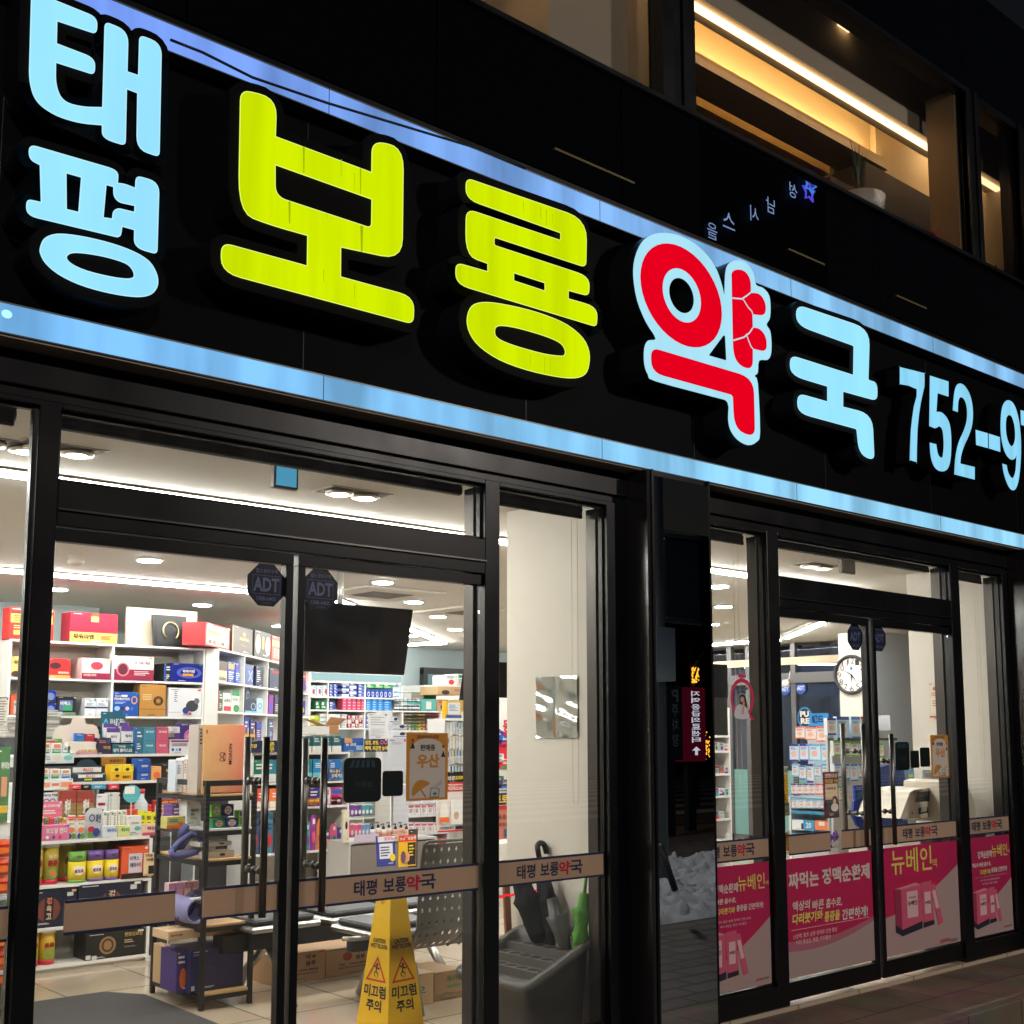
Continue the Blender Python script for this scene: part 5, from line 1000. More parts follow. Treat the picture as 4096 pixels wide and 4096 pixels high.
pouch(A, az[0], 343, 411, 3233, (196, 198, 202), 'silver pouch with berries and Hangul', [('t', '쾌변', .55, .2, .85, .5, NV), ('o', .15, .2, .5, .45, NV), ('e', .1, .6, .5, .8, (190, 40, 50)), ('e', .4, .66, .8, .95, (50, 60, 140)), ('e', .1, .78, .4, .98, (90, 150, 60))], group='upright pouches on the low shelf', d=.03)
P(A, az[0]+.01, 388, 432, 3178, .08, (230, 230, 234), 'tall white carton behind the tube boxes, left one', (), group=g, d=.2); P(A, az[0]+.01, 436, 481, 3172, .08, (232, 230, 226), 'tall white carton behind the tube boxes, right one', [('t', '슬림', .3, .6, .9, .75, (60, 90, 50)), ('r', .1, 0, .25, .5, (200, 206, 210))], group=g, d=.2)
for k, (a, b) in enumerate(((414, 442), (444, 470), (474, 491), (493, 508))): P(A, az[0]+.04, a, b, 3246-k*2, .03, (236, 232, 222), 'upright white tube box, %s of four' % ORD[k], [('l', .5, .1, .8, .75, BK, 7), ('r', .1, .1, .4, .2, GN)], group='tube boxes in the counter trays', d=.05)
tray(A, az[0], 413, 470, 3306, (220, 226, 232), 'white and blue counter tray', '위티', BL); tray(A, az[0], 472, 521, 3304, (226, 226, 150), 'pale green counter tray', '위티', GN)
P(A, az[0], 510, 567, 3265, .08, (234, 232, 228), 'white carton with a turquoise capsule', [('t', '그린비제스', .25, .3, .85, .42, (90, 90, 96)), ('e', .5, .52, .95, .74, (80, 180, 176)), ('l', .2, .8, .9, .95, (120, 120, 120), 2)], group=g, d=.02)
P(A, az[0]+.05, 509, 552, 3238, .05, (222, 84, 50), 'orange red pack behind the yellow sachets', (), group=g, d=.16); P(A, az[0]+.09, 528, 607, 3221, .05, (214, 52, 44), 'long red pack lying behind the sachets', (), group=g, d=.2)
tray(A, az[0], 570, 645, 3298, (232, 200, 180), 'pink and cream sachet tray', '엔진맥', MR, deco=[('r', 0, .75, 1, 1, (200, 70, 100))])
for k in range(3): P(A, az[0]+.04, 560+k*26, 586+k*26, 3244+k*3, .02, (226, 220, 30), 'bright yellow sachet, %s from the left' % ORD[k], [('t', '쿨링', .2, .25, .8, .5, BK), ('l', .2, .6, .8, .8, BK, 2)], group='yellow sachets', d=.03+.02*k, cat='sachet', name='sachet', tilt=.15)
# stepped acrylic risers behind
for (Y_, py, x0_, x1_, lab) in ((3.92, 3128, 60, 700, 'clear middle riser shelf behind the counter goods'), (4.2, 3018, 60, 800, 'clear upper riser shelf with display boxes')):
    f = FY(Y_); z = f.sz(300, py)[1]; a = f.sz(x0_, py)[0]; b = f.sz(x1_, py)[0]; t = thing('riser_shelf', lab, 'shelf', f.w((a+b)/2, .1, az[0]))
    MB(f.w).box(a, -.02, z-.02, b, .22, z, WHT, .002).build('shelf_board', t); m = MB(f.w)
    for u in (a+.02, (a+b)/2, b-.02): m.box(u-.006, -.0, 0, u+.006, .2, z-.021, M((214, 220, 222), .3))
    m.build('support', t); MB(f.w).box(a, .225, .75, b, .235, z+.1, M((70, 70, 74), .6)).build('back_panel', t)
T1 = FY(3.9); t1 = T1.sz(300, 3128, -.0)[1]; T2 = FY(4.18); t2 = T2.sz(300, 3018)[1]
g1 = 'goods on the middle riser'; g2 = 'goods on the upper riser'
for k, (a, b) in enumerate(((158, 198), (202, 240), (243, 284))): P(T1, t1+.02, a, b, 3075+k, .06, (236, 236, 232), 'white and green plaster box, %s on the middle riser' % ORD[k], [('r', .1, .7, .9, 1, GN if k < 2 else (60, 110, 190)), ('r', .2, .1, .8, .4, (226, 150, 110)), ('t', '케어리브', .08, .5, .92, .66, (40, 90, 60))], group='plaster boxes')
tray(T1, t1-.05, 156, 293, 3117, (228, 230, 234), 'white plaster tray with orange strips, middle', '', WH_, d=-.03, deco=[('r', .05, .3, .32, .7, (230, 150, 110)), ('r', .38, .38, .58, .6, (230, 120, 90)), ('r', .64, .3, .96, .7, (230, 150, 110))])
P(T1, t1, 300, 425, 3096, .1, (26, 48, 66), 'dark blue tray of white hangover cards', [('t', 'RU-21', .3, .15, .6, .45, (200, 40, 50)), ('r', .1, .1, .88, .5, (236, 230, 226)), ('t', 'RU-21', .35, .14, .62, .46, (200, 40, 50)), ('r', .3, .62, .54, .85, (200, 210, 60))], 'display tray', 'display_tray')
P(T1, t1+.06, 293, 406, 3070, .01, (236, 232, 226), 'white banner card above the dark blue tray', [('t', 'RU-21', .36, .15, .7, .8, (200, 30, 44))], 'card', 'header_card', d=.07)
m = MB(T1.w); cu, cz = T1.sz(347, 3068, .09); m.ell(cu, cz, .075, .055, .09, C_((26, 46, 66)), 24); tag(m.build('header_card'), 'dark round topped card behind the white banner', 'card')
P(T1, t1, 444, 534, 3059, .1, (236, 184, 30), 'yellow honey candy display box with bees', [('r', .0, .0, .48, .45, (240, 214, 60)), ('r', .52, .0, 1, .45, (240, 214, 60)), ('e', .16, .2, .34, .4, (70, 44, 20)), ('e', .64, .2, .82, .4, (70, 44, 20)), ('e', .2, .6, .38, .78, (70, 44, 20)), ('t', '벌꿀캔디', .52, .68, .88, .84, (70, 44, 20))], 'display tray', 'display_tray')
P(T1, t1+.1, 410, 505, 3027, .02, (150, 106, 30), 'brown lid card of the honey candy display', [('t', '벌꿀캔디', .3, .3, .85, .6, (70, 44, 16))], 'card', 'header_card', d=.11)
P(T1, t1, 551, 604, 3036, .1, (26, 84, 176), 'blue stacked pain relief boxes on the middle riser', [('l', .3, .28, .8, .4, WH_, 2), ('r', 0, .22, 1, .24, (10, 40, 110)), ('r', 0, .62, 1, .64, (10, 40, 110)), ('l', .3, .7, .8, .8, WH_, 2)], group=g1)
P(T1, t1, 606, 646, 3066, .06, (234, 170, 100), 'pale orange figure shaped pack', [('e', .2, .4, .9, .9, (226, 110, 60))], group=g1); P(T1, t1, 649, 698, 3057, .08, (34, 30, 34), 'black box with a gold ring and a red number', [('o', .6, .1, .95, .4, (150, 130, 80)), ('t', '20', .4, .66, .7, .9, RD_), ('t', '활력', .3, .3, .7, .5, GD)], group=g1)
for k, (a, b, c) in enumerate(((283, 325, (220, 70, 80)), (330, 364, BK), (367, 425, (60, 150, 190)), (438, 477, (206, 40, 60)))): P(A, None, a, b, 3138, .04, c, 'small %s box tucked under the riser' % ('red', 'black', 'turquoise', 'crimson')[k], [('l', .2, .3, .8, .7, WH_, 2)], group='small boxes under the riser', d=.24, yb=3158)
m = MB(A.w); cu, cz = A.sz(527, 3175, .12); m.ell(cu, cz, .062, .06, .12, C_((90, 180, 190)), 24); m.rect(cu-.05, cz+.0, cu+.02, cz+.05, .118, C_(WH_)); m.box(cu-.004, .121, az[0], cu+.004, .125, cz-.06, C_((200, 200, 200))); tag(m.build('shelf_talker'), 'round turquoise shelf talker on a thin stick', 'sign')
pk = thing('bottle', 'clear plastic bottle with a pump beside the turquoise sign', 'bottle', A.w(A.sz(565, 3200)[0], .2, az[0])); cu = A.sz(565, 3200, .2)[0]; MB(A.w).lathe(cu, .2, [(.045, az[0]), (.045, az[0]+.2), (.02, az[0]+.24), (.02, az[0]+.27)], M((200, 210, 216), .15), 16).build('body', pk); MB(A.w).lathe(cu, .2, [(.022, az[0]+.27), (.022, az[0]+.3)], C_((190, 60, 80)), 12).build('cap', pk)
P(A, None, 611, 727, 3200, .02, (176, 30, 44), 'red and white board with food photos on the counter', [('r', .08, .35, .95, .95, (238, 230, 220)), ('t', 'POWER NASA', .15, .1, .85, .28, (240, 200, 60)), ('l', .14, .42, .9, .55, (90, 40, 40), 2), ('r', .14, .6, .34, .88, (200, 90, 50)), ('r', .4, .6, .6, .88, (220, 110, 60)), ('r', .66, .6, .88, .88, (60, 80, 50))], 'board', 'display_board', d=.3, yb=3262)
# upper riser
for k, (a, b) in enumerate(((163, 203), (205, 249))): P(T2, t2, a, b, 2972, .06, (236, 236, 230), 'white and green plaster box, %s on the upper riser' % ORD[k], [('r', .1, .72, .9, 1, GN), ('r', .25, .1, .85, .42, (220, 130, 90)), ('t', '케어리브', .08, .5, .92, .68, (40, 90, 60))], group='plaster boxes')
P(T2, t2, 252, 282, 2984, .04, (228, 232, 236), 'small white slipper shaped card', (), group=g2); tray(T2, t2-.06, 163, 297, 3014, (222, 226, 230), 'pale tray under the upper plaster boxes', '', WH_, d=-.03, deco=[('l', .05, .2, .3, .7, (110, 110, 120), 3), ('e', .35, .2, .6, .7, (226, 214, 180)), ('e', .68, .2, .95, .7, (120, 200, 190))])
P(T2, t2+.07, 165, 250, 2955, .02, (90, 140, 80), 'green header card over the upper plaster boxes', (), 'card', 'header_card', d=.08)
P(T2, t2, 272, 391, 2968, .12, (238, 226, 214), 'cream display of blue and red packs', [('r', .28, .76, 1, .99, (210, 150, 160)), ('t', '신제품 향사제', .32, .6, .98, .76, (220, 170, 40))], 'display tray', 'display_tray'); 
m = MB(T2.w); cu, cz = T2.sz(327, 2925, .06); m.poly(smooth_loop([(cu-.16, cz-.14), (cu-.16, cz+.02), (cu-.06, cz+.05), (cu-.04, cz+.10), (cu+.04, cz+.10), (cu+.06, cz+.05), (cu+.14, cz+.03), (cu+.14, cz-.14)], 3), .13, C_((236, 220, 206))); tag(m.build('header_card'), 'cream shaped header card behind the blue and red packs', 'card')
P(T2, t2+.09, 300, 338, 2933, .03, (40, 110, 200), 'blue soap pack standing in the cream display', [('l', .2, .12, .8, .3, WH_, 2), ('e', .3, .7, .8, .95, GN)], group='packs in the cream display', d=.03); P(T2, t2+.09, 343, 381, 2935, .03, (176, 40, 56), 'dark red soap pack standing in the cream display', [('l', .2, .12, .8, .3, WH_, 2)], group='packs in the cream display', d=.03)
P(T2, t2, 384, 446, 2951, .1, (44, 30, 66), 'dark purple box with gold lettering', [('t', '락범', .5, .5, .95, .7, GD), ('l', .2, .15, .8, .35, (200, 120, 90), 2), ('e', .7, .1, .95, .35, (70, 70, 110))], group=g2); P(T2, t2+.14, 358, 402, 2905, .08, (34, 28, 40), 'black box with a gold strip behind the purple one', [('r', 0, 0, .5, .1, YE), ('t', '레스비', .2, .4, .9, .6, GD)], group=g2, d=.14)
P(T2, t2, 449, 535, 2978, .12, (24, 96, 108), 'teal stand tray of stick sachets', [('t', '링티 플러스22', .06, .42, .92, .8, WH_), ('t', '약국전용', .3, .1, .62, .32, WH_)], 'display tray', 'display_tray'); P(T2, None, 408, 504, 2846, .02, (20, 92, 112), 'teal header card above the stick sachets', [('t', '링티 플러스22', .34, .56, .96, .82, WH_), ('t', '일상 속 활력 플러스', .34, .2, .96, .42, WH_), ('o', .06, .2, .28, .82, (90, 180, 210))], 'card', 'header_card', d=.12, yb=2985)
for k, (a, b, y) in enumerate(((430, 482, 2912), (488, 542, 2905), (416, 466, 2894), (480, 518, 2890))): P(T2, t2+(.08 if k < 2 else .12), a, b, y, .02, (234, 232, 236), 'white sachet box with a violet flap, %s' % ('front left', 'front right', 'rear left', 'rear right')[k], [('r', 0, 0, 1, .3, PU), ('t', '링티', .3, .5, .75, .68, BK), ('l', .15, .9, .8, .96, BK, 1)], group='violet topped sachet boxes', d=(.03 if k < 2 else .09), tilt=.12)
P(T2, t2, 575, 624, 2908, .12, (66, 140, 166), 'teal blue upright skincare box', [('t', '흉치만쿤', .2, .14, .85, .22, WH_), ('r', .2, .5, .85, .51, NV), ('t', '락반쿤', .25, .66, .8, .74, WH_)], group=g2); P(T2, t2, 627, 675, 2908, .12, (206, 90, 120), 'rose pink upright skincare box', [('t', '흉치만쿤', .2, .14, .85, .22, WH_), ('r', .2, .5, .85, .51, MR), ('t', '락반쿤', .25, .66, .8, .74, WH_)], group=g2); P(T2, t2, 541, 573, 2908, .12, (50, 110, 140), 'darker teal box left of the skincare boxes', (), group=g2)
P(T2, t2+.0, 680, 760, 2958, .05, (236, 230, 236), 'white card board with a violet title bar', [('r', .05, .05, .95, .2, (150, 60, 120)), ('l', .1, .28, .9, .5, (90, 60, 90), 3), ('e', .08, .62, .22, .84, BL), ('e', .28, .62, .4, .84, SK), ('e', .44, .62, .56, .84, PU)], 'card', 'header_card'); P(T2, t2+.15, 678, 720, 2907, .05, (236, 236, 236), 'small white card with a framed picture', [('r', .3, .25, .75, .62, (200, 206, 206)), ('l', .1, .75, .9, .85, (90, 90, 90), 2)], 'card', 'header_card', d=.06)
P(T2, t2+.0, 722, 792, 2892, .1, (64, 44, 120), 'deep violet carton behind the pink tube', [('t', '아네라민', .26, .34, .9, .6, WH_), ('o', .2, .2, .98, .7, (190, 120, 190))], group=g2, d=.12); P(T2, t2, 762, 790, 2932, .05, (240, 100, 150), 'bright pink tube standing on the upper riser', [('r', .1, .4, .9, .9, (240, 160, 190))], 'tube', 'cosmetic_tube')
# desk stuff behind: calendar, paper stacks
D_ = FY(4.7)
P(D_, None, -10, 34, 2789, .02, (228, 222, 210), 'white desk calendar at the left edge', [('l', .2, .1, .9, .9, (150, 140, 130), 9), ('r', 0, 0, 1, .03, BK)], 'calendar', 'desk_calendar', yb=2905)
desk = MB(D_.w); a = D_.sz(-40, 2960)[0]; zz = D_.sz(100, 2950)[1]; desk.box(a, -.1, 0, 4.9, .45, zz, M((74, 74, 78), .6)); tag(desk.build('service_counter'), 'dark service counter behind the riser shelves', 'counter')
for k in range(2):
    m = MB(D_.w); rg = random.Random(k); a, _ = D_.sz((168, 36)[k], 2900); b = D_.sz((240, 80)[k], 2900)[0]; n = (17, 12)[k]
    for j in range(n): o_ = rg.uniform(-.02, .02); m.box(a+o_, .0+rg.uniform(0, .02), zz+.012*j, b+o_, .25, zz+.012*j+rg.uniform(.006, .0105), C_((224, 220, 212) if j % 4 else (180, 176, 170), .7))
    tag(m.build('paper_stack'), 'tall untidy stack of papers on the service counter' if k == 0 else 'lower stack of papers beside the calendar', 'papers')
# green plaster standee, orange packs at the far left
L0 = FY(3.0)
P(L0, None, -20, 44, 2988, .03, (86, 130, 84), 'tall green plaster standee behind the leftmost window', [('t', '케어리브', .45, .2, .95, .3, WH_), ('r', .5, .4, .85, .66, (226, 160, 130)), ('r', .4, .78, .95, .88, (226, 190, 70))], 'standee', 'standee', yb=3290)
MB(L0.w).box(1.2, .02, 0, L0.sz(60, 3300)[0], .3, L0.sz(20, 3290)[1], WHT, .003).build('plinth', bld)
L1 = FY(2.6)
for k in range(8):
    y0 = 3360+k*74; 
    if k in (3, 4): continue
    pouch(L1, None, -40, 46, y0, (216, 74, 26), 'orange red snack bag on the rack by the left window, %s from top' % ORD[k if k < 3 else k-2], [('r', .1, .3, .9, .4, (150, 24, 24)), ('e', .2, .45, .9, .8, (240, 120, 50))], group='orange snack bags', yb=y0+72, cat='snack bag', name='snack_bag')
m = MB(L1.w)
for y0 in (3584, 3880): z = L1.sz(20, y0)[1]; m.box(1.4, -.02, z-.02, L1.sz(50, y0)[0], .3, z, C_((190, 200, 200)), .002)
m.box(L1.sz(48, 3500)[0], -.01, 0, L1.sz(50, 3500)[0]+.006, .3, L1.sz(20, 3350)[1], C_((200, 206, 206), .2)); m.box(1.4, .3, 0, L1.sz(50, 3500)[0], .31, L1.sz(20, 3350)[1], C_((170, 170, 170))); tag(m.build('snack_rack'), 'clear sided rack of orange bags behind the leftmost window', 'rack')
# ---- black metal rack with wooden shelves by the near door
rk = thing('storage_rack', 'black metal rack with pale wooden shelves inside the near door', 'rack', (3.3, 2.3, 0))
rx0, rx1, ry0, ry1 = 3.155, 3.475, 1.985, 2.62; BM = M((24, 24, 26), .45); WD = M((206, 166, 116), .5, noise=.12, nscale=14); s_ = .026
for x in (rx0, rx1-s_):
    for y in (ry0, ry1-s_): MB().box(x, y, 0, x+s_, y+s_, 1.24, BM, .002).build('leg', rk)
rz = [.09, .455, .81, 1.165]; mid = .975
for z in rz+[mid]:
    m = MB(); m.box(rx0+s_, ry0+.002, z-.04, rx1-s_, ry0+s_-.002, z-.015, BM); m.box(rx0+s_, ry1-s_+.002, z-.04, rx1-s_, ry1-.002, z-.015, BM); m.box(rx0+.002, ry0+s_, z-.04, rx0+s_-.002, ry1-s_, z-.015, BM); m.box(rx1-s_+.002, ry0+s_, z-.04, rx1-.002, ry1-s_, z-.015, BM); m.build('crossbar', rk)
    if z != mid: MB().box(rx0+s_+.001, ry0+.004, z-.014, rx1-s_-.001, ry1-.004, z, WD, .002).build('shelf_board', rk)
    else: MB().box(rx0+s_+.001, ry0+.004, z-.014, rx1-s_-.001, ry1-.004, z, M((200, 204, 204), .3), .002).build('shelf_board', rk)
m = MB(); m.box(rx0+s_, ry0+.002, 1.21, rx1-s_, ry0+s_-.002, 1.24, BM); m.box(rx0+.002, ry0+s_, 1.21, rx0+s_-.002, ry1-s_, 1.24, BM); m.box(rx0+s_, ry1-s_+.002, 1.21, rx1-s_, ry1-.002, 1.24, BM); m.build('crossbar', rk)
Q = FY(2.03)
# tall peach gradient carton
def gradmat():
    m = bpy.data.materials.new('surface'); m.use_nodes = True; t = m.node_tree; b = t.nodes['Principled BSDF']; b.inputs['Roughness'].default_value = .5
    tc = t.nodes.new('ShaderNodeTexCoord'); sp = t.nodes.new('ShaderNodeSeparateXYZ'); mr = t.nodes.new('ShaderNodeMapRange'); cr = t.nodes.new('ShaderNodeValToRGB'); n = t.nodes.new('ShaderNodeTexNoise'); n.inputs['Scale'].default_value = 9; ad = t.nodes.new('ShaderNodeMath'); ad.operation = 'ADD'
    t.links.new(tc.outputs['Generated'], sp.inputs[0]); t.links.new(tc.outputs['Object'], n.inputs['Vector']); mr.inputs['From Min'].default_value = .3; mr.inputs['From Max'].default_value = .7; mr.inputs['To Min'].default_value = -.12; mr.inputs['To Max'].default_value = .12
    t.links.new(n.outputs['Fac'], mr.inputs['Value']); t.links.new(sp.outputs[0], ad.inputs[0]); t.links.new(mr.outputs[0], ad.inputs[1]); t.links.new(ad.outputs[0], cr.inputs[0])
    cr.color_ramp.elements[0].color = (*lin((240, 190, 130)), 1); cr.color_ramp.elements[1].color = (*lin((236, 138, 112)), 1); t.links.new(cr.outputs[0], b.inputs['Base Color']); return m
u0, z1 = Q.sz(819, 2898); u1 = Q.sz(982, 2898)[0]; z0 = rz[3]; m = MB(Q.w); m.box(u0, 0, z0, u1, .1, z1, gradmat(), .003); BR = C_((60, 36, 24))
m.rect(u0+.001, z0+.003, u0+.0014, z1-.003, -.0005, BR)
cx_ = u0+(u1-u0)*.5; cz_ = z0+(z1-z0)*.55
# writing runs upward on the carton
vs, fs, asp = textgeo('MOAON', .01); tw, th_ = .115, .022
m.add([(u0+(u1-u0)*.60+th_*(1-b), -.0012, z0+(z1-z0)*.42+tw*a) for a, b in vs], fs, BR)
for s2 in (-1, 1): m.ell(u0+(u1-u0)*.44, z0+(z1-z0)*.53+s2*.014, .016, .012, -.0012, BR, 16, .75)
m.ell(u0+(u1-u0)*.50, z0+(z1-z0)*.53, .008, .024, -.0012, BR, 16, .75)
m.rect(u0+.012, z1-.05, u0+.017, z1-.03, -.0012, BR)
tag(m.build('carton'), 'tall peach orange carton with upright lettering on the rack top', 'carton')
P(Q, rz[3], 795, 817, 2898, .12, (196, 184, 176), 'silver grey carton left of the tall peach one', [('l', .3, .05, .7, .3, BK, 5)], 'carton', 'carton', d=.02)
for k, (a, b, yt, c) in enumerate(((704, 733, 3040, (214, 224, 236)), (736, 750, 3034, WH_), (753, 766, 3030, WH_), (769, 793, 3022, (226, 228, 230)))): P(FY(2.35), rz[3], a, b, yt, .1, c, 'upright white pack on the rack top, %s from the left' % ORD[k], [('l', .2, .15, .8, .45, (110, 130, 160), 6)], group='white packs on the rack top')
P(FY(2.3), mid, 748, 805, 3207, .12, (234, 232, 230), 'white kids vitamin carton on the rack', [('t', '바로타민', .3, .3, .82, .44, (50, 40, 70)), ('t', 'kids', .3, .48, .52, .58, (50, 40, 70)), ('l', .3, .66, .9, .74, (120, 120, 130), 2), ('o', .34, .82, .44, .92, BK)], group='boxes on the rack')
P(FY(2.3), mid, 690, 745, 3216, .12, (110, 66, 140), 'violet carton left of the kids vitamin', (), group='boxes on the rack', d=.1); P(FY(2.15), mid, 668, 742, 3268, .08, (200, 190, 110), 'long pale green pack at the rack side', (), group='boxes on the rack')
for a, b, yt, zz, c, lab, dc in ((852, 901, 3277, 0, (30, 130, 80), 'green jelly box on the rack', 1), (904, 952, 3273, 0, (34, 46, 120), 'navy jelly box on the rack', 1), (848, 886, 3221, .06, (120, 200, 60), 'lime jelly bag above the green box', 1), (890, 936, 3218, .06, (34, 44, 120), 'navy jelly bag above the navy box', 1)):
    P(Q, mid+zz, a, b, yt, .06, c, lab, [('e', .18, .15, .82, .85, (240, 236, 230)), ('t', '박카스', .26, .28, .76, .48, RD_), ('t', '젤리', .34, .54, .66, .72, RD_)], group='jelly packs on the rack', d=.0 if not zz else .04)
P(Q, mid, 957, 978, 3242, .06, (140, 210, 90), 'light green carton on the rack, right end', (), group='boxes on the rack')
# massager with violet straps
ms_ = thing('massager', 'cream neck massager with violet straps on the rack', 'massager', (3.3, 2.3, rz[2])); VI = M((92, 92, 148), .6); f = FY(2.2)
m = MB(); f0 = lambda x, y, Y=2.2: Vector((FY(Y).sz(x, y)[0], Y, FY(Y).sz(x, y)[1]))
m.tube([f0(700, 3400), f0(745, 3375), f0(800, 3380), f0(850, 3400)], [.03, .05, .05, .03], M((206, 196, 184), .6), 14); m.build('pad', ms_)
m = MB()
m.tube([f0(722, 3345, 2.14), f0(735, 3318, 2.14), f0(748, 3300, 2.14)], [.022, .026, .018], VI, 12); m.tube([f0(792, 3340, 2.2), f0(812, 3312, 2.2)], [.02, .014], VI, 12)
m.tube([f0(690, 3402, 2.1), f0(720, 3365, 2.1), f0(765, 3332, 2.1), f0(800, 3345, 2.1), f0(808, 3385, 2.1)], [.02, .016, .014, .016, .016], VI, 10); m.tube([f0(682, 3400, 2.08), f0(690, 3425, 2.08), f0(740, 3418, 2.08), f0(800, 3405, 2.08)], [.016, .022, .022, .014], VI, 10)
m.tube([f0(700, 3395, 2.12), f0(730, 3388, 2.1), f0(762, 3340, 2.1)], [.012, .014, .012], M((50, 50, 80), .6), 8); m.build('strap', ms_)
P(Q, rz[2], 807, 938, 3410, .12, (232, 220, 206), 'flat cream box, lower of two on the rack', [('r', .55, .35, .7, .7, BK)], group='flat cream boxes'); P(Q, rz[2]+.065, 798, 928, 3372, .12, (228, 224, 218), 'flat white box, upper of two on the rack', [('r', .6, .3, .75, .6, BK)], group='flat cream boxes', d=-.0)
# mat roll, bag and pink packs on the lower shelf
for k in range(4): P(FY(2.45), rz[1], 676+k*32, 700+k*32, 3534-k*3, .06, [(226, 190, 200), (206, 160, 190), (220, 190, 176), (214, 186, 170)][k], 'pastel upright pack with a bottle print, %s of four' % ORD[k], [('r', 0, 0, 1, .2, (196, 140, 180)), ('e', .4, .45, .65, .7, (60, 56, 66))], group='pastel packs on the lower rack shelf')
t = thing('mat_roll', 'rolled lavender mat showing its hollow end', 'mat', (3.25, 2.1, rz[1])); m = MB(); c = f0(775, 3650, 2.06)
n = 20; ring = lambda r, y, e=1.12: [(c.x+r*math.cos(6.28318*i/n), y, rz[1]+.072+r*e*math.sin(6.28318*i/n)-.0) for i in range(n)]
vs = ring(.062, 2.03)+ring(.05, 2.03)+ring(.062, 2.4)+ring(.05, 2.4); m.add(vs, [(i, (i+1) % n, n+(i+1) % n, n+i) for i in range(n)]+[(i, (i+1) % n, 2*n+(i+1) % n, 2*n+i) for i in range(n)]+[(n+i, n+(i+1) % n, 3*n+(i+1) % n, 3*n+i) for i in range(n)], M((150, 146, 196), .6), True); m.build('roll', t)
m = MB(); m.box(c.x-.02, 2.025, rz[1]+.135, c.x+.05, 2.08, rz[1]+.144, C_(WH_)); m.build('care_label', t)
m = MB(); m.tube([f0(706, 3690, 2.2), f0(735, 3640, 2.2), f0(775, 3590, 2.2), f0(806, 3570, 2.2)], [.03, .05, .045, .03], M((62, 52, 84), .7), 12); m.tube([f0(712, 3672, 2.15), f0(745, 3650, 2.12), f0(790, 3580, 2.12)], [.012, .02, .012], M((76, 64, 104), .7), 8); tag(m.build('cloth_bag'), 'dark plum cloth bag folded behind the mat roll', 'bag')
P(FY(2.05), rz[0]+.29, 674, 966, 3728, .2, (226, 190, 152), 'flat peach carton on top of the navy carton', [('t', '모아온', .03, .34, .19, .62, BK), ('l', .58, .38, .9, .5, (150, 110, 80), 1), ('e', .58, .34, .62, .5, (160, 120, 90)), ('e', .66, .34, .7, .5, (160, 120, 90)), ('e', .74, .34, .78, .5, (160, 120, 90)), ('e', .82, .34, .86, .5, (160, 120, 90))], 'carton', 'carton', d=.03)
P(FY(2.05), rz[0], 762, 975, 3802, .25, (46, 46, 92), 'large navy carton at the rack bottom', [('l', .05, .1, .28, .16, (150, 150, 180), 2), ('r', .03, .84, .09, .95, (200, 200, 206)), ('r', .0, .36, .99, .37, (34, 34, 70))], 'carton', 'carton', d=.0); P(FY(2.3), rz[0], 676, 706, 3790, .2, (206, 170, 128), 'brown carton behind the navy one', [('t', 'We', .1, .3, .9, .55, BK)], 'carton', 'carton'); P(FY(2.1), rz[0], 708, 760, 3806, .2, (70, 52, 120), 'violet side carton left of the navy one', (), 'carton', 'carton')
# ---- floor mat
a = onZ(528, 3959, 0); m = MB(); m.poly([], 0, BLK) if False else None
m.prism([(0, 0)], 0, 0, BLK) if False else None
mp = [(1.6, .15), (3.05, .15), (3.10, 2.55), (2.95, 2.78), (1.6, 2.78)]
m.add([(x, y, z) for z in (.001, .012) for x, y in mp], [(0, 1, 2, 3, 4)[::-1], (5, 6, 7, 8, 9)]+[(i, (i+1) % 5, 5+(i+1) % 5, 5+i) for i in range(5)], M((66, 64, 64), .95, noise=.35, nscale=220, bump=.5, bscale=350)); tag(m.build('door_mat'), 'dark grey carpet mat inside the near door', 'mat')
# ---- beam seating
SILV = M((172, 170, 166), .32, .85); PADM = M((42, 42, 46), .5)
def seatpad(t, cx, cy, ang, w=.47, dp=.44, z=.43):
    c, s2 = math.cos(ang), math.sin(ang); tf = lambda u, d, zz: Vector((cx+u*c-d*s2, cy+u*s2+d*c, zz))
    MB(tf).box(-w/2, -dp/2, z-.035, w/2, dp/2, z, SILV, .012).build('seat_shell', t); MB(tf).box(-w/2+.03, -dp/2+.03, z, w/2-.03, dp/2-.03, z+.035, PADM, .012).build('seat_pad', t)
def crossplate(tf, w, h, cols, rows, mat, th=.008, curve=None):
    """perforated plate: a grid of panels with plus-shaped holes"""
    m = MB(tf); du, dz = w/cols, h/rows; a, b = .30, .40
    for i in range(cols):
        for j in range(rows):
            u0, z0 = i*du, j*dz; U_ = lambda k: u0+du*k; Z_ = lambda k: z0+dz*k
            g = [0, .36, .45, .55, .64, 1]; hole = {(2, 1), (2, 2), (2, 3), (1, 2), (3, 2)}
            gz = [0, .30, .43, .57, .70, 1]
            for p in range(5):
                for q in range(5):
                    if (p, q) in hole: continue
                    if p in (1, 2, 3) and q in (0, 4) or q in (1, 2, 3) and p in (0, 4) or p in (0, 4) and q in (0, 4) or (p, q) in ((1, 1), (1, 3), (3, 1), (3, 3)): m.add([(U_(g[p]), 0, Z_(gz[q])), (U_(g[p+1]), 0, Z_(gz[q])), (U_(g[p+1]), 0, Z_(gz[q+1])), (U_(g[p]), 0, Z_(gz[q+1]))], [(0, 1, 2, 3)], mat, True)
    return m
PLT = M((96, 96, 95), .38, .5)
b1_ = thing('beam_bench', 'beam bench with perforated steel backrests facing away from the street', 'bench', (4.3, 1.2, 0))
yb_ = 1.15; fb = FY(yb_)
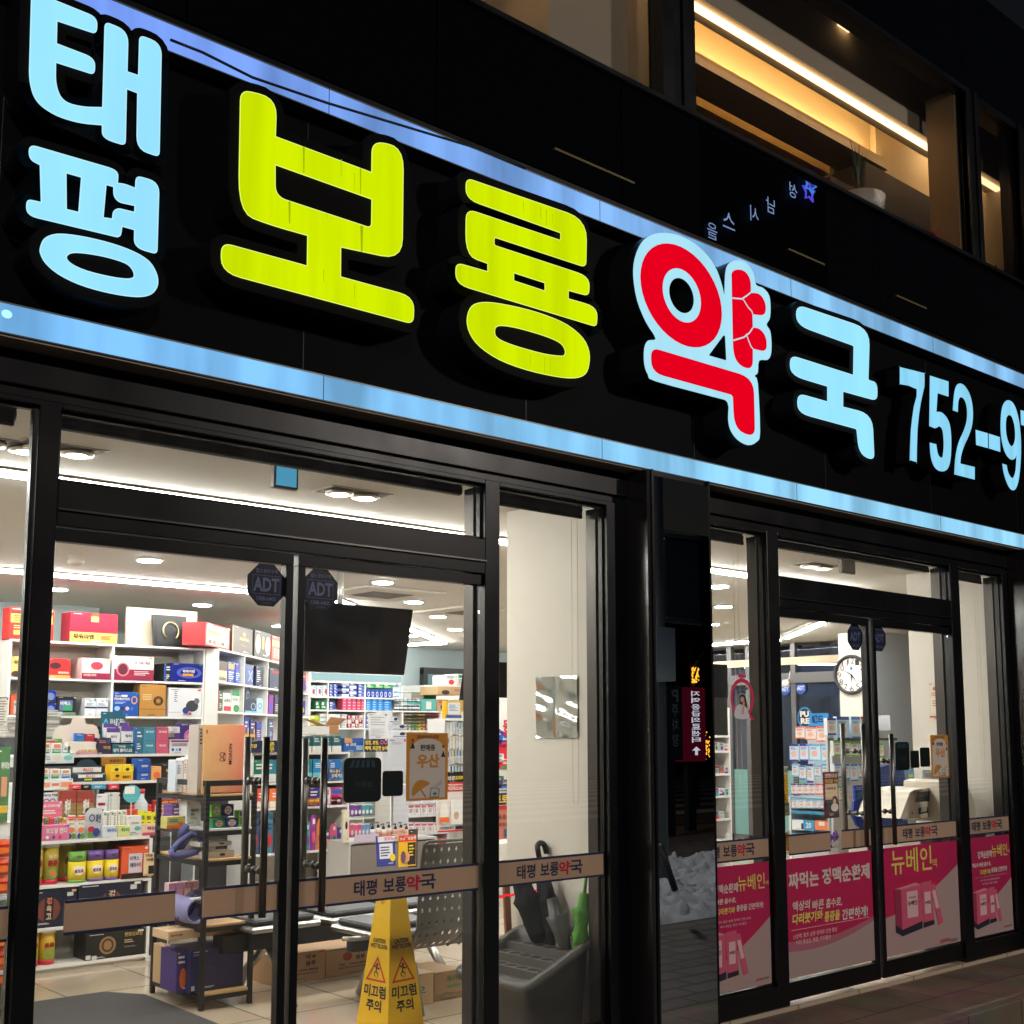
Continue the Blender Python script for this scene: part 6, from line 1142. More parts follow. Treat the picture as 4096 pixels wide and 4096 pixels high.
for k, (xl, xr) in enumerate(((1672, 1905), (1925, 2112))):
    ua = fb.sz(xl, 3500)[0]; ub = fb.sz(xr, 3500)[0]; z0_, z1_ = .30, .90
    def tf(u, d, z, ua=ua): 
        q = max(0, (z)/.6); return Vector((ua+u, yb_+d-.05*q*q+.16*max(0, (.14-z)/.14)**2, .31+z))
    w = min(ub, 4.33)-ua if k else ub-ua
    m = crossplate(tf, w, .59, 8 if not k else 3, 9, PLT); m.build('backrest', b1_)
    m = MB(); P_ = [tf(0, 0, z) for z in [.59*j/8 for j in range(9)]]; Q_ = [tf(w, 0, z) for z in [.59*(8-j)/8 for j in range(9)]]; m.tube(P_+[tf(.03, 0, .605), tf(w-.03, 0, .605)]+Q_, .009, PLT, 8); m.build('back_frame', b1_)
seatpad(b1_, 4.04, 1.50, 0); 
m = MB(); m.box(3.72, 1.36, .33, 4.33, 1.42, .39, DARKM, .004); m.build('beam', b1_)
m = MB(); m.tube([(3.90, 1.22, .33), (3.905, 1.08, .28), (3.93, 1.04, .02)], [.034, .036, .034], M((120, 118, 114), .4, .4), 14); m.tube([(3.97, 1.38, .34), (4.02, 1.62, .18), (4.04, 1.75, .02)], .03, SILV, 12); m.build('leg', b1_)
m = MB(); m.tube([(3.62, 1.30, .42), (3.82, 1.34, .40)], .012, SILV, 8); m.build('armrest', b1_)
b2_ = thing('beam_bench', 'black padded beam bench over the cardboard boxes', 'bench', (4.0, 2.0, 0))
for x in (3.62, 4.14, 4.66): seatpad(b2_, x, 2.1, .06)
MB().box(3.3, 2.02, .28, 4.95, 2.14, .38, DARKM, .004).build('beam', b2_)
for x in (3.62, 4.7):
    m = MB(); m.tube([(x, 2.08, .3), (x-.02, 1.9, .16), (x-.03, 1.76, .05)], .026, SILV, 12); m.lathe(x-.03, 1.76, [(.035, .0), (.035, .012), (.018, .03), (.018, .05)], M((50, 50, 54), .4, .6), 12); m.tube([(x, 2.08, .3), (x, 2.3, .14), (x, 2.4, .02)], .026, SILV, 12); m.build('leg', b2_)
for k, (xl, xr) in enumerate(((1090, 1300), (1304, 1492))):
    f = FY(2.32); P(f, 0.001, xl, xr, 3825-k*25, .3, (176, 138, 98), 'brown carton with a red mortar print under the bench, %s one' % ('left', 'right')[k], [('e', .35 if k else .2, .18, .55 if k else .42, .5, (150, 50, 40)), ('t', '약', .62, .1, .72, .28, (60, 44, 34)), ('t', '+', .74, .12, .82, .26, (60, 44, 34)), ('t', '봉투', .62, .32, .82, .5, (60, 44, 34)), ('t', 'TEL : 1544-8806', .26, .58, .86, .66, (60, 44, 34)), ('t', 'http://www.pmas.co.kr', .26, .7, .86, .78, (60, 44, 34))], 'carton', 'carton', group='brown cartons under the bench')
f = FY(1.32); P(f, 0.001, 1655, 1735, 3900, .3, (196, 168, 132), 'pale carton with green letters behind the caution sign', [('t', '오', .1, .4, .6, .62, (40, 130, 90))], 'carton', 'carton'); P(f, 0.001, 1737, 1850, 3985, .3, (150, 120, 88), 'brown carton with a fragile glass mark', [('e', .2, .2, .34, .5, (40, 130, 100)), ('l', .2, .65, .8, .9, (90, 60, 40), 3)], 'carton', 'carton', d=.02); z_ = f.sz(1737, 3985, .02)[1]; P(f, z_+.001, 1737, 1850, 3892, .3, (156, 124, 90), 'brown carton with green Hangul, stacked on the fragile one', [('t', '베나치오', .45, .2, .98, .5, (40, 120, 80)), ('r', .45, .62, .9, .74, (60, 130, 90))], 'carton', 'carton', d=.02)
# ---- caution sign, a hollow four sided cone
def caution(cx, cy, zt, wb, wt, rot, label, face=True):
    t = thing('caution_sign', label, 'caution sign', (cx, cy, 0)); YL_ = M((236, 188, 20), .42, 0, .5); c, s2 = math.cos(rot), math.sin(rot)
    def tf(u, d, z): return Vector((cx+u*c-d*s2, cy+u*s2+d*c, z))
    m = MB(tf); a, b = wb/2, wt/2
    vs = []
    for (z, h) in ((0, a*1.08), (.03, a*1.06), (.034, a), (zt-.06, b+(a-b)*.06/zt), (zt-.01, b), (zt, b*.8)): vs += [(-h, -h, z), (h, -h, z), (h, h, z), (-h, h, z)]
    m.add(vs, [(i*4+j, i*4+(j+1) % 4, (i+1)*4+(j+1) % 4, (i+1)*4+j) for i in range(5) for j in range(4)]+[(20, 21, 22, 23)], YL_); m.build('body', t)
    if not face: return t
    for k in (0, 3):
        an = k*math.pi/2
        def tg(u, d, z, an=an):
            bb = b+(a-b)*.06/zt; h = a+(bb-a)*(z-.034)/(zt-.094); uu = u*h; dd = -h+d; return tf(uu*math.cos(an)-dd*math.sin(an), uu*math.sin(an)+dd*math.cos(an), z)
        K2 = M((30, 26, 22), .5); m = MB(tg); L = lambda q: zt*(1-q)
        F_ = zt/.78; m.text('CAUTION', -.62, .478*F_, .62, .5*F_, -.002, K2, .03); m.text('WET FLOOR', -.82, .452*F_, .82, .474*F_, -.002, K2, .03)
        L = lambda q: F_*(.298+(.80-q)*.59)
        RD2 = M((200, 52, 24), .5); tri = [(-.80, L(.80)), (.80, L(.80)), (0, L(.60))]; tin = [(-.62, L(.785)), (.62, L(.785)), (0, L(.63))]
        m.poly(tri, -.002, RD2, [tin]); 
        # slipping figure
        m.ell(.02, L(.668), .09, zt*.011, -.0025, K2, 10)
        for st in ([(.0, L(.685)), (-.04, L(.72)), (.16, L(.745)), (.06, L(.775))], [(-.04, L(.72)), (-.2, L(.742)), (-.06, L(.765))], [(.0, L(.688)), (-.24, L(.678))], [(.0, L(.69)), (.2, L(.70)), (.26, L(.685))]):
            for i in range(len(st)-1):
                p, q = Vector(st[i]), Vector(st[i+1]); m.poly([(p.x-.045, p.y), (q.x-.045, q.y), (q.x+.045, q.y), (p.x+.045, p.y)] if abs(p.x-q.x) < abs(p.y-q.y)*5 else [(p.x, p.y-.004), (q.x, q.y-.004), (q.x, q.y+.004), (p.x, p.y+.004)], -.0027, K2)
        m.text('미끄럼', -.80, .222*F_, .80, .281*F_, -.002, K2, .03); m.text('주의', -.52, .158*F_, .52, .214*F_, -.002, K2, .03)
        if k == 0: pass
        m.build('printed_face', t)
    m = MB(lambda u, d, z: tf(u*math.cos(-math.pi/2)-d*math.sin(-math.pi/2), u*math.sin(-math.pi/2)+d*math.cos(-math.pi/2), z))
    h = a+(b-a)*.86
    m.ell(0, zt*.93, .018, .016, -h-.0, M((196, 150, 10), .5), 14); m.poly([(-.008, zt*.92), (.008, zt*.92), (.012, zt*.85), (-.012, zt*.85)], -h-.004, M((196, 150, 10), .5)); m.build('hand_hole', t)
    return t
cs = FY(.78); cxs = (cs.sz(1505, 3600)[0]+cs.sz(1618, 3600)[0])/2
caution(3.575, .80, .78, .245, .088, math.radians(6), 'yellow four sided wet floor sign behind the near door')
# ---- umbrella stand against the cream pillar
UG = M((88, 86, 84), .5, noise=.08, nscale=6); us = thing('umbrella_stand', 'grey plastic stepped umbrella stand in the tall window', 'umbrella stand', (4.05, .42, 0))
x0, x1, y0, y1 = 3.86, 4.275, .10, .63; zf, zbk = .335, .50
m = MB(); zt_ = lambda x: zf+(zbk-zf)*(x-x0)/(x1-x0)
n = 1; tk = .012; ins = .03
def rr(ax0, ax1, ay0, ay1, r): return [p for p in rnd2([(ax0, ay0), (ax1, ay0), (ax1, ay1), (ax0, ay1)], r)]
outer_t = rr(x0, x1, y0, y1, .05); outer_b = rr(x0+.03, x1-.02, y0+.03, y1-.03, .05); N = len(outer_t)
lip = rr(x0-.018, x1+.018, y0-.018, y1+.018, .06); inn = rr(x0+.02, x1-.02, y0+.02, y1-.02, .04)
vs = [(p[0], p[1], 0.001) for p in outer_b]+[(p[0], p[1], zt_(p[0])-.04) for p in outer_t]+[(p[0], p[1], zt_(p[0])-.035) for p in lip]+[(p[0], p[1], zt_(p[0])) for p in lip]+[(p[0], p[1], zt_(p[0])+.002) for p in inn]+[(p[0], p[1], zt_(p[0])-.09) for p in inn]
m.add(vs, [(r*N+i, r*N+(i+1) % N, (r+1)*N+(i+1) % N, (r+1)*N+i) for r in range(5) for i in range(N)]+[tuple(range(N))], UG, True); m.box(x0-.008, .385, .2, x0+.004, .40, .29, DARKM); m.build('bin', us)
m = MB(); HOL = M((12, 12, 13), .8)
for r in range(4):
    xa, xb = x0+.02+(x1-x0-.04)*r/4, x0+.02+(x1-x0-.04)*(r+1)/4; z = zt_(xa)-.02
    m.box(xa+.001, y0+.021, z-.008, xb, y1-.021, z, UG)
    if r: m.box(xa, y0+.021, z-.05, xa+.008, y1-.021, z+.004, UG)
    for k in range(6):
        cx_, cy_ = (xa+xb)/2+.004, y0+.065+.080*k; nn = 20
        m.add([(cx_+.032*math.cos(6.28318*i/nn), cy_+.032*math.sin(6.28318*i/nn), z+.0015) for i in range(nn)], [tuple(range(nn))], HOL)
        m.add([(cx_+q*math.cos(6.28318*i/nn), cy_+q*math.sin(6.28318*i/nn), z+h_) for q, h_ in ((.032, .002), (.036, .005), (.040, .001)) for i in range(nn)], [(j*nn+i, j*nn+(i+1) % nn, (j+1)*nn+(i+1) % nn, (j+1)*nn+i) for j in range(2) for i in range(nn)], UG, True)
m.build('holed_step', us)
# umbrellas: folded cloth with pleats, leaning on the wall
def umbrella(base, top, prof, mat, label, handle=None, shaft=None):
    B_, T_ = Vector(base), Vector(top); ax = (T_-B_); t = thing('umbrella', label, 'umbrella', B_)
    e = ax.cross(Vector((0, 1, 0))).normalized(); g = ax.cross(e).normalized(); n = 20; vs = []; fs = []
    for j, (q, r, tw) in enumerate(prof):
        for i in range(n):
            an = 6.28318*i/n+tw; rr_ = r*(1+.22*(1 if i % 2 else -1)*1.3); p = B_+ax*q+e*math.cos(an)*rr_+g*math.sin(an)*rr_; vs.append(tuple(p))
    fs = [(j*n+i, j*n+(i+1) % n, (j+1)*n+(i+1) % n, (j+1)*n+i) for j in range(len(prof)-1) for i in range(n)]
    MB().add(vs, fs, mat, True).build('canopy', t)
    if shaft:
        m = MB(); m.tube([tuple(B_+ax*shaft[0]), tuple(B_+ax*shaft[1])], shaft[2], shaft[3], 10); m.build('shaft', t)
    if handle:
        m = MB(); P0 = B_+ax*shaft[1]; d = ax.normalized(); L = handle[0]
        pts = [P0, P0+d*L]+[P0+d*L+e*(-1)*handle[1]*(1-math.cos(a_))+d*handle[1]*math.sin(a_) for a_ in [math.pi*k/8 for k in range(1, 9)]]
        pts.append(pts[-1]-d*.03); m.tube([tuple(p) for p in pts], handle[2], handle[3], 12); m.build('handle', t)
def wp(x, y, Y): return Vector((FY(Y).sz(x, y)[0], Y, FY(Y).sz(x, y)[1]))
BKC = M((26, 26, 29), .75); GRC = M((84, 150, 44), .6); CLR = M((150, 150, 146), .2, trans=.6)
pr_ = lambda s: [(0, .03*s, 0), (.06, .045*s, .2), (.3, .058*s, .5), (.5, .062*s, .9), (.60, .078*s, 1.1), (.66, .060*s, 1.2), (.9, .046*s, 1.5), (1, .035*s, 1.6)]
umbrella(wp(2160, 3770, .44), wp(2070, 3480, .52), pr_(.74), BKC, 'black folded umbrella, left one in the stand', None, None)
umbrella(wp(2222, 3784, .35), wp(2166, 3480, .46), pr_(.62), BKC, 'black umbrella with a curved black handle', (.05, .028, .015, M((22, 22, 24), .3)), (.95, 1.16, .010, DARKM))
umbrella(wp(2262, 3796, .25), wp(2208, 3592, .33), [(0, .018, 0), (.1, .026, .1), (.45, .034, .2), (.66, .044, .3), (.68, .03, .3), (1, .022, .4)], CLR, 'clear plastic umbrella beside the black ones', None, None)
umbrella(wp(2314, 3812, .135), wp(2338, 3572, .15), [(0, .016, 0), (.1, .026, .25), (.3, .032, .7), (.42, .024, .9), (.62, .034, 1.2), (.70, .042, 1.3), (.76, .025, 1.5), (.95, .022, 1.7), (1, .017, 1.8)], GRC, 'bright green folded umbrella at the right of the stand', None, (.98, 1.32, .009, GRC))
t = thing('wooden_stick', 'brown wooden panel edge leaning behind the stand', 'board', wp(2070, 3600, .78)); MB(lambda u, d, z: Vector((4.30+u+.06*(.7-z), .72+d, z))).box(-.05, 0, .3, -.01, .02, .83, M((150, 96, 56), .5), .002).build('plank', t)
# wrinkled mirror sheet on the cream pillar
sf = FX(4.349); a, zt2 = sf.sz(2148, 2710); b = sf.sz(2312, 2710)[0]; zb2 = sf.sz(2148, 2952)[1]; m = MB(sf.w); nx, nz = 22, 30; rg = random.Random(5)
ph = [rg.uniform(0, 6) for _ in range(8)]
vs = [(a+(b-a)*i/nx, -.008+.0030*math.sin(j*.35+i*.1)+.0012*math.sin(i*.55+ph[0]+j*.2)*math.sin(j*.62+ph[1])+.0008*math.sin(i*.3+j*.9+ph[2])-(.003 if i == nx//2 else 0), zb2+(zt2-zb2)*j/nz) for j in range(nz+1) for i in range(nx+1)]
m.add(vs, [(j*(nx+1)+i, j*(nx+1)+i+1, (j+1)*(nx+1)+i+1, (j+1)*(nx+1)+i) for j in range(nz) for i in range(nx)], M((190, 192, 192), .10, 1), True); tag(m.build('mirror_sheet'), 'wrinkled reflective foil sheet taped on the cream pillar', 'mirror sheet')
# ---- counters and displays in the middle of the shop
N_ = FY(4.0); nz = [N_.sz(1300, q)[1] for q in (3008, 3124, 3222, 3398)]; nx0, nx1 = N_.sz(1010, 3100)[0], N_.sz(1395, 3100)[0]; nx2 = N_.sz(1760, 3100)[0]
shelf('stepped white display shelf in the middle of the shop', N_, nx0, nx1, 0, nz[0], nz+[.35], [nx0, nx1], .35, backcol=(196, 190, 182))
g = 'boxes on the stepped middle shelf'
def seq(f, z, x0_, x1_, n, yt, cols, lab, grp, deco, dep=.08, d=0):
    for k in range(n):
        a = x0_+(x1_-x0_)*k/n; b = x0_+(x1_-x0_)*(k+.94)/n; P(f, z, a, b, yt, dep, cols[k % len(cols)], '%s, %s from the left' % (lab, ORD[k]) if n > 1 else lab, deco, group=grp, d=d)
seq(N_, nz[0], 1210, 1368, 4, 2944, [(20, 84, 92), (24, 92, 98)], 'dark teal supplement box on the top row', g, [('r', 0, .62, 1, 1, (226, 226, 222)), ('l', .2, .12, .8, .4, WH_, 3)])
P(N_, nz[0], 1378, 1455, 2952, .08, (40, 92, 170), 'blue eye health box with a tan corner', [('r', 0, 0, .4, .35, (206, 150, 80)), ('t', '눈 건강', .08, .38, .6, .58, WH_), ('r', .6, .55, .95, .9, (150, 190, 226))], group=g)
P(N_, None, 1459, 1552, 2956, .01, (22, 26, 74), 'dark sign with yellow lettering about tired eyes', [('t', '침침, 흐릿,', .02, .12, .6, .46, YE), ('t', '뻑뻑, 피곤한 눈에', .02, .54, .98, .9, YE), ('o', .66, .1, .8, .42, PK), ('o', .82, .1, .96, .42, PK)], 'sign', 'shelf_sign', d=-.04, yb=3008)
P(N_, None, 985, 1125, 2962, .01, (26, 30, 70), 'dark sign with yellow letters left of the stile', [('t', '잠은', .5, .12, .8, .48, YE), ('t', '주무', .5, .55, .8, .9, YE), ('t', '건강', .1, .3, .3, .6, YE)], 'sign', 'shelf_sign', d=-.04, yb=3012)
seq(N_, nz[1], 1016, 1200, 4, 3040, [(24, 120, 96), (40, 130, 150)], 'green and teal carton beside the handles', g, [('r', 0, .62, 1, .98, (226, 230, 226)), ('l', .2, .15, .8, .45, WH_, 2)])
seq(N_, nz[1], 1192, 1374, 3, 3038, [(16, 120, 132), (30, 130, 190), (26, 110, 180)], 'wide teal blue carton on the second row', g, [('r', 0, .6, 1, .95, (120, 190, 200)), ('l', .15, .15, .6, .4, WH_, 3)])
P(N_, None, 1192, 1232, 3078, .01, (110, 160, 150), 'pale green shelf sign with yellow letters', [('t', '식물성', .05, .1, .95, .45, YE)], 'sign', 'shelf_sign', d=-.03, yb=3132); P(N_, None, 1315, 1367, 3074, .01, (30, 70, 150), 'blue shelf sign naming omega', [('t', '체내 흡수', .05, .1, .9, .42, YE), ('t', '오메가3', .2, .5, .98, .9, WH_)], 'sign', 'shelf_sign', d=-.03, yb=3116)
seq(N_, nz[2], 1024, 1190, 3, 3155, [(224, 84, 50), (232, 120, 60)], 'orange carton beside the handles', g, [('r', 0, .65, 1, .98, (236, 226, 214)), ('l', .2, .2, .8, .5, WH_, 2)])
seq(N_, nz[2], 1194, 1370, 4, 3150, [(170, 50, 50), (50, 44, 110), (226, 222, 220), (200, 70, 120)], 'mixed carton on the third row', g, ())
P(N_, None, 1190, 1280, 3196, .01, (150, 60, 40), 'red shelf sign with yellow words', [('t', '요령성원', .05, .15, .95, .55, YE)], 'sign', 'shelf_sign', d=-.03, yb=3222); P(N_, None, 1320, 1370, 3188, .08, (190, 60, 110), 'pink box with a white face print', [('e', .55, .3, .85, .7, WH_), ('t', '미인', .1, .3, .5, .6, WH_)], group=g, yb=3220)
m = MB(N_.w); m.box(nx0, -.06, nz[3]+.001+.0, nx1, -.02, nz[3]+.001+.001, WHT); 
# colourful hanging goods
HC = [(230, 206, 60), (40, 140, 150), (60, 150, 170), (150, 60, 150), (236, 130, 60), (120, 70, 160), (230, 90, 130), (90, 60, 150)]
for k in range(8): a = 1160+k*27; pouch(N_, nz[3], a, a+25, 3262+(k % 3)*14+(34 if k > 4 else 0), HC[k], 'bright childrens toothbrush pack, %s from the left' % ORD[k], [('r', .3, .1, .7, .25, WH_), ('e', .2, .45, .8, .8, HC[(k+3) % 8])], group='childrens toothbrush packs', d=.02, cat='pack', name='toothbrush_pack')
for k in range(5): a = 1010+k*28; pouch(N_, nz[3], a, a+26, 3250+(k % 2)*30, [(60, 90, 130), (30, 60, 110), (70, 130, 160), (46, 60, 80), (110, 150, 90)][k], 'blue snack pack behind the door handles, %s from the left' % ORD[k], (), group='blue packs behind the handles', d=.02, cat='pack', name='snack_pack')
O_ = FY(3.7); oz = O_.sz(1420, 3368)[1]; ox0, ox1 = O_.sz(1400, 3370)[0], O_.sz(1745, 3370)[0]
shelf('grey fronted display table of toiletries', O_, ox0, ox1, 0, oz, [oz], [ox0, ox1], .45, col=(206, 204, 200), backcol=(150, 146, 140))
MB(O_.w).box(ox0+.02, .01, 0, ox1-.02, .03, oz-.03, M((132, 126, 120), .5)).build('plinth', bld)
MB(O_.w).box(O_.sz(1418, 3300)[0], -.012, oz-.005, O_.sz(1512, 3300)[0], -.002, oz+.055, C_((214, 200, 226))).build('plinth', bld)
for r, (y, zz, cols, nm) in enumerate(((3214, .19, [(110, 66, 150), (96, 60, 140), (70, 150, 160), (60, 140, 150)], 'violet and teal character pouch hanging above'), (3292, .03, [(226, 100, 140), (226, 80, 130), (110, 170, 210), (90, 150, 206)], 'pink and blue character pouch hanging below'))):
    for k in range(6): a = 1397+k*15; pouch(O_, oz+zz, a, a+20, y+(k % 2)*2, cols[k*4//6], '%s, %s from the left' % (nm, ORD[k]), [('r', .1, .02, .9, .12, WH_), ('e', .25, .5, .75, .85, (240, 230, 240))], group='hanging pouches on the display table', d=.05+.012*k, hang=True)
P(O_, oz, 1375, 1398, 3240, .03, (232, 224, 200), 'narrow cream box with a black figure', [('e', .3, .35, .7, .6, BK)], group='toiletries')
for k in range(7):
    a = 1487+k*22+(4 if k > 3 else 0); c = (226, 120, 70) if k < 4 else (226, 176, 160); t, (cu, cdd, r, z, zl) = cyl(O_, oz, a, a+20, 3318-(k % 2)*6, c, '%s pump bottle, %s in the row' % ('orange' if k < 4 else 'blush pink', ORD[k]), [(.55, (236, 226, 220) if k < 4 else (230, 186, 170))], None, 'bottle', 'pump_bottle', 'pump bottles', d=.04*(k % 2))
    m = MB(O_.w); m.lathe(cu, cdd, [(r*.5, zl), (r*.45, zl+.02), (r*.15, zl+.024), (r*.15, zl+.04)], C_((30, 28, 30)), 10); m.tube([(cu+r*.2, cdd, zl+.042), (cu-r*1.1, cdd, zl+.038)], .004, C_((30, 28, 30)), 6); m.build('pump', t)
P(FY(3.2), None, 1512, 1586, 3346, .01, (50, 60, 150), 'tilted white and blue price card in front of the bottles', [('r', .06, .02, .96, .2, (236, 236, 230)), ('t', '포도당', .4, .04, .94, .17, (220, 60, 120)), ('r', .12, .26, .84, .75, (232, 232, 236)), ('l', .18, .34, .8, .7, (40, 60, 140), 4), ('e', .66, .6, .96, .85, YE)], 'card', 'price_card', yb=3468, tilt=.1)
P(FY(3.2), None, 1596, 1665, 3343, .01, (240, 190, 40), 'yellow moisturiser price card with a red top', [('r', 0, 0, 1, .2, (226, 60, 50)), ('t', '초강력보습제', .04, .04, .96, .16, WH_), ('r', .5, .24, .96, .95, (40, 36, 40)), ('e', .1, .5, .38, .9, (120, 80, 110)), ('l', .56, .3, .9, .7, YE, 4), ('e', .4, .55, .6, .85, (226, 160, 130))], 'card', 'price_card', yb=3468)
P(FY(3.22), None, 1640, 1672, 3318, .02, (52, 54, 58), 'dark grey stand frame behind the price cards', [('r', .1, .04, .9, .96, (70, 72, 78))], 'stand', 'card_stand', yb=3470, d=.02)
ws = FY(4.5); wz = ws.sz(1800, 3390)[1]; MB(ws.w).box(ws.sz(1650, 3390)[0], 0, 0, ws.sz(2200, 3390)[0], .6, wz, WHT, .003); m = MB(ws.w); m.box(ws.sz(1660, 3390)[0], 0, 0, ws.sz(2250, 3390)[0], .6, wz, WHT, .003); tag(m.build('service_counter'), 'white service counter behind the perforated bench', 'counter')
R_ = FY(4.2); rzz = [R_.sz(1640, q)[1] for q in (3210, 3262, 3335, 3398)]
for r, z in enumerate(rzz):
    for k in range(6): a = 1632+k*26; P(R_, z, a, a+24, (3210, 3262, 3335, 3398)[r]-44, .06, [(236, 232, 232), (232, 226, 230)][k % 2] if r < 3 else [(200, 70, 70), (190, 60, 70)][k % 2], 'small white cosmetics box, %s in row %s from the top' % (ORD[k], ORD[r]) if r < 3 else 'small red cosmetics box, %s in the bottom row' % ORD[k], [('r', .1, .1, .9, .3, (200, 80, 110)), ('l', .2, .4, .8, .8, (110, 90, 100), 4)], group='small cosmetics boxes')
shelf('narrow white cosmetics stand behind the umbrella poster', R_, R_.sz(1626, 3300)[0], R_.sz(1792, 3300)[0], 0, rzz[0]+.15, rzz, [R_.sz(1628, 3300)[0], R_.sz(1790, 3300)[0]], .2, col=(214, 214, 222), d=-.01)
# papers, posters, white display trays around the middle
P(FY(4.4), None, 1478, 1556, 2853, .004, (228, 228, 228), 'large white notice sheet standing in the middle', [('l', .1, .12, .9, .5, (180, 180, 184), 4), ('l', .1, .6, .85, .9, (190, 190, 194), 6), ('r', .06, .04, .2, .06, BK)], 'notice', 'notice_sheet', yb=2955, tilt=.12)
P(FY(3.4), None, 1210, 1318, 2904, .05, (224, 222, 220), 'plain white tray at the top of the door handle', [('r', 0, .93, 1, .95, (190, 190, 190))], 'tray', 'display_tray', yb=2940)
for k, (a, b, y) in enumerate(((1558, 1592, 2867), (1572, 1622, 2897), (1572, 1624, 2926))): P(FY(4.6), None, a, b, y, .1, (222, 228, 236), 'white mask carton with a black oval, %s of three' % ORD[k], [('e', .5, .1, .95, .6, (40, 40, 60)), ('r', 0, .7, 1, .8, (60, 90, 170))], 'box', group='mask cartons', yb=y+26)
P(FY(4.6), None, 1557, 1625, 2952, .1, (206, 208, 214), 'pale grey carton under the mask cartons', [('l', .15, .1, .8, .16, (150, 152, 160), 2)], yb=3120)
pg = FY(4.3)
P(pg, None, 1784, 1846, 2804, .06, (240, 190, 40), 'yellow framed box hung top right', [('r', .12, .08, .88, .78, (226, 232, 236)), ('l', .2, .2, .8, .6, (120, 140, 170), 5), ('r', 0, .82, 1, 1, (40, 90, 170))], yb=2872)
shelf('clear peg rack of hanging toothbrushes on the right', pg, pg.sz(1780, 2900)[0], pg.sz(1900, 2900)[0], 0, pg.sz(1780, 2875)[1], [pg.sz(1780, 2875)[1], 1.2], [pg.sz(1780, 2900)[0], pg.sz(1900, 2900)[0]], .25, backcol=(206, 204, 198))
rg = random.Random(11)
for r in range(4):
    for k in range(9): a = 1788+k*12; y = 2888+r*58+rg.randrange(-4, 5); c = rg.choice([(226, 190, 60), (60, 120, 190), (190, 60, 90), (226, 222, 214), (80, 150, 110), (230, 140, 80), (40, 60, 90), (190, 200, 206)]); P(pg, None, a, a+9, y, .008, (232, 230, 224), 'hanging toothbrush card, %s in row %s of the peg rack' % (ORD[k], ORD[r]), [('r', .2, .02, .8, .45, c), ('l', .2, .55, .8, .9, c, 3)], group='hanging toothbrush cards', yb=y+52, d=-.02-.008*(k % 3), cat='pack', name='toothbrush_pack')
P(FY(2.3), None, 1789, 1873, 3087, .01, (28, 24, 26), 'black strip sign with yellow and white Hangul', [('t', '산균', .02, .4, .36, .8, WH_), ('t', '프리미엄', .36, .4, .92, .8, YE), ('r', .86, .15, .95, .3, RD_)], 'sign', 'shelf_sign', yb=3130)
P(FY(2.3), None, 1748, 1875, 3132, .01, (228, 218, 214), 'tall lactobacillus poster with a drawn pharmacist', [('r', 0, 0, 1, .03, RD_), ('r', .3, .06, .9, .18, (200, 40, 36)), ('t', '이오틱스100포', .34, .075, .86, .165, WH_), ('r', .42, .36, .96, .86, (240, 238, 236)), ('e', .52, .6, .68, .76, (206, 170, 140)), ('e', .80, .42, .92, .54, (226, 180, 150)), ('e', .79, .40, .93, .47, (50, 36, 30)), ('r', .78, .55, .94, .86, (240, 240, 244)), ('r', .84, .56, .88, .75, (50, 90, 150)), ('e', .08, .4, .34, .84, (236, 232, 226)), ('r', .06, .7, .36, .8, (230, 110, 50)), ('t', '간편한 장건강 지킴이', .06, .89, .5, .95, (50, 60, 80)), ('r', .55, .89, .97, .96, (30, 26, 30)), ('r', 0, .97, 1, 1, RD_)], 'poster', 'poster', yb=3330)
# animal medicine display seen through the tall window
g3 = FY(3.0); t_ = thing('display_rack', 'white animal medicine display cut by the cream pillar', 'display rack', g3.w(g3.sz(2010, 3300)[0], .1, 0))
a, z1 = g3.sz(1972, 2790); b = g3.sz(2062, 2790)[0]; m = MB(g3.w); m.box(a, 0, 1.55, b, .01, z1, C_((236, 226, 222)), .002); m.ell(a+.14, z1-.15, .12, .12, -.002, C_((240, 238, 236)), 24); m.ell(a+.14, z1-.32, .2, .16, -.001, C_((206, 30, 60)), 24); m.text('동물의', a+.10, z1-.27, a+.34, z1-.17, -.004, C_((190, 40, 60)), .04); m.text('Milim', a+.16, z1-.36, a+.34, z1-.30, -.004, C_(BK), .02)
m.build('header', t_)
m = MB(g3.w); m.box(a, .3, 0, b, .31, 1.55, C_((200, 200, 200))); m.build('back_panel', t_)
for py in (2985, 3075, 3160): z = g3.sz(1990, py)[1]; MB(g3.w).box(a, 0, z-.015, b, .3, z, C_((226, 226, 224))).build('shelf_board', t_)
for k, (py, c) in enumerate(((2925, (40, 60, 150)), (2945, (40, 60, 150)), (3015, (224, 222, 220)), (3040, (206, 40, 60)), (3105, (60, 110, 60)), (3120, (60, 60, 70)))): P(g3, None, 1978+(k % 2)*28, 2016+(k % 2)*30, py, .06, c, 'small pet care box, %s down on the animal display' % ORD[k], group='pet care boxes', yb=py+34, d=-.02)
P(g3, None, 1974, 2054, 3173, .01, (26, 30, 90), 'navy strip with yellow protein lettering', [('t', '프로틴', .1, .15, .98, .85, YE)], 'sign', 'shelf_sign', yb=3222, d=-.03); P(g3, None, 1974, 2054, 3224, .01, (200, 120, 100), 'reddish protein poster behind the tall window', [('r', 0, 0, 1, .12, (190, 30, 40)), ('t', '유초/유', .2, .25, .9, .42, (110, 60, 60)), ('t', '프로틴1000', .1, .5, .96, .62, (90, 50, 50)), ('r', .5, .7, .95, .95, (60, 90, 130))], 'poster', 'poster', yb=3360, d=-.03)
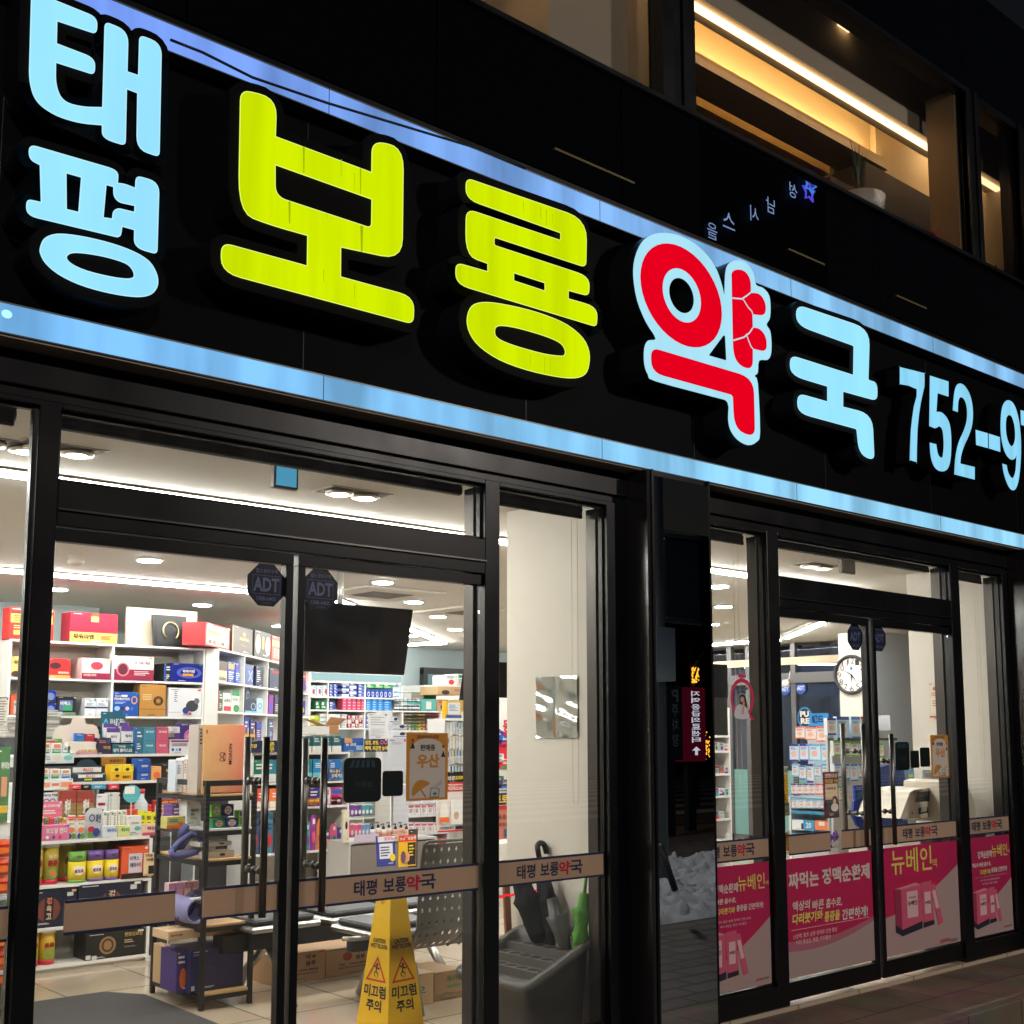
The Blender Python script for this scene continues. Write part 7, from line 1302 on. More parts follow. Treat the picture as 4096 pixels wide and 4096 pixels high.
# ---- far corner: side street glass, clock, plaster display, chair, blood pressure machine
SG = Fr(13.7, 0, -90); gw = thing('side_shop_front', 'grey framed glass front on the side street with security stickers', 'shop front', (13.7, 6, 0)); GF = M((104, 102, 104), .4, .4)
m = MB(SG.w)
for y in (4.4, 5.65, 6.42, 6.75, 9.6): m.box(-y-.04, 0, 0, -y+.04, .08, H, GF, .003)
zt3 = SG.sz(3200, 2690)[1]; zt4 = SG.sz(3200, 2732)[1]; m.box(-9.6, -.02, zt4, -4.4, .1, zt3, GF, .003); m.box(-9.6, -.02, H-.3, -4.4, .02, H-.2, M((214, 196, 166), .6)); m.box(-9.6, 0, 0, -4.4, .08, .1, GF)
m.build('frame', gw); MB(SG.w).box(-9.6, .03, .1, -4.4, .036, H-.1, GLASS((.62, .74, .98), 2.6, 'night')).build('pane', gw)
MB(SG.w).box(-9.6, .02, .1, -4.4, .028, 1.0, M((150, 200, 196), .6, trans=.4)).build('frosted_film', gw)
for px_, py_ in ((3139, 2757), (3201, 2752)): u, z = SG.sz(px_, py_); adt(gw, u, z, .085, False, SG, .01, False)
m = MB(SG.w); u, z = SG.sz(3230, 2850); 
for k, (w_, h_) in enumerate(((.75, .12), (.9, .2), (.8, .1), (.85, .2))): m.box(u-.1, .04, z+.5-k*.3, u-.1+w_, .042, z+.5-k*.3+h_, M((20, 22, 34), .6))
vs, fs, asp = textgeo('에용네그', .02); m.add([(u+.75-.85*a, .04, z+.75+.18*b) for a, b in vs], fs, M((30, 34, 50), .6)); m.build('window_lettering', gw)
for px_ in (3138, 3178):
    u, z = SG.sz(px_, 2700); t = thing('spotlight', 'small white clamp spotlight over the side glass, %s one' % ('left' if px_ < 3150 else 'right'), 'spotlight', SG.w(u, -.2, z-.1), 'clamp spotlights'); m = MB(SG.w); m.tube([(u, -.1, z+.05), (u, -.12, z-.05), (u, -.2, z-.08)], .008, C_((210, 206, 200)), 6); m.build('arm', t); m = MB(SG.w); m.lathe(u, -.2, [(.06, z-.16), (.05, z-.1), (.03, z-.07)], C_((226, 220, 212)), 14); m.build('head', t)
# blue dusk street beyond the glass
m = MB(); m.box(24, -6, -.17, 25, 22, 9, M((54, 66, 104), .8, noise=.3, nscale=.6)); m.box(23.9, 6.4, 0, 24, 9, 2.4, M((28, 30, 44), .6)); tag(m.build('side_street_building'), 'blue grey building across the side street, seen dimly', 'building')
ck = Fr(12.9, 0, -90); u, z = ck.sz(3411, 2728); rc = (ck.sz(3411, 2624)[1]-ck.sz(3411, 2769+5)[1])/2
t = thing('wall_clock', 'round white wall clock with a dark rim', 'clock', ck.w(u, -.03, z)); z = (ck.sz(3411, 2624)[1]+ck.sz(3411, 2769+5)[1])/2; rc = rc*.98
m = MB(ck.w); m.tube([(u+rc*math.cos(6.28318*i/40), -.03, z+rc*math.sin(6.28318*i/40)) for i in range(40)], .022, M((38, 32, 44), .3), 8, closed=True); m.build('rim', t); MB(ck.w).ell(u, z, rc, rc, -.02, C_((240, 236, 226)), 40).build('dial', t)
m = MB(ck.w)
for h in range(1, 13): an = math.radians(90-30*h); cx_, cz_ = u+rc*.76*math.cos(an), z+rc*.76*math.sin(an); hw = .028 if h < 10 else .045; m.text(str(h), cx_-hw, cz_-.036, cx_+hw, cz_+.036, -.023, C_((40, 36, 40)), .0)
m.ell(u, z+rc*.34, .02, .02, -.023, C_((60, 120, 180)), 12); m.build('numerals', t)
m = MB(ck.w)
for an, l, w_ in ((150, .72, .008), (-92, .50, .012), (151+180, .0, .01), (-52, .66, .010)): a_ = math.radians(an if an != 150 else 152); e_ = (u+rc*l*math.cos(a_), z+rc*l*math.sin(a_)); px2, pz2 = -math.sin(a_)*w_, math.cos(a_)*w_; m.add([(u-px2, -.026, z-pz2), (e_[0], -.026, e_[1]), (u+px2, -.026, z+pz2)], [(0, 1, 2)], C_((24, 22, 30)))
m.build('hands', t)
# plaster display: unit facing the door, blister packs on pegs
X9 = Fr(9.6, 0, -90)
pd = thing('plaster_display', 'tiered adhesive plaster display with blue edged shelves', 'display rack', X9.w(X9.sz(3240, 3300)[0], .1, 0))
def XZ(x, y, d=0): return X9.sz(x, y, d)
ua, ub = XZ(3172, 3300)[0], XZ(3318, 3300)[0]
for py in (3186, 3238, 3330): z = XZ(3180, py)[1]; m = MB(X9.w); m.box(ua, -.02, z-.03, ub, .3, z-.012, C_((226, 226, 224))); m.box(ua, -.03, z-.034, ub, -.021, z-.006, C_((60, 150, 190))); m.build('shelf_board', pd)
MB(X9.w).box(ua-.02, .3, 0, ub+.04, .33, XZ(3180, 2920)[1], C_((200, 206, 208))).build('back_panel', pd); MB(X9.w).box(ua, -.02, 0, ub, .3, XZ(3180, 3372)[1], C_((206, 204, 200)), .003).build('base', pd)
for u in (ua-.02, ub+.02): MB(X9.w).box(u-.012, -.02, 0, u+.012, .32, XZ(3180, 3186)[1]+.0, C_((228, 228, 226))).build('side_panel', pd)
m = MB(X9.w); a, z1 = XZ(3200, 2866, .05); b, _ = XZ(3318, 2862, .05); zb3 = XZ(3200, 2905, .05)[1]; m.box(a, .05, zb3, b, .06, z1-.02, C_((40, 140, 210)), .002); cu, cz = XZ(3218, 2870, .04); m.ell(cu, cz, .085, .10, .045, C_((40, 140, 210)), 24); m.ell(cu, cz, .072, .085, .043, C_((20, 26, 34)), 24); m.text('PU', cu-.05, cz+.005, cu+.05, cz+.06, .041, C_(WH_), .05); m.text('RE', cu-.045, cz-.06, cu+.055, cz-.005, .041, C_(WH_), .05); u3, zz3 = XZ(3248, 2858, .03); u4 = XZ(3294, 2858, .03)[0]; m.box(u3-.03, .03, zb3, XZ(3312, 2858, .03)[0], .04, zz3+.01, C_((40, 140, 210))); m.text('밴드', u3, zb3+.03, u4, zz3-.005, .027, C_((20, 40, 90)), .05); m.build('header', pd)
def packs(f, specs, grp):
    for i, (xl, xr, yt, yb_, c, top, lab) in enumerate(specs):
        P(f, None, xl, xr, yt, .035, c, lab, [('r', 0, 0, 1, .14, top), ('e', .2, .4, .75, .75, (230, 180, 160)), ('l', .15, .2, .85, .34, (60, 80, 130), 2), ('r', 0, .9, 1, 1, top)], 'plaster pack', 'plaster_pack', grp, yb=yb_, d=-.05-.01*(i % 2))
PG = 'plaster packs on the display'
OR2 = (236, 120, 96); BL2 = (60, 110, 200); SK2 = (110, 180, 230)
packs(X9, [(3181, 3216, 2906, 2954, (240, 222, 216), OR2, 'orange topped plaster pack, left of the top row'), (3222, 3264, 2908, 2960, (240, 220, 214), OR2, 'orange topped plaster pack, middle of the top row'), (3266, 3312, 2905, 2968, (240, 222, 216), OR2, 'orange topped plaster pack, right of the top row')], PG)
packs(X9, [(3157, 3194, 2975, 3045, (206, 220, 240), (30, 50, 150), 'navy topped plaster pack, left of the second row'), (3198, 3232, 2975, 3044, (206, 220, 240), (30, 50, 150), 'navy topped plaster pack, beside the leftmost'), (3236, 3280, 2975, 3044, (206, 226, 240), SK2, 'sky blue plaster pack with a foot, second row'), (3284, 3318, 2975, 3048, (196, 220, 240), SK2, 'sky blue plaster pack, right of the second row')], PG)
packs(X9, [(3167+k*30, 3193+k*30, 3055+(k % 2)*6, 3106+(k % 3)*12, (210, 224, 236), [SK2, (60, 130, 200), (36, 56, 150), SK2, (90, 170, 220)][k], 'small sky blue plaster pouch, %s in the third row' % ORD[k]) for k in range(5)], PG)
packs(X9, [(3164+k*24, 3186+k*24, 3134+k % 2, 3178, (236, 222, 220), [(30, 50, 140), (30, 50, 140), (30, 50, 140), (40, 60, 150), (200, 40, 60), (206, 40, 60)][k], 'small upright plaster box, %s on the blue edged shelf' % ORD[k]) for k in range(6)], PG)
packs(X9, [(3166+k*28, 3192+k*28, 3194+k*2, 3232, (226, 230, 236), (150, 180, 210), 'white bagged plaster box, %s on the lower blue edged shelf' % ORD[k]) for k in range(5)], PG)
P(X9, None, 3168, 3256, 3278, .1, (60, 150, 196), 'blue and white plaster carton reading 20', [('r', 0, 0, .52, 1, (236, 236, 236)), ('t', '20', .64, .2, .88, .75, WH_), ('r', .42, .3, .52, .9, NV)], yb=3318, d=-.04); P(X9, None, 3258, 3316, 3282, .08, (226, 130, 90), 'orange plaster carton beside the 20 carton', [('r', .3, .1, .7, .5, (236, 220, 206))], yb=3320, d=-.05)
# second half facing the street
X8 = FY(1.62); pe = thing('plaster_display', 'white pegboard rack of green and blue plaster packs', 'display rack', X8.w(X8.sz(3430, 3300)[0], .1, 0)); a, z1 = X8.sz(3328, 2885); b = X8.sz(3545, 2885)[0]
MB(X8.w).box(a, .05, 0, b, .07, z1-.05, C_((196, 198, 196))).build('back_panel', pe); m = MB(X8.w); m.tube([(X8.sz(3332, 3400)[0], .0, .0), (X8.sz(3325, 3000)[0], .0, X8.sz(3325, 3010)[1]), (X8.sz(3333, 2992)[0], .0, X8.sz(3333, 2990)[1]), (X8.sz(3344, 2992)[0], .03, X8.sz(3344, 2992)[1])], .012, C_((226, 226, 226)), 8); m.build('upright', pe); MB(X8.w).box(a, -.1, z1-.16, b, .05, z1-.14, DARKM).build('top_bar', pe)
packs(X8, [(3308, 3344, 2872, 2940, (236, 236, 240), (40, 60, 150), 'white pack with a navy square, left of the top bar'), (3346, 3396, 2866, 2960, (196, 222, 240), (40, 60, 150), 'large pale blue pack on the top bar'), (3404, 3440, 2866, 2955, (196, 222, 240), (60, 130, 200), 'pale blue pack behind the handle'), (3442, 3475, 2866, 2940, (240, 226, 230), (206, 40, 90), 'pink topped pack beside the stile'), (3480, 3512, 2866, 2925, (236, 236, 230), (226, 226, 226), 'white pack right of the stile')], PG)
m = MB(X8.w); 
for k in range(9): u = X8.sz(3512+k*4, 2900)[0]; m.box(u, -.12+.01*k, X8.sz(3512, 2922)[1], u+.004, .04, X8.sz(3512, 2862)[1], C_((200, 204, 210)))
tag(m.build('magazine_row'), 'row of thin grey folders at the right of the pegboard', 'folders')
packs(X8, [(3334+k*34, 3364+k*34, 2963+k*2, 3024+k, (232, 236, 226), (120, 190, 60), 'green topped plaster pack, %s on the pegboard' % ORD[k]) for k in range(6)], PG); packs(X8, [(3337+k*32, 3365+k*32, 3056, 3112+(k % 3)*7, (220, 230, 238), (50, 130, 190), 'blue topped mask pack, %s on the pegboard' % ORD[k]) for k in range(5)], PG); packs(X8, [(3352, 3387, 3144, 3205, (226, 236, 226), (90, 190, 130), 'mint green pack low on the pegboard'), (3412, 3430, 3144, 3206, (236, 220, 220), (200, 60, 70), 'narrow pink pack low on the pegboard')], PG)
# posters on sticks inside the far door
P(FY(1.0), None, 3293, 3352, 3088, .008, (110, 22, 46), 'tall maroon poster of a smiling woman behind the far door', [('r', .08, .26, .92, .60, (226, 200, 170)), ('t', '삼중대상', .08, .04, .92, .13, (236, 206, 190)), ('t', '유산균 1위', .08, .16, .92, .24, (240, 200, 60)), ('t', '여성청결', .16, .33, .78, .39, (60, 30, 60)), ('r', .08, .60, .92, .86, (46, 40, 60)), ('e', .5, .52, .86, .74, (36, 28, 30)), ('e', .56, .58, .74, .70, (226, 180, 156)), ('e', .4, .68, .9, .86, (226, 216, 216)), ('r', .06, .9, .94, .98, (50, 34, 50))], 'poster', 'poster', yb=3275)
P(FY(.7), None, 3108, 3151, 3066, .008, (240, 190, 30), 'yellow and white price poster at the left of the far door', [('r', 0, 0, 1, .17, (236, 232, 226)), ('t', 'C행사', .1, .03, .95, .14, (60, 90, 60)), ('t', 'Magma', .1, .26, .7, .32, BK), ('t', '꿉꿉', .15, .4, .6, .52, BK), ('l', .15, .56, .75, .7, BK, 3), ('r', 0, .74, 1, .80, (60, 120, 60)), ('r', 0, .8, 1, 1, (160, 180, 150))], 'poster', 'poster', yb=3265)
for px_, Y_ in ((3322, 1.0), (3128, .7)): f = FY(Y_); u = f.sz(px_, 3300)[0]; m = MB(f.w); m.box(u-.005, .01, 0, u+.005, .02, f.sz(px_, 3180)[1], C_((200, 206, 206))); m.lathe(u, .015, [(.1, 0.001), (.1, .012)], C_((200, 206, 206)), 20); tag(m.build('poster_stand'), 'thin clear stand under the %s poster' % ('maroon' if Y_ == 1.0 else 'yellow'), 'stand')
caution(9.05, 1.35, .90, .32, .13, math.radians(10), 'second yellow wet floor sign far behind the far door', True)
# shelves beyond the round sticker
s9 = FY(2.4); zs9 = [s9.sz(2870, q)[1] for q in (2942, 3003, 3095, 3184, 3276, 3360)]; a, b = s9.sz(2780, 3100)[0], s9.sz(2922, 3100)[0]
shelf('white shelf of small packs behind the mirror pillar', s9, a, b, 0, s9.sz(2870, 2830)[1], zs9, [a, b], .3)
for r, z in enumerate(zs9[1:5]):
    for k in range(3): P(s9, z, 2856+k*21, 2875+k*21, (3003, 3095, 3184, 3276)[r]-34+k*3, .1, [[(210, 206, 206), (196, 196, 204), (226, 222, 216)], [(200, 196, 196), (120, 116, 120), (206, 206, 206)], [(120, 180, 210), (230, 226, 220), (170, 206, 220)], [(90, 150, 180), (206, 206, 206), (180, 170, 160)]][r][k], 'small pale box, %s on tier %s behind the mirror pillar' % (ORD[k], ORD[r]), group='small packs behind the mirror pillar', d=.02)
# chair, navy board, blood pressure machine
f = FY(.95); NC = M((44, 66, 130), .7, noise=.1, nscale=30)
ch = thing('chair', 'blue high backed chair beside the blood pressure machine', 'chair', f.w(f.sz(3565, 3500)[0], .3, 0)); pts = [f.sz(*q) for q in ((3508, 3090), (3530, 3068), (3560, 3060), (3600, 3072), (3618, 3095), (3632, 3300), (3636, 3560), (3500, 3560), (3505, 3300))]; MB(f.w).prism(smooth_loop(pts, 3), 0, .09, NC).build('backrest', ch)
u0, _ = f.sz(3510, 3400); u1, _ = f.sz(3634, 3400); MB(f.w).box(u0, -.0, .40, u1, .5, .47, NC, .02).build('seat', ch)
for (p_, q_) in ((u0+.03, .05), (u1-.03, .05), (u0+.03, .45), (u1-.03, .45)): MB(f.w).tube([(p_, q_, 0), (p_, q_, .4)], .012, STEEL, 8).build('leg', ch)
f = FY(1.2); m = MB(f.w); pts = [f.sz(*q) for q in ((3420, 3215), (3440, 3195), (3462, 3192), (3462, 3330), (3440, 3300), (3420, 3260))]; pts = [f.sz(3417, 3205), f.sz(3478, 3185), f.sz(3486, 3280), f.sz(3465, 3328), f.sz(3428, 3300), f.sz(3412, 3260)][::-1]; m.prism(pts, 0, .02, C_((26, 60, 150))); cu, cz = f.sz(3453, 3240); m.ell(cu, cz, .055, .075, -.002, C_(WH_), 24); m.rect(cu-.004, 0, cu+.004, cz-.1, .03, C_((190, 190, 190))); tag(m.build('standing_board'), 'navy cut out board with a white disc', 'board')
P(FY(1.2), None, 3418, 3452, 3142, .02, (36, 72, 160), 'slanted blue leaflet above the navy board', (), 'leaflet', 'leaflet', yb=3200)
bp_ = thing('blood_pressure_monitor', 'cream blood pressure machine with a lime arm cuff ring', 'blood pressure machine', (7.62, .55, .62)); CRM = M((230, 220, 200), .4, noise=.03); f = FY(.30)
G_ = lambda x, y, Y=.30: FY(Y).sz(x, y)
pts = [G_(*q) for q in ((3600, 3275), (3640, 3168), (3655, 3160), (3728, 3150), (3736, 3160), (3736, 3268))]; zz0 = min(p[1] for p in pts)-.02
m = MB(f.w); m.prism(rnd([(p[0], p[1], .02) for p in pts]), 0, .34, CRM); m.build('console', bp_)
m = MB(f.w); sc_ = [G_(*q) for q in ((3660, 3208), (3672, 3168), (3722, 3163), (3720, 3204))]; m.poly(sc_, -.003, M((40, 44, 52), .2)); m.build('screen', bp_)
m = MB(f.w); sc_ = [G_(*q) for q in ((3672, 3258), (3672, 3232), (3708, 3228), (3712, 3250))]; m.poly(sc_, -.004, M((60, 60, 62), .4)); m.poly([G_(*q) for q in ((3680, 3250), (3682, 3228), (3704, 3226), (3704, 3244))], -.006, C_((190, 190, 186))); cu, cz = G_(3648, 3252); m.ell(cu, cz, .012, .008, -.004, C_((130, 150, 90)), 14); m.build('printer_slot', bp_)
c_ = Vector((*G_(3772, 3205, .30), 0)); C0_ = Vector((c_.x, .25, c_.y)); ax_ = Vector((-.86, -.5, 0)); e1_ = Vector((-.5, .86, 0)); RGM = M((186, 206, 96), .45); n = 30
cf = lambda u, d, z: C0_-ax_*d+e1_*u+Vector((0, 0, z)); m = MB(cf)
def ringseg(r0, d0, r1, d1, mt): m.add([(r*math.cos(6.28318*i/n), d, r*1.03*math.sin(6.28318*i/n)) for r, d in ((r0, d0), (r1, d1)) for i in range(n)], [(i, (i+1) % n, n+(i+1) % n, n+i) for i in range(n)], mt, True)
ringseg(.128, .03, .122, 0, RGM); ringseg(.122, 0, .100, .0, RGM); ringseg(.100, 0, .092, .05, RGM); ringseg(.092, .04, .07, .25, M((90, 92, 90), .8)); ringseg(.128, .03, .135, .34, CRM)
for i in range(20): an = 6.28318*i/20; m.add([(r*math.cos(an+.1*k), d, r*math.sin(an+.1*k)) for r, d, k in ((.092, .05, 0), (.092, .05, 1), (.03, .14, 1.5))], [(0, 1, 2)], M((126, 130, 128), .8))
m.build('arm_cuff', bp_)
pts = [G_(*q, .12) for q in ((3812, 3290), (3812, 3130), (3838, 3120), (3870, 3122), (3900, 3160), (3925, 3230), (3925, 3290))]; MB(FY(.16).w).prism(rnd([(p[0], p[1], .03) for p in pts]), 0, .34, CRM).build('rear_housing', bp_)
m = MB(); m.box(7.42, .14, 0, 8.3, .70, .80, C_((206, 200, 190)), .004); tag(m.build('machine_table'), 'pale table carrying the blood pressure machine', 'table')
P(FY(.55), None, 3690, 3760, 3080, .006, (214, 218, 222), 'leaflet sheet with a red box beside the machine', [('l', .1, .2, .9, .45, (90, 96, 110), 3), ('r', .55, .6, .95, .85, (214, 70, 60)), ('r', .3, .75, .5, .9, GN)], 'leaflet', 'leaflet', yb=3150); P(FY(1.0), None, 3628, 3656, 3080, .006, (70, 150, 200), 'blue leaflet clipped left of the machine', [('r', .2, .3, .8, .5, YE)], 'leaflet', 'leaflet', yb=3140)
ps = Fr(8.449, 0, -90); P(ps, None, 3714, 3768, 2728, .002, (228, 214, 196), 'pale wall notice with a red capsule drawing', [('e', .3, .12, .6, .22, (206, 90, 80)), ('l', .2, .26, .8, .36, (206, 100, 90), 2), ('r', .14, .4, .9, .76, (236, 226, 212)), ('l', .24, .45, .8, .62, (190, 110, 90), 3), ('r', 0, .84, 1, .88, (200, 90, 80))], 'notice', 'wall_notice', yb=2890, d=-.004)
# yellow and violet bags low behind the far door
def bagpile(f, xl, xr, yt, yb_, col, label):
    m = MB(f.w); a, z1 = f.sz(xl, yt); b = f.sz(xr, yt)[0]; z0 = f.sz(xl, yb_)[1]; rg = random.Random(int(xl))
    for k in range(26):
        cx_, cz_, s2 = rg.uniform(a, b), rg.uniform(z0, z1), rg.uniform(.03, .06); d = rg.uniform(0, .12); q = [(cx_+s2*math.cos(t2)*rg.uniform(.6, 1.2), d+rg.uniform(-.02, .02), cz_+s2*math.sin(t2)*rg.uniform(.6, 1.2)) for t2 in (0, 1.3, 2.5, 3.8, 5)]; m.add(q+[(cx_, d+.04, cz_)], [(0, 1, 2, 3, 4)]+[(i, (i+1) % 5, 5) for i in range(5)], M(col if k % 3 else WH_, .2, 0, .8), True)
    m.box(a, .02, 0, b, .2, z0, C_((200, 200, 204))); tag(m.build('snack_bags'), label, 'snack bags')
bagpile(FY(.9), 3322, 3360, 3350, 3395, (110, 60, 170), 'shiny violet candy bags low behind the far door'); bagpile(FY(.5), 3128, 3152, 3340, 3400, (236, 214, 60), 'yellow candy bags at the lower left of the far door')
# reflection of a red rope light, put in as a glowing tube
m = MB(); a, b = wp(1978, 3590, .62), wp(2187, 3557, .5); m.tube([tuple(a+(b-a)*k/16+Vector((0, 0, .004*math.sin(k*2.1)))) for k in range(17)], .006, EM((255, 30, 50), 1.2), 8); tag(m.build('red_reflection'), 'thin glowing red light string crossing the umbrellas', 'light string')
# ---------------------------------------------------------------- the street behind, as the mirror pillar and cladding reflect it
YM = -.188
def back(p, Y): return Vector((p[0], 2*Y-p[1], p[2]))
def VM(x, y, Y, pl=YM):                        # virtual image point at depth Y -> real place on the street
    u, z = FY(Y).sz(x, y); return Vector((u, 2*pl-Y, z))
t = thing('utility_pole', 'grey utility pole with transformer boxes across the pavement', 'utility pole', VM(2632, 3000, 5)); p = VM(2632, 3000, 5); m = MB(); m.tube([(p.x, p.y, -.17), (p.x, p.y, 7)], .1, M((96, 104, 108), .6), 16); m.build('pole', t)
q = VM(2735, 2300, 5); a = VM(2660, 2150, 5); b = VM(2805, 2480, 5); MB().box(a.x, a.y-.4, b.z, b.x, a.y, a.z, M((48, 62, 66), .5), .02).build('transformer', t); m = MB(); m.tube([(p.x, p.y, b.z-.04), (b.x, p.y, b.z-.04)], .03, M((70, 80, 84), .5), 8); m.tube([(p.x, p.y, a.z+.04), (b.x, p.y, a.z+.06)], .03, M((70, 80, 84), .5), 8); m.build('bracket', t)
a = VM(2622, 2505, 4.6); b = VM(2706, 2725, 4.6); MB().box(a.x, a.y-.25, b.z, b.x, a.y, a.z, M((196, 206, 214), .4), .01).build('meter_box', t)
p2 = VM(2660, 3400, 3.0); m = MB(); m.tube([tuple(VM(2640, 3380, 3.0)), tuple(VM(2700, 3560, 3.0))], .03, M((50, 54, 58), .5), 8); m.build('stay', t)
# totems
def totem(x0_, x1_, y0_, y1_, D, col, label, txt, tcol, glow):
    a, b = VM(x0_, y0_, D), VM(x1_, y1_, D); t = thing('sign_totem', label, 'street sign', ((a.x+b.x)/2, a.y, -.155)); mt = EM(col, glow) if glow else M(col, .5)
    MB().box(a.x, a.y-.3, b.z, b.x, a.y, a.z, mt, .01).build('panel', t); MB().box((a.x+b.x)/2-.1, a.y-.2, -.155, (a.x+b.x)/2+.1, a.y-.1, b.z, DARKM).build('post', t)
    m = MB(); n_ = len(txt); cx_ = (a.x+b.x)/2; h = (a.z-b.z)*.80/n_; w = abs(b.x-a.x)*.42
    for i, c in enumerate(txt):
        if c == '^':
            zc = b.z+(a.z-b.z)*.13; m.poly([(cx_-w*.16, zc-h*.5), (cx_+w*.16, zc-h*.5), (cx_+w*.16, zc+h*.2), (cx_+w*.5, zc+h*.2), (cx_, zc+h*.8), (cx_-w*.5, zc+h*.2), (cx_-w*.16, zc+h*.2)], a.y+.01, tcol); continue
        vs, fs, _ = textgeo(c, .02); z1 = a.z-(a.z-b.z)*.05-h*i
        m.add([(cx_+w/2-w*u_, a.y+.012, z1-h*.85+h*.85*v_) for u_, v_ in vs], fs, tcol)
    m.build('lettering', t)
totem(2738, 2826, 2748, 3045, 9.5, (150, 28, 60), 'tall red hospital sign totem with white letters', '지역응급의료센터^', EM((240, 240, 255), .9), .16)
totem(2664, 2734, 2742, 3040, 9.0, (26, 48, 52), 'dark green parking sign totem', 'P주차장', M((150, 160, 160), .5), 0)
# street lamps across the pavement, which light the front of the building
for k, (x, y) in enumerate(((-1.0, -10.5), (9.5, -9.6))):
    t = thing('street_lamp', 'tall grey street lamp, %s' % ('left one opposite the near door' if k == 0 else 'right one opposite the far door'), 'street lamp', (x, y, -.155), 'street lamps'); m = MB(); m.tube([(x, y, -.155), (x, y, 5.4), (x+.1, y+.3, 5.9), (x+.1, y+1.1, 6.1)], [.09, .06, .05, .04], M((80, 84, 88), .5), 12); m.build('pole', t)
    MB().box(x-.05, y+.9, 6.06, x+.25, y+1.6, 6.16, M((80, 84, 88), .5), .02).build('lamp_head', t)
    ld = bpy.data.lights.new('lamp', 'AREA'); ld.energy = (400, 400)[k]; ld.size = .6; ld.color = (1, .9, .82); lo = bpy.data.objects.new('bulb', ld); COL.objects.link(lo); lo.parent = t; lo.location = (.1, 1.25, 6.19)
    lo.rotation_euler = (math.radians(52), 0, math.radians(-12 if k else -20))
# golden fairy lights
m = MB(); rg = random.Random(9); GL_ = EM((255, 170, 50), 3)
for k in range(220):
    if k < 110: q = VM(rg.uniform(2768, 2795), rg.uniform(2670, 2730), 14)
    else: q = VM(rg.choice([rg.uniform(2650, 2670), rg.uniform(2820, 2840), rg.uniform(2650, 2840)]), rg.gauss(2985, 22), 14)
    r = .022; m.add([(q.x+r, q.y, q.z), (q.x-r, q.y, q.z), (q.x, q.y, q.z+r), (q.x, q.y, q.z-r), (q.x, q.y+r, q.z)], [(0, 2, 4), (2, 1, 4), (1, 3, 4), (3, 0, 4)], GL_)
tag(m.build('fairy_lights'), 'golden fairy lights wound around a street tree', 'fairy lights')
q = VM(2782, 2700, 14); t = thing('street_tree', 'bare street tree carrying the golden lights', 'tree', (q.x, q.y-.1, -.155)); m = MB(); m.tube([(q.x, q.y-.1, -.155), (q.x+.02, q.y-.1, 1.5), (q.x-.02, q.y-.1, 3.4)], [.12, .09, .05], M((50, 40, 32), .8), 10); m.build('trunk', t); m = MB()
for k in range(14): an = rg.uniform(0, 6.28); z_ = rg.uniform(1.6, 3.3); m.tube([(q.x, q.y-.1, z_), (q.x+.5*math.cos(an), q.y-.1+.5*math.sin(an), z_+.5), (q.x+.8*math.cos(an+.3), q.y-.1+.8*math.sin(an+.3), z_+1.2)], [.03, .02, .006], M((50, 40, 32), .8), 6)
m.build('crown', t)
# heaps of ploughed snow
m = MB(); rg = random.Random(4); SN = M((146, 152, 160), .8, noise=.15, nscale=14, bump=.6, bscale=40)
c1 = onZ(2760, 3600, -.17); 
from mathutils import noise as mn
n1, n2 = 200, 90; vs = []
for j in range(n2+1):
    for i in range(n1+1):
        x = 6.5+8.5*i/n1; Y = -3.45-3.4*j/n2; e = min(1, j/5, (n2-j)/8, i/8, (n1-i)/8); h = mn.fractal(Vector((x*1.3, Y*1.3, 1.3)), .8, 2.1, 7)
        vs.append((x, Y, -.168+max(-.01, e*(.02+.12*h+.14*abs(mn.noise(Vector((x*5, Y*5, 0))))+.11*abs(mn.noise(Vector((x*11, Y*11, 3))))))))
m.add(vs, [(j*(n1+1)+i, j*(n1+1)+i+1, (j+1)*(n1+1)+i+1, (j+1)*(n1+1)+i) for j in range(n2) for i in range(n1)], SN, True); tag(m.build('snow_heap'), 'lumpy ploughed snow heaped along the pavement', 'snow', None, 'stuff')
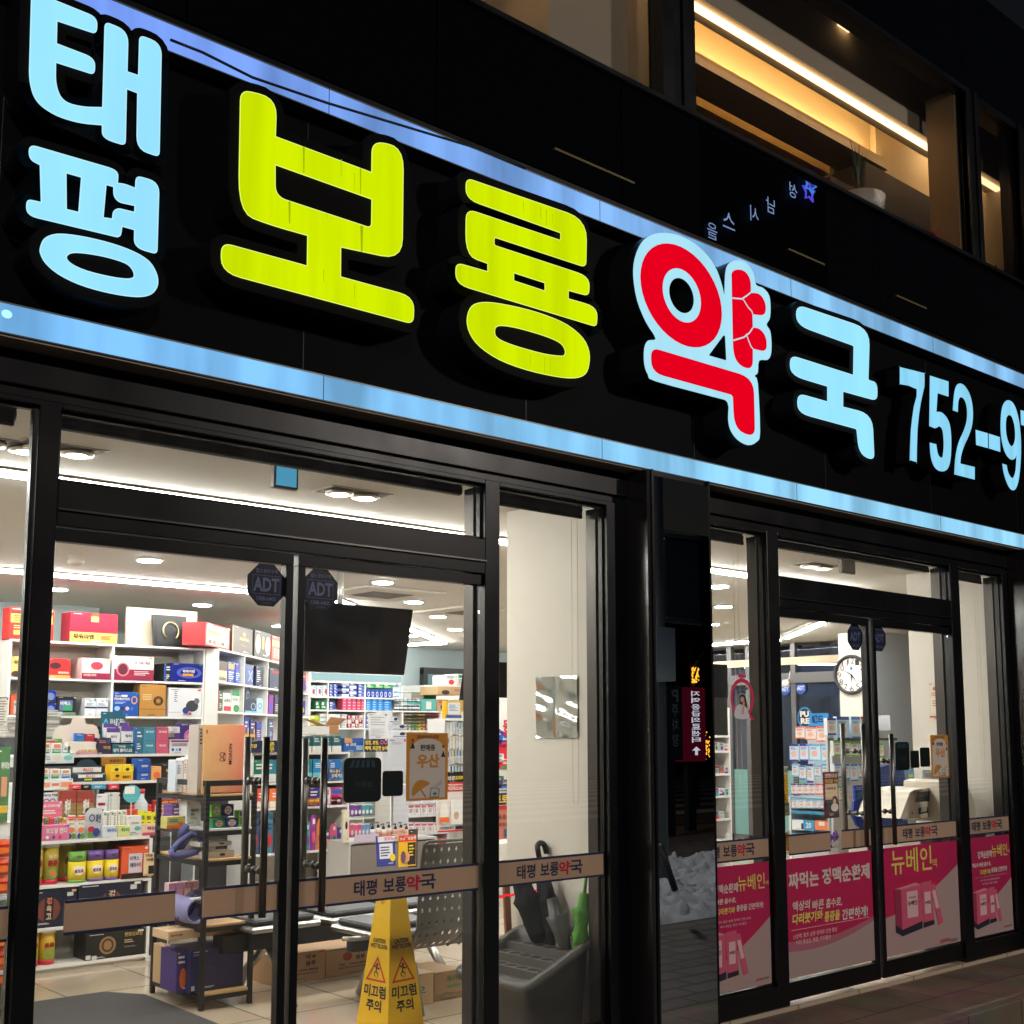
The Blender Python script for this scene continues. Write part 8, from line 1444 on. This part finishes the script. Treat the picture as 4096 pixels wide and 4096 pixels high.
# neon letters of a clinic, mirrored by the dark cladding
def neon(px_, py_, D, txt, h_, col, st, label, rot=0):
    P0 = VM(px_, py_, D, -.04); t = None; m = MB(); vs, fs, asp = textgeo(txt, .0); w = h_*asp; c, s2 = math.cos(rot), math.sin(rot)
    m.add([(P0.x-(-(1-u_)*w*1*c + v_*h_*s2)*1.0-w, P0.y, P0.z+(v_*h_*c)+((1-u_)*w)*s2) for u_, v_ in vs], fs, EM(col, st)); tag(m.build('neon_letters'), label, 'neon sign')
cl = thing('clinic_building', 'dark clinic building far across the street, mirrored in the cladding', 'building', (30, -46, -.155)); MB().box(0, -50, -.155, 90, -45, 14, M((22, 24, 28), .8)).build('wall', cl)
ga, gb = VM(2860, 960, 15.05, -.04), VM(3260, 760, 15.05, -.04); gt = thing('sign_gantry', 'dark gantry carrying the pale neon clinic letters over the street', 'gantry', (ga.x, ga.y, -.155)); MB().box(ga.x-.4, ga.y-.15, min(ga.z, gb.z)-.4, gb.x+.6, ga.y-.05, max(ga.z, gb.z)+1.0, M((12, 13, 16), .8)).build('panel', gt)
for gx in (ga.x-.2, gb.x+.4): MB().tube([(gx, ga.y-.12, -.155), (gx, ga.y-.12, ga.z)], .08, M((60, 62, 66), .6), 10).build('post', gt)
for px_, py_, c_ in ((3190, 800, '성'), (3100, 860, '남'), (3035, 895, '시'), (2940, 925, '스'), (2870, 965, '을')): neon(px_, py_, 15.0, c_, .44, (150, 180, 235), 7, 'pale neon Hangul letter %s on the clinic front' % {'성': 'nearest the star', '남': 'second from the star', '시': 'third from the star', '스': 'fourth from the star', '을': 'farthest from the star'}[c_])
P0 = VM(3232, 765, 15, -.04); m = MB()
for k in range(3):
    st_ = [(P0.x+.05+r*math.cos(a_)+.25*k*.3, P0.y, P0.z+.25*k+r*math.sin(a_)) for a_, r in [(math.pi/2+k+math.pi*i/5, (.3, .15)[i % 2]) for i in range(10)]]; m.tube(st_, .03, EM([(90, 80, 230), (60, 140, 240), (60, 50, 160)][k], 9), 5, closed=True)
tag(m.build('neon_star'), 'violet and blue neon stars beside the clinic letters', 'neon sign')
# far facade so that glass and granite have a dark street to mirror
